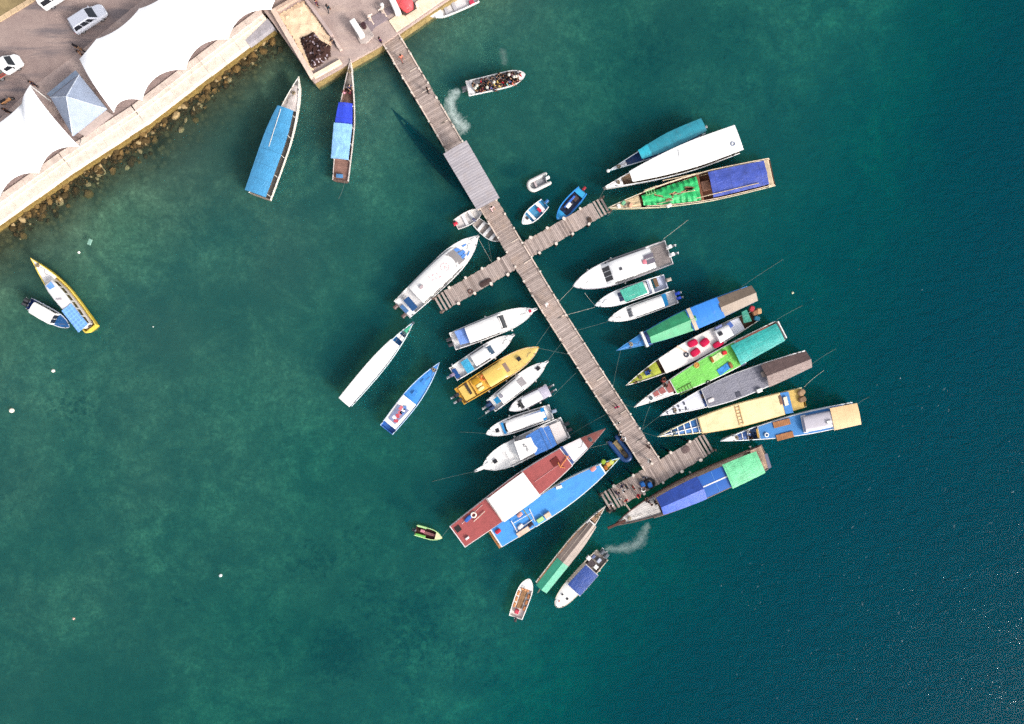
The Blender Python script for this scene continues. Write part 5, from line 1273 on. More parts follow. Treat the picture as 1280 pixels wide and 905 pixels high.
def jetty(name, label, line, width, posts, steps=None, z=DZ, both=True, kerb=True, skip=(), post_step=2.08, cross=()):
    global pile_me
    pts = [P(x, y, z).to_2d() for x, y in line]
    root = empty(name, (pts[0].x, pts[0].y, 0)); tag(root, label, 'jetty')
    O = pts[0]
    cum = [0]
    for a, b in zip(pts[:-1], pts[1:]): cum.append(cum[-1] + (b - a).length)
    def at(s):
        for i in range(len(pts) - 1):
            if s <= cum[i + 1] or i == len(pts) - 2:
                d = (pts[i + 1] - pts[i]).normalized(); return pts[i] + d * (s - cum[i]) - O, d
    mb = MB(); s = 0; pw = .21; Ltot = cum[-1]; rn = random.Random(len(name) + int(Ltot * 10))
    patch = .5
    while s < Ltot - pw * .5:
        p, d = at(s + pw / 2)
        if rn.random() < .05: patch = rn.uniform(.35, .7)
        j = rn.uniform(-.05, .05)
        if True:
            mb.box((p.x - d.y * j, p.y + d.x * j, z - .03 + rn.uniform(-.008, .008)), (pw - .022, width + rn.uniform(-.03, .03), .06), 0, math.atan2(d.y, d.x) + rn.uniform(-.008, .008), max(0, min(1, patch + rn.gauss(0, .22))))
        s += pw
    mb.build('deck', [PLANK], root, smooth=False)
    mb = MB()
    for o in (-width / 2 + .3, 0, width / 2 - .3):
        q = [(at(c)[0].x - at(c)[1].y * o, at(c)[0].y + at(c)[1].x * o, z - .2) for c in np.linspace(0, Ltot, max(2, int(Ltot / 4)))]
        for a, b in zip(q[:-1], q[1:]):
            m_ = [(a[i] + b[i]) / 2 for i in range(3)]; mb.box(m_, (math.dist(a, b), .16, .24), 0, math.atan2(b[1] - a[1], b[0] - a[0]))
    mb.build('stringer', [PILED], root, smooth=False)
    if kerb:
        for sg in (-1, 1):
            s = .2
            while s < Ltot - 1:
                L = rn.uniform(3, 5); L = min(L, Ltot - s - .1)
                if rn.random() > .12:
                    p, d = at(s + L / 2); o = sg * (width / 2 - .07)
                    mb = MB(); mb.box((p.x - d.y * o, p.y + d.x * o, z + .07), (L - .05, .15, .13), 0, math.atan2(d.y, d.x)); mb.build('kerb_beam', [KERB], root, smooth=False)
                s += L
    if pile_me is None:
        mb = MB(); mb.tube([(0, 0, -7), (0, 0, -.1)], .13, 10, 1); mb.tube([(0, 0, -.099), (0, 0, .2)], .14, 8, 0)
        o = mb.build('pile', [PILEM, PILED]); pile_me = o.data; bpy.data.objects.remove(o)
    s = posts
    while s < Ltot - .2:
        for sg in (-1, 1):
            p, d = at(s); o = sg * (width / 2 + (-.06 if kerb else .04) + rn.uniform(-.05, .05)); o *= 1
            q = bpy.data.objects.new('pile', pile_me); COL.objects.link(q); q.parent = root
            q.location = (p.x - d.y * o, p.y + d.x * o, z); q.rotation_euler = (0, 0, rn.uniform(0, 3)); k_ = rn.uniform(.8, 1.0) if kerb else rn.uniform(1.15, 1.45); q.scale = (k_, k_ * rn.uniform(.9, 1.2), 1)
        s += post_step
    for s in cross:
        p, d = at(s)
        mb = MB(); mb.box((p.x - d.y * .5, p.y + d.x * .5, z + .03), (.12, width * .45, .05), 0, math.atan2(d.y, d.x)); mb.build('patch_board', [M('wood', '#d3c2b4', plank=3)], root, smooth=False)
    if steps:   # open stair beams at the end
        for end in steps:
            p, d = at(Ltot if end else 0); dd = d if end else -d
            for k in range(3):
                c = p + dd * (.28 + .52 * k)
                mb = MB(); mb.box((c.x, c.y, z - .06 - .16 * k), (.26, width * 1.02, .09), 0, math.atan2(d.y, d.x), .6); mb.build('step_beam', [PLANK], root, smooth=False)
            for o in (-width / 2 + .1, width / 2 - .1):
                c = p + dd * .85 + Vector((-d.y, d.x)) * o
                mb = MB(); mb.box((c.x, c.y, z - .3), (1.8, .12, .14), 0, math.atan2(d.y, d.x)); mb.tube([(c.x + dd.x * .75, c.y + dd.y * .75, -5), (c.x + dd.x * .75, c.y + dd.y * .75, z + .25)], .11, 8); mb.build('stair_post', [M('wood', '#6a5850', plank=3)], root, smooth=False)
    return root, at
main, mat_ = jetty('jetty', 'long weathered wooden jetty running from the landing out between the moored boats', [(478.5, 33), (492.5, 55.2), (550, 152), (611.5, 257), (684, 377.5), (744.7, 473), (816.5, 583.5)], 2.4, 2.6, cross=(6.5, 9.5, 14, 31, 34, 42, 45, 51, 56, 60))
jetty('jetty', 'upper right side arm of the jetty ending in open steps beside the bright blue dinghy', [(656.5, 313.5), (745, 262.5)], 2.1, 1.4, steps=(1,), z=DZ - .03, kerb=False, post_step=2.35)
jetty('jetty', 'left side arm of the jetty ending in open steps by the largest white speedboat', [(643, 325), (560, 373.5)], 2.15, 1.6, steps=(1,), z=DZ - .03, kerb=False, post_step=2.35)
jetty('jetty', 'crosswise end platform of the jetty where people wait with luggage', [(770, 621.5), (874, 560.5)], 2.55, .5, steps=(0, 1), z=DZ - .03, kerb=False, post_step=2.7)

# shelter over the jetty
pts = [P(x, y, 3.9).to_2d() for x, y in ((554, 192), (583, 175), (624.5, 247), (596, 262))]
c0 = sum(pts, Vector((0, 0))) / 4
sh = empty('jetty_shelter', (c0.x, c0.y, DZ)); tag(sh, 'grey corrugated roof shelter standing over the jetty', 'shelter')
nu, nv_ = 96, 2
mb = MB(); vs = []; fs = []
for i in range(nu + 1):
    u = i / nu
    for j in range(nv_ + 1):
        v = j / nv_
        p = pts[0].lerp(pts[3], u).lerp(pts[1].lerp(pts[2], u), v) - c0
        vs.append((p.x, p.y, 2.55 + .12 * (1 - abs(2 * v - 1)) + .012 * math.sin(i * math.pi / 2)))
n = len(vs); vs += [(a, b_, z - .03) for a, b_, z in vs]; w_ = nv_ + 1
for i in range(nu):
    for j in range(nv_):
        q = (i * w_ + j, (i + 1) * w_ + j, (i + 1) * w_ + j + 1, i * w_ + j + 1); fs += [q[::-1], tuple(k + n for k in q)]
for e in ([j for j in range(w_)], [nu * w_ + j for j in range(w_)], [i * w_ for i in range(nu + 1)], [i * w_ + nv_ for i in range(nu + 1)]):
    for a_, b_ in zip(e[:-1], e[1:]): fs.append((a_, b_, b_ + n, a_ + n))
m = bpy.data.materials.new('corrugated_roof'); t = NT(m); pb = t.n('ShaderNodeBsdfPrincipled'); t.l(pb.outputs[0], t.out.inputs[0]); pb.inputs['Roughness'].default_value = .55
oc = t.n('ShaderNodeTexCoord').outputs['Object']; ang = math.atan2((pts[3] - pts[0]).y, (pts[3] - pts[0]).x)
st = t.noise(t.mapping(t.mapping(oc, (1, 1, 1), -ang), (2.2, .18, 1)), 1.3, 5, .7)
c = t.mix(t.ramp(st, .35, .65), lin('#9a949a'), lin('#b5aeb2')); n2 = t.noise(oc, .8, 5, .65); c = t.mix(t.ramp(n2, .5, .75, 0, .5), c, lin('#a3958f')); t.l(c, pb.inputs['Base Color'])
mb.add(vs, fs); mb.build('roof', [m], sh, angle=80)
for u in (.06, .36, .66, .94):
    for v in (.1, .9):
        p = pts[0].lerp(pts[3], u).lerp(pts[1].lerp(pts[2], u), v) - c0
        mb = MB(); mb.box((p.x, p.y, 1.27), (.14, .14, 2.5), 0, ang); mb.build('post', [KERB], sh, smooth=False)
for v in (.1, .9):
    a, b_ = [pts[0].lerp(pts[3], u).lerp(pts[1].lerp(pts[2], u), v) - c0 for u in (.02, .98)]
    mb = MB(); mb.tube([(a.x, a.y, 2.45), (b_.x, b_.y, 2.45)], .06, 6); mb.build('beam', [KERB], sh)

# ------------------------------------------------------------------ tents
TM = bpy.data.materials.new('tent_fabric'); t = NT(TM); pb = t.n('ShaderNodeBsdfPrincipled'); t.l(pb.outputs[0], t.out.inputs[0]); pb.inputs['Roughness'].default_value = .6
oc = t.n('ShaderNodeTexCoord').outputs['Object']; nn = t.noise(oc, .6, 5, .6); c = t.mix(t.ramp(nn, .3, .7), (.80, .79, .80, 1), (.86, .855, .86, 1)); t.l(c, pb.inputs['Base Color'])
def tent(name, label, sea, land_, ze=4.1, zr=5.1, mats=None, capA=None):
    """membrane between a seaward and a landward row of masts; each bay sags in a scallop at its free edges"""
    S_ = [P(x, y, ze).to_2d() for x, y in sea]; L_ = [P(x, y, ze).to_2d() for x, y in land_]
    c0 = (S_[0] + L_[0]) / 2
    root = empty(name, (c0.x, c0.y, G)); tag(root, label, 'tent', 'white scalloped tents on the harbour front')
    nb = len(S_) - 1; k = 12; nv = 16; rows = []
    for i in range(nb):
        for a in range(k + (1 if i == nb - 1 else 0)):
            u = a / k; sag = 4 * u * (1 - u)
            span = (S_[i + 1] - S_[i]).length; spanl = (L_[i + 1] - L_[i]).length
            ps, pl = S_[i].lerp(S_[i + 1], u), L_[i].lerp(L_[i + 1], u)
            d = (pl - ps).normalized()
            ps = ps + d * sag * span * .145; pl = pl - d * sag * spanl * .145
            row = []
            for j in range(nv + 1):
                v = j / nv; p = ps.lerp(pl, v) - c0
                ridge = math.sin(math.pi * v) ** .8
                z = ze + (zr - ze) * ridge + .55 * sag * (1 - ridge * .4) * (1 if 1 else 0) - .25
                row.append((p.x, p.y, z - G))
            rows.append(row)
    mb = MB(); vs = [p for r in rows for p in r]; n = len(vs); w_ = nv + 1
    vs += [(a, b_, z - .03) for a, b_, z in vs]; fs = []
    for i in range(len(rows) - 1):
        for j in range(nv):
            q = (i * w_ + j, i * w_ + j + 1, (i + 1) * w_ + j + 1, (i + 1) * w_ + j); fs += [q[::-1], tuple(z + n for z in q)]
    m_ = len(rows) - 1
    for e in ([j for j in range(w_)], [m_ * w_ + j for j in range(w_)], [i * w_ for i in range(m_ + 1)], [i * w_ + nv for i in range(m_ + 1)]):
        for a_, b_ in zip(e[:-1], e[1:]): fs.append((a_, b_, b_ + n, a_ + n))
    mb.add(vs, fs); mb.build('canopy', [TM], root, angle=60)
    for p in S_ + L_:
        q = p - c0; mb = MB(); q2 = q + (S_[0] - L_[0]).normalized() * (-2.2 if any(p is s_ for s_ in S_) else 1.2); mb.tube([(q2.x, q2.y, 0), (q.x, q.y, ze - G - .24)], .07, 8); mb.build('mast', [M('paint', '#d5d2d0')], root)
    return root
ext = lambda a, b, n: [(b[0] + (b[0] - a[0]) * i, b[1] + (b[1] - a[1]) * i) for i in range(1, n + 1)]
seaA = [(140.5, 139), (176, 124), (230.5, 85.5), (284.2, 47.5), (338, 10.5)]; seaA += ext(seaA[-2], seaA[-1], 3)
landA = [(98, 72.5), (119, 47.5), (172.5, 9.5), (226, -28), (280, -65)]; landA += ext(landA[-2], landA[-1], 3)
tent('tent', 'large white scalloped tent stretching from the car park to the sand bay', seaA, landA, ze=4.4, zr=5.2)
seaB = [(97, 182), (46.5, 215.5), (-4, 249)]; seaB += ext(seaB[-2], seaB[-1], 4)
landB = [(35.5, 105.5), (26, 128), (-24, 162)]; landB += ext(landB[-2], landB[-1], 4)
tent('tent', 'white scalloped tent at the left edge beyond the grey hipped roof', seaB, landB, ze=4.4, zr=5.2)

# ------------------------------------------------------------------ grey hipped kiosk between the tents
ev = 4.1
cs = [P(x, y, ev).to_2d() for x, y in ((63, 121.5), (99, 93.5), (133.5, 136), (91, 170))]; ap = P(83, 120.7, 6.2).to_2d(); c0 = sum(cs, Vector((0, 0))) / 4
ki = empty('kiosk', (c0.x, c0.y, G)); tag(ki, 'grey blue hipped roof kiosk standing between the two white tents', 'kiosk')
mr = M('roofing', '#98a4ba', amp=.12, dirtc='#c2c2c8', seam=.5, seamk=.93, dirt=.35)
mb = MB(); vs = [(p.x - c0.x, p.y - c0.y, ev - G) for p in cs] + [(ap.x - c0.x, ap.y - c0.y, 6.2 - G)] + [(p.x - c0.x, p.y - c0.y, ev - G - .12) for p in cs]
mb.add(vs, [(1, 0, 4), (2, 1, 4), (3, 2, 4), (0, 3, 4), (5, 6, 7, 8)] + [(i, (i + 1) % 4, 5 + (i + 1) % 4, 5 + i) for i in range(4)]); mb.build('roof', [mr], ki, smooth=False)
mb = MB(); wl4 = [(p - c0) * .82 for p in cs]; mb.prism([tuple(p) for p in wl4], 0, ev - G - .13); mb.build('wall', [M('concrete', '#9c8f8c')], ki, smooth=False)
aw = [P(x, y, ev - .25).to_2d() - c0 for x, y in ((54.5, 115.5), (91, 85.5), (99, 93), (63, 121))]
mb = MB(); mb.add([(aw[0].x, aw[0].y, ev - G - .75), (aw[1].x, aw[1].y, ev - G - .75), (aw[2].x, aw[2].y, ev - G - .2), (aw[3].x, aw[3].y, ev - G - .2)] + [(aw[0].x, aw[0].y, ev - G - .8), (aw[1].x, aw[1].y, ev - G - .8), (aw[2].x, aw[2].y, ev - G - .25), (aw[3].x, aw[3].y, ev - G - .25)], [(0, 1, 2, 3), (7, 6, 5, 4), (0, 4, 5, 1), (1, 5, 6, 2), (2, 6, 7, 3), (3, 7, 4, 0)])
mb.build('awning', [M('roofing', '#8fa0b8')], ki, smooth=False)
for a, b_ in ((0, 4), (1, 4), (2, 4), (3, 4)):
    mb = MB(); mb.tube([Vector(vs[a]) + Vector((0, 0, .03)), Vector(vs[b_]) + Vector((0, 0, .03))], .05, 5); mb.build('ridge_cap', [M('roofing', '#c0c8d6')], ki)
for (x, y), (u, v), lab in (((127, 140.5), (1.0, .35), 'light grey bench near the right corner of the kiosk'), ((110, 152), (1.1, .6), 'dark green bench below the kiosk roof by the sea wall')):
    loose('bench', lab, 'bench', (x, y), G + .03, M('wood', '#8a9088' if u == 1.0 else '#556055'), lambda mb: (mb.box((0, 0, .42), (u, v, .06)), mb.box((-.4, 0, .2), (.08, v, .4)), mb.box((.4, 0, .2), (.08, v, .4))), .6)

# ------------------------------------------------------------------ vehicles
def vehicle(name, label, c, ang, L, W, spec, col, cat):
    root = empty(name, (c.x, c.y, G + .02), ang); tag(root, label, cat)
    paint = M('car', col); mb = MB(); rings = []
    for x, hw, z in spec['body']:
        rings.append([(x, hw * .9, .24), (x, hw, .45), (x, hw, z * .82), (x, hw * .93, z), (x, 0, z + .03), (x, -hw * .93, z), (x, -hw, z * .82), (x, -hw, .45), (x, -hw * .9, .24)])
    mb.loft(rings); mb.build('body', [paint], root, angle=40)
    gl = M('glass', '#20242c')
    cb = spec['cabin']; zb, zt = cb['zb'], cb['zt']; hw, hr = cb['hw'], cb['hr']
    xr0, xr1, xf1, xf0 = cb['x']
    B = [(xr0, hw), (xf0, hw), (xf0, -hw), (xr0, -hw)]; T_ = [(xr1, hr), (xf1, hr), (xf1, -hr), (xr1, -hr)]
    mb = MB(); mb.loft([[(x, y, zb) for x, y in B], [(x, y, zb + (zt - zb) * .93) for x, y in [(B[i][0] + (T_[i][0] - B[i][0]) * .93, B[i][1] + (T_[i][1] - B[i][1]) * .93) for i in range(4)]], [(x * .985 + .0 * 1, y * .93, zt) for x, y in T_]]); mb.build('cabin', [paint], root, angle=20)
    def pane(nm, q):
        q = [Vector(p) for p in q]; nrm = (q[1] - q[0]).cross(q[3] - q[0]).normalized(); cen = sum(q, Vector()) / 4
        if nrm.dot(cen - Vector(((xr0 + xf0) / 2, 0, zb))) < 0: nrm = -nrm
        o1 = [p + nrm * .018 for p in q]; o2 = [p - nrm * .04 for p in q]
        MB().add(o1 + o2, [(0, 1, 2, 3), (7, 6, 5, 4), (0, 4, 5, 1), (1, 5, 6, 2), (2, 6, 7, 3), (3, 7, 4, 0)]).build(nm, [gl], root, smooth=False)
    def pt(fx, fy, f):  # fx 0 rear..1 front at height fraction f
        xr = xr0 + (xr1 - xr0) * f; xf = xf0 + (xf1 - xf0) * f; y = hw + (hr - hw) * f
        return (xr + (xf - xr) * fx, y * fy, zb + (zt - zb) * f)
    pane('windscreen', [pt(1, -.9, .06), pt(1, .9, .06), pt(1, .86, .9), pt(1, -.86, .9)])
    pane('rear_window', [pt(0, -.86, .2), pt(0, .86, .2), pt(0, .82, .86), pt(0, -.82, .86)])
    for sg in (-1, 1):
        for a, b_ in spec['side']:
            pane('side_window', [pt(a, sg, .12), pt(b_, sg, .12), pt(b_ - .02, sg, .84), pt(a + .01, sg, .84)])
    for x in spec['wheels']:
        for sg in (-1, 1):
            w_ = empty('wheel', (x, sg * (W / 2 - .1), .32)); w_.parent = root
            mb = MB(); mb.torus((0, 0, 0), .24, .085, axis='y'); mb.build('tyre', [M('rubber', '#222226')], w_)
            mb = MB(); mb.tube([(0, -.08, 0), (0, .08, 0)], .19, 12); mb.build('rim', [M('metal', '#a8aab0')], w_)
    f, r = spec['body'][-1], spec['body'][0]
    for sg in (-1, 1):
        mb = MB(); mb.bbox((f[0] - .1, sg * f[1] * .72, f[2] * .78), (.3, .34, .16), .04); mb.build('headlight', [M('glass', '#d9dde2')], root)
        mb = MB(); mb.bbox((r[0] + .02, sg * r[1] * .8, r[2] * .8), (.12, .2, .22), .03); mb.build('tail_light', [M('paint', '#a02428')], root)
        mb = MB(); mb.bbox((xf0 - .35, sg * (hw + .12), zb + .1), (.14, .22, .14), .03); mb.build('wing_mirror', [paint if name != 'pickup_truck' else M('plain', '#3a3a3e')], root)
    mb = MB(); mb.bbox((f[0] + .02, 0, .42), (.14, f[1] * 1.7, .2), .04); mb.build('bumper', [paint], root)
    return root, paint
dirv = Vector((.845, .535)).normalized(); nv2 = Vector((-dirv.y, dirv.x)); an = math.atan2(dirv.y, dirv.x)
c = P(118.3, 33.5, G).to_2d() + nv2 * .74
vehicle('parked_car', 'silver white people carrier parked beside the large white tent', c, an, 4.5, 1.72, dict(body=[(-2.2, .7, .9), (-2.1, .82, 1.0), (-1.3, .86, 1.0), (.4, .86, 1.0), (1.3, .85, .96), (1.95, .8, .85), (2.25, .66, .7)],
    cabin=dict(zb=.98, zt=1.68, hw=.82, hr=.66, x=(-2.1, -1.85, .35, 1.25)), side=[(.04, .36), (.38, .66), (.68, .9)], wheels=(-1.4, 1.38)), '#b9bdca', 'car')
c = P(16.2, 93.8, G).to_2d() + nv2 * .72
tr, pt_ = vehicle('pickup_truck', 'small white pickup truck with slatted cargo bed at the left edge', c, an, 4.2, 1.6, dict(body=[(-.35, .72, .8), (-.2, .8, 1.0), (.4, .8, 1.0), (1.2, .8, .98), (1.75, .76, .9), (1.95, .66, .7)],
    cabin=dict(zb=.98, zt=1.72, hw=.76, hr=.64, x=(-.3, -.22, .75, 1.35)), side=[(.2, .85)], wheels=(-1.25, 1.15)), '#eceff2', 'truck')
mb = MB(); mb.box((-1.35, 0, .62), (2.0, 1.6, .1)); mb.build('cargo_bed', [M('paint', '#8d8f88')], tr, smooth=False)
for y in (-.78, .78):
    mb = MB()
    for k in range(9): mb.box((-2.25 + k * .225, y, .93), (.06, .06, .52))
    mb.box((-1.35, y, 1.2), (2.0, .07, .06)); mb.box((-1.35, y, .8), (2.0, .05, .12)); mb.build('side_rail', [M('paint', '#a0463c' if y < 0 else '#c9c5c0')], tr, smooth=False)
mb = MB(); mb.box((-2.33, 0, .93), (.06, 1.6, .52)); mb.build('tailgate', [M('paint', '#e9e9ea')], tr, smooth=False)
mb = MB(); mb.bbox((-1.5, 0, .8), (1.2, 1.1, .26), .1); mb.build('cargo_cover', [M('tarp', '#8a8c80')], tr)
c = P(58, 14, G + .4).to_2d() + dirv * 2.35 + nv2 * .85
vehicle('parked_van', 'tall white minibus cut off by the top edge of the picture', c, an, 4.7, 1.75, dict(body=[(-2.35, .8, 1.05), (-2.3, .86, 1.1), (-1, .87, 1.1), (1, .87, 1.1), (1.9, .85, 1.05), (2.3, .76, .9)],
    cabin=dict(zb=1.08, zt=2.05, hw=.85, hr=.76, x=(-2.32, -2.25, 1.35, 1.9)), side=[(.05, .34), (.36, .66), (.68, .93)], wheels=(-1.45, 1.4)), '#eef0f2', 'van')
# motorbike under the tent edge
def motorbike(label, p, rz):
    w = P(p[0], p[1], G); r = empty('motorbike', (w.x, w.y, G + .02), rz); tag(r, label, 'motorbike')
    for x in (-.6, .6):
        wr = empty('wheel', (x, 0, .28)); wr.parent = r
        mb = MB(); mb.torus((0, 0, 0), .23, .06, axis='y'); mb.build('tyre', [M('rubber', '#1f1f22')], wr); mb = MB(); mb.tube([(0, -.04, 0), (0, .04, 0)], .17, 10); mb.build('rim', [M('metal', '#90949a')], wr)
    mb = MB(); mb.loft([[(x, y * k, z) for y, z in ((-.14, .32), (.14, .32), (.17, .55), (0, zt), (-.17, .55))] for x, k, zt in ((-.75, .5, .7), (-.4, 1, .75), (0, .8, .6), (.35, .9, .75), (.55, .4, .85))]); mb.build('body', [M('car', '#c08a5c')], r)
    mb = MB(); mb.bbox((-.3, 0, .8), (.75, .28, .12), .04); mb.build('seat', [M('rubber', '#241f22')], r)
    mb = MB(); mb.tube([(.42, -.34, 1.0), (.5, 0, .98), (.42, .34, 1.0)], .025, 6); mb.tube([(.5, 0, .98), (.62, 0, .3)], .03, 6); mb.build('handlebar', [M('metal', '#55575c')], r)
motorbike('tan motorbike parked at the corner of the large white tent', (101, 62), -.5)
motorbike('dark motorbike standing beside the left white tent', (12, 127.5), .5)

# ------------------------------------------------------------------ gear on the landing
def panel_sign(label, p0, p1, h=1.6):
    a, b_ = P(p0[0], p0[1], G + h).to_2d(), P(p1[0], p1[1], G + h).to_2d(); c = (a + b_) / 2; d = b_ - a; L = d.length; an = math.atan2(d.y, d.x)
    r = empty('notice_board', (c.x, c.y, G), an); tag(r, label, 'board')
    mb = MB(); mb.bbox((0, 0, h - .5), (L, .7, 1.0), .05); mb.build('panel', [M('gel', '#f6f3f0')], r)
    for x in (-L / 2 + .2, L / 2 - .2):
        mb = MB(); mb.box((x, 0, .3), (.12, .5, .6)); mb.build('post', [M('paint', '#b8aca6')], r, smooth=False)
panel_sign('white panel box on posts standing on the grey slab left of the jetty gate', (439.5, 24), (451.5, 42.5))
panel_sign('white panel box on posts standing right of the jetty gate', (487, -8), (497, 14))
mb = MB(); o0 = P(456, 44, G); pl = [P(x, y, G).to_2d() - o0.to_2d() for x, y in ((443, 40), (458, 31), (468, 45), (458, 55), (451, 55))]; mb.prism([tuple(p) for p in pl], 0, .22)
o = mb.build('concrete_slab', [M('concrete', '#b5a8a2', amp=.2)], smooth=False); o.location = (o0.x, o0.y, G); tag(o, 'pale raised concrete slab left of the jetty start', 'slab')
mb = MB(); pl = [P(x, y, G).to_2d() - P(470, 25, G).to_2d() for x, y in ((449, 31), (487, 8), (494, 15), (483, 20), (486, 24), (468, 35), (463, 44), (458, 30))]; mb.prism([tuple(p) for p in pl], 0, .06)
w = P(470, 25, G); o = mb.build('ramp_apron', [M('concrete', '#8d7f84')], smooth=False); o.location = w; tag(o, 'dark grey apron paving in front of the jetty gate', 'paving', kind='structure')
# gate frame
gp = [P(463, 25, G), P(479, 15.5, G)]
w = (gp[0] + gp[1]) / 2; gr_ = empty('jetty_gate', w); tag(gr_, 'low white gate frame at the start of the jetty', 'gate')
for p in gp:
    q = p - w; mb = MB(); mb.bbox((q.x, q.y, .55), (.3, .3, 1.1), .05); mb.build('gate_post', [M('paint', '#ead6c8')], gr_)
    d = Vector((.53, -.848, 0)); e = q + d * 1.1; mb = MB(); mb.box(((q.x + e.x) / 2, (q.y + e.y) / 2, .9), (1.1, .14, .14), 0, math.atan2(d.y, d.x)); mb.build('side_bar', [M('paint', '#e3cbb8')], gr_, smooth=False)
    e2 = q + Vector((.42, .25, 0)) * (1 if p is gp[0] else -1); mb = MB(); mb.tube([(q.x, q.y, 1.0), (e2.x, e2.y, 1.0)], .07, 6); mb.build('arm', [M('paint', '#ead6c8')], gr_)
loose('bollard', 'white round bollard standing above the jetty gate', 'bollard', (478.5, 9), G, M('gel', '#f2eeea'), lambda mb: (mb.tube([(0, 0, 0), (0, 0, .6)], .2, 12), mb.ball((0, 0, .62), .26, sq=(1, 1, .6))))
loose('drum', 'dark maroon drum standing on the slab by the white panel', 'drum', (455.5, 34), G + .2, M('paint', '#3c1f24'), lambda mb: (mb.tube([(0, 0, 0), (0, 0, .7)], .3, 14), mb.torus((0, 0, .7), .29, .03)))
loose('wooden_box', 'small ochre box beside the right white panel', 'box', (497.5, 16), G, M('wood', '#b58a52'), lambda mb: mb.bbox((0, 0, .2), (.5, .4, .4), .03), .5)
# red covered cart
w = P(507, 6, G); ca = empty('covered_cart', (w.x, w.y, G), R(-58)); tag(ca, 'red tarpaulin covered load on a cart at the top edge of the quay', 'cart')
mb = MB(); mb.loft([[(x, y * k, z * (.7 + .3 * k)) for y, z in ((-.95, .45), (-1.0, .9), (-.55, 1.35), (.1, 1.5), (.7, 1.25), (1.0, .8), (.95, .45))] for x, k in ((-1.9, .7), (-1.2, 1), (-.2, .95), (.7, .8), (1.2, .45))]); mb.build('red_cover', [M('tarp', '#e0545a', amp=.2, dirtc='#f08a80')], ca, angle=60)
mb = MB(); mb.box((-.3, 0, .38), (3.2, 1.7, .12)); mb.build('bed', [M('wood', '#5a4a44')], ca)
for x in (-1.2, .7):
    for y in (-.9, .9):
        mb = MB(); mb.torus((x, y, .3), .2, .08, axis='y'); mb.tube([(x, y - .06, .3), (x, y + .06, .3)], .14, 8); mb.build('wheel', [M('rubber', '#2a2628')], ca)
loose('white_float', 'white float leaning beside the red covered cart', 'float', (521, 7), G, M('gel', '#efe2d4'), cushion(.35, .55, .35), .4)
# jetty-end luggage
w = P(809, 605, DZ)
def cargo(mb): cushion(1.5, 1.1, .5)(mb)
loose('black_ring', 'black inflated ring lying with blue bags on the jetty end', 'ring', (812, 604), DZ, M('rubber', '#17181c'), lambda mb: mb.torus((0, 0, .16), .55, .16), .3)
for p_, lab in (((802.5, 605), 'round blue sack at the left of the black ring'), ((811.5, 605.5), 'round blue sack lying inside the black ring')):
    loose('blue_sack', lab + ' on the jetty end', 'sack', p_, DZ + .02, M('cloth', '#2560a8', amp=.3), cushion(.6, .75, .5), .4, 'blue sacks on the jetty end')
loose('dark_bag', 'dark bag between the blue sacks on the jetty end', 'bag', (806.5, 603), DZ, M('cloth', '#23252e'), cushion(.5, .6, .4), .8)
for p_, lab in (((760.8, 636.6), 'tyre hanging at the lower corner of the jetty steps'), ((766.5, 636), 'second tyre hanging by the jetty steps beside the first')):
    loose('tyre', lab, 'tyre', p_, .35, M('rubber', '#3a3436'), ring(.28, .1))
for p_, lab in (((609.5, 362), 'dark stain of piled nets'),): pass
loose('net_pile', 'dark heap of rope and net on the left jetty arm', 'net', (607, 353.5), DZ - .02, M('cloth', '#4a3a38', amp=.5, scale=6), cushion(1.6, .7, .18), .5)
loose('rope_coil', 'small brown rope coil on the left jetty arm', 'rope', (588, 364.5), DZ - .02, M('cloth', '#6b4f48'), ring(.25, .07))
loose('net_pile', 'dark scrap of netting on the lower right jetty arm', 'net', (857, 562), DZ - .02, M('cloth', '#6b5a58', amp=.5, scale=6), cushion(1.0, .8, .1), .5)
loose('net_pile', 'small dark heap at the end of the upper right jetty arm', 'net', (737, 275), DZ - .02, M('cloth', '#54463f', amp=.5, scale=6), cushion(.5, .7, .2), .5)
# gangway to the boat at the jetty end
a, b_ = P(777.7, 623.9, 1.35), P(787.5, 638, 1.75); mb = MB(); cc = (a + b_) / 2; mb.tube([a - cc, b_ - cc], .09, 4)
o = mb.build('gangplank', [M('wood', '#c9b8a8')]); o.location = cc; tag(o, 'thin wooden gangplank from the jetty end to the dark hulled boat', 'gangplank')

# ------------------------------------------------------------------ buoys
def buoy(p, r, col, lab):
    loose('buoy', lab, 'buoy', p, 0.0, M('gel', col), lambda mb: (mb.ball((0, 0, r * .35), r, n=12, k=8), mb.torus((0, 0, r * 1.3), r * .2, r * .07, axis='x')), 0, 'mooring buoys')
for p, r, c_, lab in (((15.5, 513), .3, '#f3e9d8', 'largest white buoy floating by the left edge'), ((67, 463.5), .22, '#efe9df', 'white buoy floating below the dark blue cabin boat'), ((276, 719), .2, '#eef4f4', 'lone white buoy floating in the lower left open water'),
                      ((99, 315.5), .16, '#f2f0ea', 'small white buoy right of the yellow boat bow'), ((92.5, 773), .16, '#c9a79a', 'small dull pink buoy at the lower left'), ((759, 553), .12, '#9a9a9c', 'small grey float beside the blue inflatable'),
                      ((990.5, 366), .14, '#e0dcb8', 'small cream buoy off the brown roofed boat'), ((191.5, 408.5), .08, '#cfd6d0', 'tiny pale float in open water right of the yellow boat')):
    buoy(p, r, c_, lab)
loose('foam_board', 'pale floating board on the water beyond the yellow boat', 'board', (112.3, 302.5), .01, M('paint', '#86b0a0'), lambda mb: mb.bbox((0, 0, .02), (.75, .45, .06), .02), 1.2)

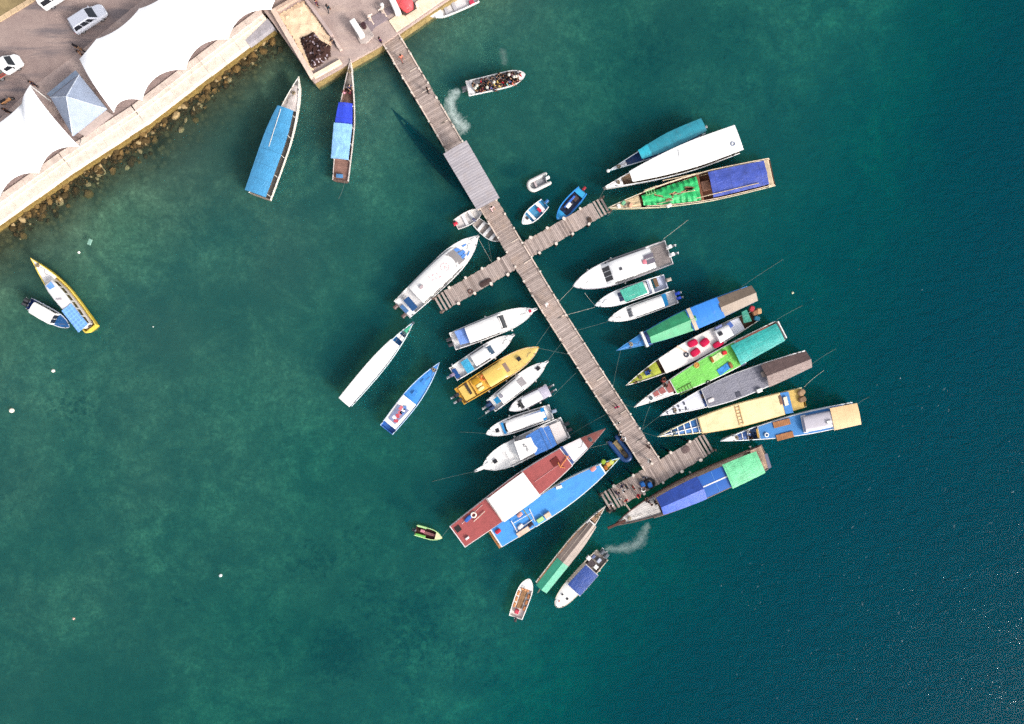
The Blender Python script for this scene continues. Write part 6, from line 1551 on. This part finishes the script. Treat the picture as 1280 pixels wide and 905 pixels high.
# ------------------------------------------------------------------ mooring ropes
RM = M('cloth', '#66756f'); RM2 = M('cloth', '#c4bdb0')
def rope(lab, p0, z0, p1, z1, sag=.3, mat=RM, r=.017):
    a, b_ = P(p0[0], p0[1], z0), P(p1[0], p1[1], z1); c = (a + b_) / 2; pts = []
    for i in range(9):
        u = i / 8; q = a.lerp(b_, u) - c; q.z -= sag * 4 * u * (1 - u); pts.append(q)
    mb = MB(); mb.tube(pts, r, 5); o = mb.build('mooring_rope', [mat]); o.location = c
    tag(o, lab, 'rope', 'mooring ropes')
RD_ = [((716, 359), 1.6, (699, 376.5), 1.5, 'rope from the bow of the large grey decked cabin boat to the jetty'), ((743.5, 384), 1.1, (708.6, 393.4), 1.5, 'pale rope from the teal awning boat to the jetty'),
       ((731, 366), 1.2, (743, 381), 1.1, 'short rope between the large cabin boat and the teal awning boat'), ((760, 402), 1.0, (718.5, 413.7), 1.5, 'faint rope from the boat with blue outboards to the jetty'),
       ((776, 437), 1.6, (766, 486), 1.5, 'rope from the blue nose of the green roofed boat to the jetty'), ((829, 299), 1.0, (860, 275), .02, 'stern rope of the large cabin boat going into the water'),
       ((926, 359), 1.2, (979, 324), .02, 'stern rope of the brown roofed boat going into the water'), ((971, 399.5), 1.3, (1003, 382), .02, 'stern rope of the teal quilted awning boat'),
       ((1015, 455), 1.3, (1045, 436), .02, 'stern rope of the brown awning boat'), ((1005, 484), 1.3, (1030, 463), .02, 'stern rope of the pale yellow deck boat'), ((1072, 505.5), 1.3, (1087, 496), .02, 'stern rope of the beige roofed boat'),
       ((672.6, 435), 1.5, (711.5, 443), 1.5, 'level rope from the yellow speedboat to the jetty'), ((670.5, 431.5), 1.5, (688, 406.5), 1.5, 'steep rope from the yellow speedboat to the jetty'), ((684, 451.5), 1.3, (702.4, 428.5), 1.5, 'rope from the bow with black hatch to the jetty'),
       ((690, 496), .9, (720, 466), 1.5, 'rope from the smallest cabin boat to the jetty'), ((712, 544), 1.0, (758, 517.5), 1.5, 'long rope from the blue awning speedboat stern to the jetty'), ((737.6, 560), 2.1, (765, 554), .4, 'rope from the red bowsprit to the blue inflatable'),
       ((593, 589.5), 1.6, (540, 602), .02, 'bow rope of the broad white speedboat running into the water'), ((607, 542), 1.1, (575, 540), .02, 'bow rope of the blue trimmed speedboat running into the water'),
       ((596.5, 295), 1.6, (614, 327), 1.5, 'left rope of the two from the largest speedboat bow to the jetty arm'), ((610.4, 301), .8, (614.5, 326), 1.5, 'right rope from the grey skiff to the left jetty arm'),
       ((431, 227), .9, (423, 249), .02, 'stern rope of the narrow blue tarp boat'), ((756, 236), 1.9, (748.5, 249), 1.4, 'rope from the long white roofed boat to the steps'), ((770, 261), 1.7, (759, 270), 1.3, 'rope from the green net boat to the steps'),
       ((793.5, 509), 2.0, (779, 505.5), 1.5, 'short rope from the lime green boat to the jetty'), ((825, 520), 2.0, (801, 539), 1.5, 'rope from the slate grey boat bow to the jetty'), ((822, 546), 1.9, (801, 540), 1.5, 'rope from the lattice bow of the yellow deck boat to the jetty'),
       ((812, 508), 1.6, (803, 537), 1.5, 'steep rope from the lime green boat to a lower jetty post'), ((552, 671.8), .7, (563, 658), 1.6, 'tow rope from the lime green dinghy to the red decked boat'), ((617, 512), .8, (597, 524), .02, 'faint stern rope of the speedboat with the black hatch')]
for p0, z0, p1, z1, lab in RD_: rope('thin ' + lab, p0, z0, p1, z1, mat=RM2 if 'pale' in lab or 'large' in lab else RM)

# ------------------------------------------------------------------ foam
def foam(label, path, widths, strength=1.0):
    m = bpy.data.materials.new('foam'); t = NT(m)
    df = t.n('ShaderNodeBsdfDiffuse'); df.inputs[0].default_value = (.60, .70, .68, 1); trn = t.n('ShaderNodeBsdfTransparent'); mx = t.n('ShaderNodeMixShader')
    oc = t.n('ShaderNodeTexCoord').outputs['Object']; e = t.n('ShaderNodeAttribute', attribute_name='edge').outputs['Fac']
    n1 = t.noise(oc, 1.0, 9, .78, 1.4)
    a = t.math('MULTIPLY', t.ramp(t.math('ADD', n1, t.math('MULTIPLY', e, .6)), .72, 1.28), .7 * strength)
    t.l(a, mx.inputs[0]); t.l(trn.outputs[0], mx.inputs[1]); t.l(df.outputs[0], mx.inputs[2]); t.l(mx.outputs[0], t.out.inputs[0])
    pts = [P(x, y, .02).to_2d() for x, y in path]; c0 = pts[0]; fine = []
    for i in range(len(pts) - 1):
        for k in range(6): fine.append((pts[i].lerp(pts[i + 1], k / 6), widths[i] + (widths[i + 1] - widths[i]) * k / 6))
    fine.append((pts[-1], widths[-1])); vs = []; ed = []; fs = []; nv = 8
    for i, (p, w) in enumerate(fine):
        d = (fine[min(i + 2, len(fine) - 1)][0] - fine[max(i - 2, 0)][0]).normalized(); n = Vector((-d.y, d.x))
        for j in range(nv + 1):
            v = -1 + 2 * j / nv; q = p + n * v * w * 1.25 - c0; vs.append((q.x, q.y, 0)); ed.append((1 - abs(v)) * min(1, i / 3, (len(fine) - 1 - i) / 5))
    for i in range(len(fine) - 1):
        for j in range(nv): fs.append((i * (nv + 1) + j, (i + 1) * (nv + 1) + j, (i + 1) * (nv + 1) + j + 1, i * (nv + 1) + j + 1))
    me = bpy.data.meshes.new('foam'); me.from_pydata(vs, [], fs); at = me.attributes.new('edge', 'FLOAT', 'POINT'); at.data.foreach_set('value', ed); me.materials.append(m)
    o = bpy.data.objects.new('foam', me); COL.objects.link(o); o.location = (c0.x, c0.y, .03); tag(o, label, 'foam', kind='stuff')
foam('white curl of foam behind the crowded passenger boat', [(579, 113), (567.5, 117), (563, 127), (565, 140), (571, 152), (580, 159), (592, 160)], [.6, 1.0, 1.2, 1.1, 1.3, 1.5, .8])
foam('thin churned foam below the dark hulled boat at the jetty end', [(812, 650), (807, 662), (801, 675), (794, 682), (780, 686), (762, 686), (745, 688)], [.4, .8, 1.2, 1.0, .9, .7, .5], .38)
foam('faint pale streak in the water above the crowded passenger boat', [(629, 84), (631, 76), (629, 66), (624, 55)], [.6, .7, .7, .5], .18)
False and foam('faint pale swirl behind the red patched speedboat', [(559, 424), (549, 426), (540, 432), (545, 440)], [.5, .8, .9, .5], .12)

# sun glints painted as tiny pale flat patches on the open water
m = bpy.data.materials.new('glint_flecks'); t = NT(m)
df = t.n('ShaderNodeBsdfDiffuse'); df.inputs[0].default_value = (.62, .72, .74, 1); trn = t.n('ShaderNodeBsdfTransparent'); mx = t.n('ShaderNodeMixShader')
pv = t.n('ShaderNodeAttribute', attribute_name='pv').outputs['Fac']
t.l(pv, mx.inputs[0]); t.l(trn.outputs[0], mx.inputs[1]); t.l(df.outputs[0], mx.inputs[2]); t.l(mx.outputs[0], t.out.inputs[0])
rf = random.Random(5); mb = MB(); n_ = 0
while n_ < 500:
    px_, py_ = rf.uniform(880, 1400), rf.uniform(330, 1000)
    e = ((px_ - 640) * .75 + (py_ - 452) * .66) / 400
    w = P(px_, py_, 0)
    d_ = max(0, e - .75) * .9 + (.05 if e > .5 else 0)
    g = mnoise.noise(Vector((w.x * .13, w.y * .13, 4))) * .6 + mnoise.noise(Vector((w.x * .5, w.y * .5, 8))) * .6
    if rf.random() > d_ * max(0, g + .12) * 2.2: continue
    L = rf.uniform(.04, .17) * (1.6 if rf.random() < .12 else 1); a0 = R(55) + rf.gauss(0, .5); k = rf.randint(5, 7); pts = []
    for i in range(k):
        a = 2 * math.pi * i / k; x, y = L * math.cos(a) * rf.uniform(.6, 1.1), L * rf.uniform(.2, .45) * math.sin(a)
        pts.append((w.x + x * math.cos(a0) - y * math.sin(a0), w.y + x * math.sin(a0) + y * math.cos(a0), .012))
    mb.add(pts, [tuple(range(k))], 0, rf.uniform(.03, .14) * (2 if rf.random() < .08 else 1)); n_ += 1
o = mb.build('glint_flecks', [m], smooth=False); tag(o, 'small white flecks painted as sun glints on the deep blue open water', 'foam', kind='stuff')
# ------------------------------------------------------------------ people
def person_mesh(pose):
    """one skinned body; returns mesh with slots skin, shirt, trousers, shoes"""
    V = []; E = []; Rr = []; lab = []
    def jt(p, r, parent=None, m=0):
        V.append(p); Rr.append(r); i = len(V) - 1
        if parent is not None: E.append((parent, i)); lab.append((parent, i, m))
        return i
    sit = pose == 'sit'
    hz = .47 if sit else .93
    pel = jt((0, 0, hz), .135)
    w = jt((.01, 0, hz + .18), .125, pel, 1); ch = jt((.02 if not pose == 'work' else .12, 0, hz + .40), .15, w, 1)
    nk = jt((.02 if not pose == 'work' else .18, 0, hz + .56), .055, ch, 0); hd = jt((.04 if pose != 'work' else .26, 0, hz + .66), .095, nk, 0); tp = jt((.03 if pose != 'work' else .28, 0, hz + .78), .085, hd, 0)
    ns = jt((.155 if pose != 'work' else .38, 0, hz + .69), .018, hd, 0)
    for sg in (-1, 1):
        sh = jt((.01 if pose != 'work' else .1, sg * .19, hz + .46), .065, ch, 1)
        if pose == 'sit': el, wr = (.12, sg * .27, hz + .22), (.34, sg * .17, hz + .14)
        elif pose == 'walk': el, wr = (.12 * sg, sg * .27, hz + .2), (.2 * sg + .1, sg * .27, hz - .03)
        elif pose == 'work': el, wr = (.32, sg * .26, hz + .24), (.5, sg * .1, hz + .1)
        else: el, wr = (.0, sg * .27, hz + .18), (.08, sg * .27, hz - .06)
        e = jt(el, .045, sh, 1); r_ = jt(wr, .03, e, 0)
        d = (Vector(wr) - Vector(el)).normalized(); s_ = Vector((0, 0, 1)).cross(d)
        s_ = s_.normalized() if s_.length > .1 else Vector((1, 0, 0))
        pm = jt(tuple(Vector(wr) + d * .06), .034, r_, 0)
        for k, (o, L) in enumerate(((-.03, .075), (-.01, .09), (.012, .085), (.032, .065))):
            f1 = jt(tuple(Vector(wr) + d * (.085 + L * .5) + s_ * o), .009, pm, 0); jt(tuple(Vector(wr) + d * (.08 + L) + s_ * o * 1.1 + Vector((0, -sg * .02, 0))), .008, f1, 0)
        jt(tuple(Vector(wr) + d * .09 - s_ * .06), .01, r_, 0)
        hp = jt((0, sg * .1, hz - .03), .095, pel, 2)
        if sit: kn, an = (.42, sg * .13, hz + .02), (.46, sg * .13, .09)
        elif pose == 'walk': kn, an = (.12 * -sg + .1, sg * .1, .5), (.26 * -sg, sg * .1, .08)
        else: kn, an = (.03, sg * .11, .5), (0, sg * .11, .08)
        k_ = jt(kn, .07, hp, 2); a_ = jt(an, .045, k_, 2); t_ = jt((an[0] + .17, an[1] + sg * .02, .04), .035, a_, 3); jt((an[0] - .05, an[1], .04), .035, a_, 3)
    me = bpy.data.meshes.new('person'); me.from_pydata(V, E, [])
    o = bpy.data.objects.new('person_tmp', me); COL.objects.link(o)
    o.modifiers.new('skin', 'SKIN'); o.modifiers.new('sub', 'SUBSURF').levels = 1
    for i, sv in enumerate(me.skin_vertices[0].data): sv.radius = (Rr[i], Rr[i]); sv.use_root = (i == 0)
    dg = bpy.context.evaluated_depsgraph_get(); out = bpy.data.meshes.new_from_object(o.evaluated_get(dg))
    bpy.data.objects.remove(o)
    out.materials.clear()
    for c in ('#b07a58', '#cccccc', '#333a4a', '#2a2522'): out.materials.append(M('cloth', c))
    segs = [(Vector(V[a]), Vector(V[b_]), m) for a, b_, m in lab]; mi = []
    for p in out.polygons:
        c = p.center; best = 9; mm = 0
        for a, b_, m in segs:
            d = b_ - a; t = max(0, min(1, (c - a).dot(d) / max(d.length_squared, 1e-9))); L = (c - a - d * t).length
            if L < best: best = L; mm = m
        if (c - Vector(V[pel])).length < .16: mm = 2 if c.z < hz + .08 else 1
        mi.append(mm)
    out.polygons.foreach_set('material_index', mi); out.polygons.foreach_set('use_smooth', [True] * len(mi)); out.name = 'person_' + pose
    mb = MB(); hx, hz2 = V[tp][0] - .015, V[tp][2] - .03
    mb.ball((hx, 0, hz2), .115, n=12, k=8, sq=(1.05, .92, .95)); mb.ball((hx - .05, 0, hz2 - .07), .1, n=10, k=6, sq=(.9, .95, 1.1))
    h = mb.build('hair', [M('cloth', '#1f1a18')], angle=80); hm = h.data; bpy.data.objects.remove(h)
    mb = MB(); mb.torus((hx, 0, hz2 + .03), .14, .05, 14, 6); mb.ball((hx, 0, hz2 + .06), .12, n=12, k=6, sq=(1, 1, .7)); h = mb.build('hat', [M('cloth', '#e8e0d0')]); hat = h.data; bpy.data.objects.remove(h)
    return out, hm, hat
POSE = {k: person_mesh(k) for k in ('stand', 'walk', 'sit', 'work')}
HAIR, SKIN = M('cloth', '#211b1a'), (M('skin', '#a9704f'), M('skin', '#8a5a3e'), M('skin', '#d0a080'))
def person(label, p, z, rz, shirt, pants='#30343f', pose='stand', hat=None, group=None, k=1.0):
    top = z + (1.0 if pose == 'sit' else 1.45) * k
    w = P(p[0], p[1], top)      # the head and shoulders are what one sees from above
    body, hm, hat_me = POSE[pose]
    r = bpy.data.objects.new('person', body); COL.objects.link(r); r.location = (w.x, w.y, z); r.rotation_euler = (0, 0, rz); r.scale = (k, k, k)
    for i, m in enumerate((SKIN[len(label) % 3], M('cloth', shirt, amp=.2), M('cloth', pants), M('cloth', '#2a2522'))):
        r.material_slots[i].link = 'OBJECT'; r.material_slots[i].material = m
    h = bpy.data.objects.new('hat' if hat else 'hair', hat_me if hat else hm); COL.objects.link(h); h.parent = r
    h.material_slots[0].link = 'OBJECT'; h.material_slots[0].material = M('cloth', hat) if hat else HAIR
    tag(r, label, 'person', group); return r
GJ = 'people on the jetty'
for lab, p, z, rz, sh_, pn, po, hat in (
    ('person in purple standing at the landward start of the jetty', (474, 48), DZ, 1, '#4a2a5c', '#2c2030', 'stand', None),
    ('person in a coral shirt walking on the jetty near the landing', (500.5, 69.5), DZ, -1, '#d9806c', '#8a5a50', 'walk', None),
    ('person in black with a white bag at the jetty edge facing the passenger boat', (533.5, 110.5), DZ, .5, '#1e1e24', '#26262c', 'stand', None),
    ('person in pale pink walking on the jetty just past the shelter', (614.5, 259), DZ, -1, '#eec4c8', '#d9b0b0', 'walk', None),
    ('person in white and pink with a wide hat in the middle of the jetty', (683, 380), DZ, -1, '#f0c0c0', '#e8d8d4', 'walk', '#f4efe6'),
    ('person in magenta walking on the jetty opposite the lime green boat', (771.5, 509), DZ, 2, '#d01a5c', '#5a2a4a', 'walk', None),
    ('person in white, dark haired, on the jetty below the magenta one', (773, 529), DZ, 2, '#f0ebe4', '#cfc4b8', 'stand', None),
    ('person in white standing at the jetty edge above the blue inflatable', (776, 541.5), DZ, 3, '#f2f0ee', '#7a7068', 'stand', None),
    ('person in white and grey bending at the jetty edge by the blue inflatable', (782, 548), DZ, 3.6, '#dcd8da', '#3a3c4a', 'work', None),
    ('person in brown leaning by the right jetty edge near its end', (811.5, 559.5), DZ, .5, '#6a4c44', '#4a3a38', 'stand', None),
    ('person in white facing away in the middle of the jetty end', (811.8, 576), DZ, -.5, '#f4f0ea', '#e8e0d6', 'walk', None),
    ('person in grey standing above the black ring on the jetty end', (806.5, 597.5), DZ, -1.5, '#6a7080', '#454a58', 'stand', None),
    ('person in white and brown beside the black ring on the jetty end', (803, 614.5), DZ, 1, '#f3eee8', '#6a4a3c', 'work', None),
    ('person in crimson sitting at the lower edge of the jetty end', (798, 619.5), DZ - .02, -1, '#c81e3c', '#b02038', 'sit', None),
    ('person in red and green standing in the middle of the jetty end', (792.5, 610.5), DZ, .5, '#c83c36', '#3c4a38', 'stand', None),
    ('person in bright white beside the dark blue one on the jetty end', (780, 614), DZ, -.5, '#f6f4f0', '#e0dcd6', 'stand', None),
    ('person in dark blue at the landward side of the jetty end', (777.7, 608), DZ, -.7, '#22305c', '#1e2740', 'stand', None),
    ('person in dark teal between the dark blue and the red one', (784, 609.8), DZ, .2, '#24505c', '#222c38', 'stand', None),
    ('person in navy crouched beside the steps of the jetty end', (771.5, 617.8), DZ - .02, 1, '#262c48', '#22253a', 'work', None),
    ('person in white walking by the steps of the jetty end', (774.4, 624), DZ, -1.2, '#f2efe9', '#5a5458', 'walk', None),
    ('person in red and white at the gangplank of the dark hulled boat', (782.7, 626), DZ, -1, '#d64a48', '#e4dcd8', 'stand', None),
    ('person in white and maroon on the open steps of the jetty end', (765, 630), DZ - .3, -2, '#e8d8d4', '#5c2a30', 'work', None)):
    person(lab, p, z, rz, sh_, pn, po, hat, GJ)
for lab, p, z, rz, sh_, pn, po, hat in (
    ('person in pink on the foredeck of the dark hulled boat', (814.5, 631), 1.1, 1, '#dcb4ac', '#caa69c', 'stand', None),
    ('person in grey sitting on the foredeck of the dark hulled boat', (810.5, 627.5), 1.0, 2, '#6a6a78', '#4a4850', 'sit', None),
    ('person in black by the blue tarp of the dark hulled boat', (820, 629), 1.0, 0, '#1a1a20', '#20222a', 'stand', None),
    ('person in white in the bow well of the blue decked boat', (937, 540), 1.0, 0, '#f0ece8', '#8a7a70', 'stand', None),
    ('person in black in the bow well of the blue decked boat', (940.5, 548), 1.0, 3, '#1c1c20', '#242428', 'sit', None),
    ('person in blue sitting in the yellow green bow', (812, 464.5), 1.0, 2, '#2f6ccc', '#28324a', 'sit', None),
    ('person in brown standing at the tip of the yellow green bow', (795.5, 477.5), 1.2, 2.5, '#8a6a4a', '#5a4a3c', 'stand', None),
    ('person in red on the bow deck of the lime green boat', (829, 477), 1.2, 1, '#8a3a38', '#4a3030', 'work', None),
    ('person in brown on the red panels of the lime green boat', (833, 483), 1.2, 2, '#5c3a30', '#4a3a38', 'sit', None),
    ('person in pink sitting on the narrow blue tarp boat', (428.5, 114.5), .6, 1, '#e0a4b4', '#b06a7c', 'sit', None),
    ('person in dark red sitting on the narrow blue tarp boat', (436.5, 115), .6, 2, '#5c2030', '#38202a', 'sit', None),
    ('person in navy on the grey bow of the narrow blue tarp boat', (436, 107), .9, -1, '#3a3c5a', '#2c2c3a', 'sit', None),
    ('person in black with a long shovel beside the dark debris heap', (416, 49.5), G, R(-140), '#241f2a', '#2c2830', 'work', None),
    ('tall person in dark teal walking on the landing above the sand bay', (408.5, 7), G, 1.6, '#22343c', '#1c2a34', 'walk', None),
    ('person in dark purple at the top edge beside the sand bay', (394, 1), G, 0, '#4a2440', '#2c1f2c', 'stand', None),
    ('person in dark clothes standing by the pointed corner of the left tent', (37, 102.5), G, .5, '#2c2636', '#26222c', 'stand', None),
    ('person in black at the far left behind the left tent', (4, 136.5), G, .5, '#242028', '#2a2428', 'stand', None),
    ('person in dark blue on the stern of the dark blue cabin boat', (33, 381), .8, 0, '#2a2c3a', '#23242c', 'sit', None) if False else
    ('person in tan standing by the motorbike at the tent corner', (97, 64.5), G, .5, '#b08a70', '#3a3036', 'stand', None)):
    person(lab, p, z, rz, sh_, pn, po, hat)
# shovel held by the worker
a, b_ = P(415, 51, G + .95), P(403.5, 61.5, G + .5); cc = (a + b_) / 2
mb = MB(); mb.tube([a - cc, b_ - cc], .035, 6); d = (b_ - a).normalized(); mb.box(tuple((b_ - cc) + d * .15), (.34, .26, .04), 0, math.atan2(d.y, d.x))
o = mb.build('shovel', [M('wood', '#a99480')]); o.location = cc; tag(o, 'long handled shovel held by the worker at the debris heap', 'shovel')
# passengers
colr = {'tan': '#c9a07c', 'black': '#1b1b20', 'maroon': '#5a1a2c', 'red': '#cf2440', 'brown': '#8a6a3a', 'white': '#f0eef2', 'navy': '#25294a', 'yellow': '#d9c272', 'teal': '#5fb0b4', 'coral': '#ee7058', 'pink': '#e0a8b8', 'grey': '#6a6a72', 'violet': '#8a90d8', 'green': '#2f6a64'}
plist = [((455, 340), 'tan'), ((482, 385), 'brown'), ((533, 302), 'red'), ((520, 345), 'black'), ((527, 392), 'maroon'), ((500, 362), 'green'), ((562, 348), 'black'), ((600, 325), 'brown'), ((627, 365), 'violet'), ((595, 378), 'grey'), ((628, 290), 'grey'), ((572, 298), 'navy'), ((655, 378), 'navy'), ((660, 328), 'yellow'),
         ((690, 300), 'yellow'), ((682, 270), 'navy'), ((703, 350), 'yellow'), ((735, 312), 'red'), ((757, 345), 'maroon'), ((778, 326), 'teal'), ((702, 245), 'black'), ((742, 262), 'black'), ((783, 238), 'navy'), ((778, 272), 'black'), ((822, 242), 'pink'), ((806, 305), 'violet'), ((833, 322), 'coral'), ((848, 278), 'black'), ((880, 252), 'black'), ((905, 243), 'red'), ((875, 300), 'maroon'), ((800, 258), 'black'), ((868, 275), 'black'), ((550, 370), 'maroon')]
ords = 'first second third fourth fifth sixth seventh eighth ninth tenth eleventh twelfth thirteenth fourteenth fifteenth sixteenth seventeenth eighteenth nineteenth twentieth twenty-first twenty-second twenty-third twenty-fourth twenty-fifth twenty-sixth twenty-seventh twenty-eighth twenty-ninth thirtieth thirty-first thirty-second thirty-third thirty-fourth'.split()
pp = sorted([(PASS.px(530 + x / 7.54, 60 + y / 7.54, 1.3).x, x, y, c) for (x, y), c in plist], reverse=True)
for i, (_, x, y, c) in enumerate(pp):
    person('passenger in %s, %s from the bow of the crowded white boat' % (c, ords[i]), (530 + x / 7.54, 60 + y / 7.54), .32, yaw(PASS) + random.uniform(-.6, .6), colr[c], random.choice(('#2a2c36', '#4a3c38', '#23252c')), 'sit', random.choice((None, None, None, '#d9d2c4')), 'passengers in the crowded white boat')
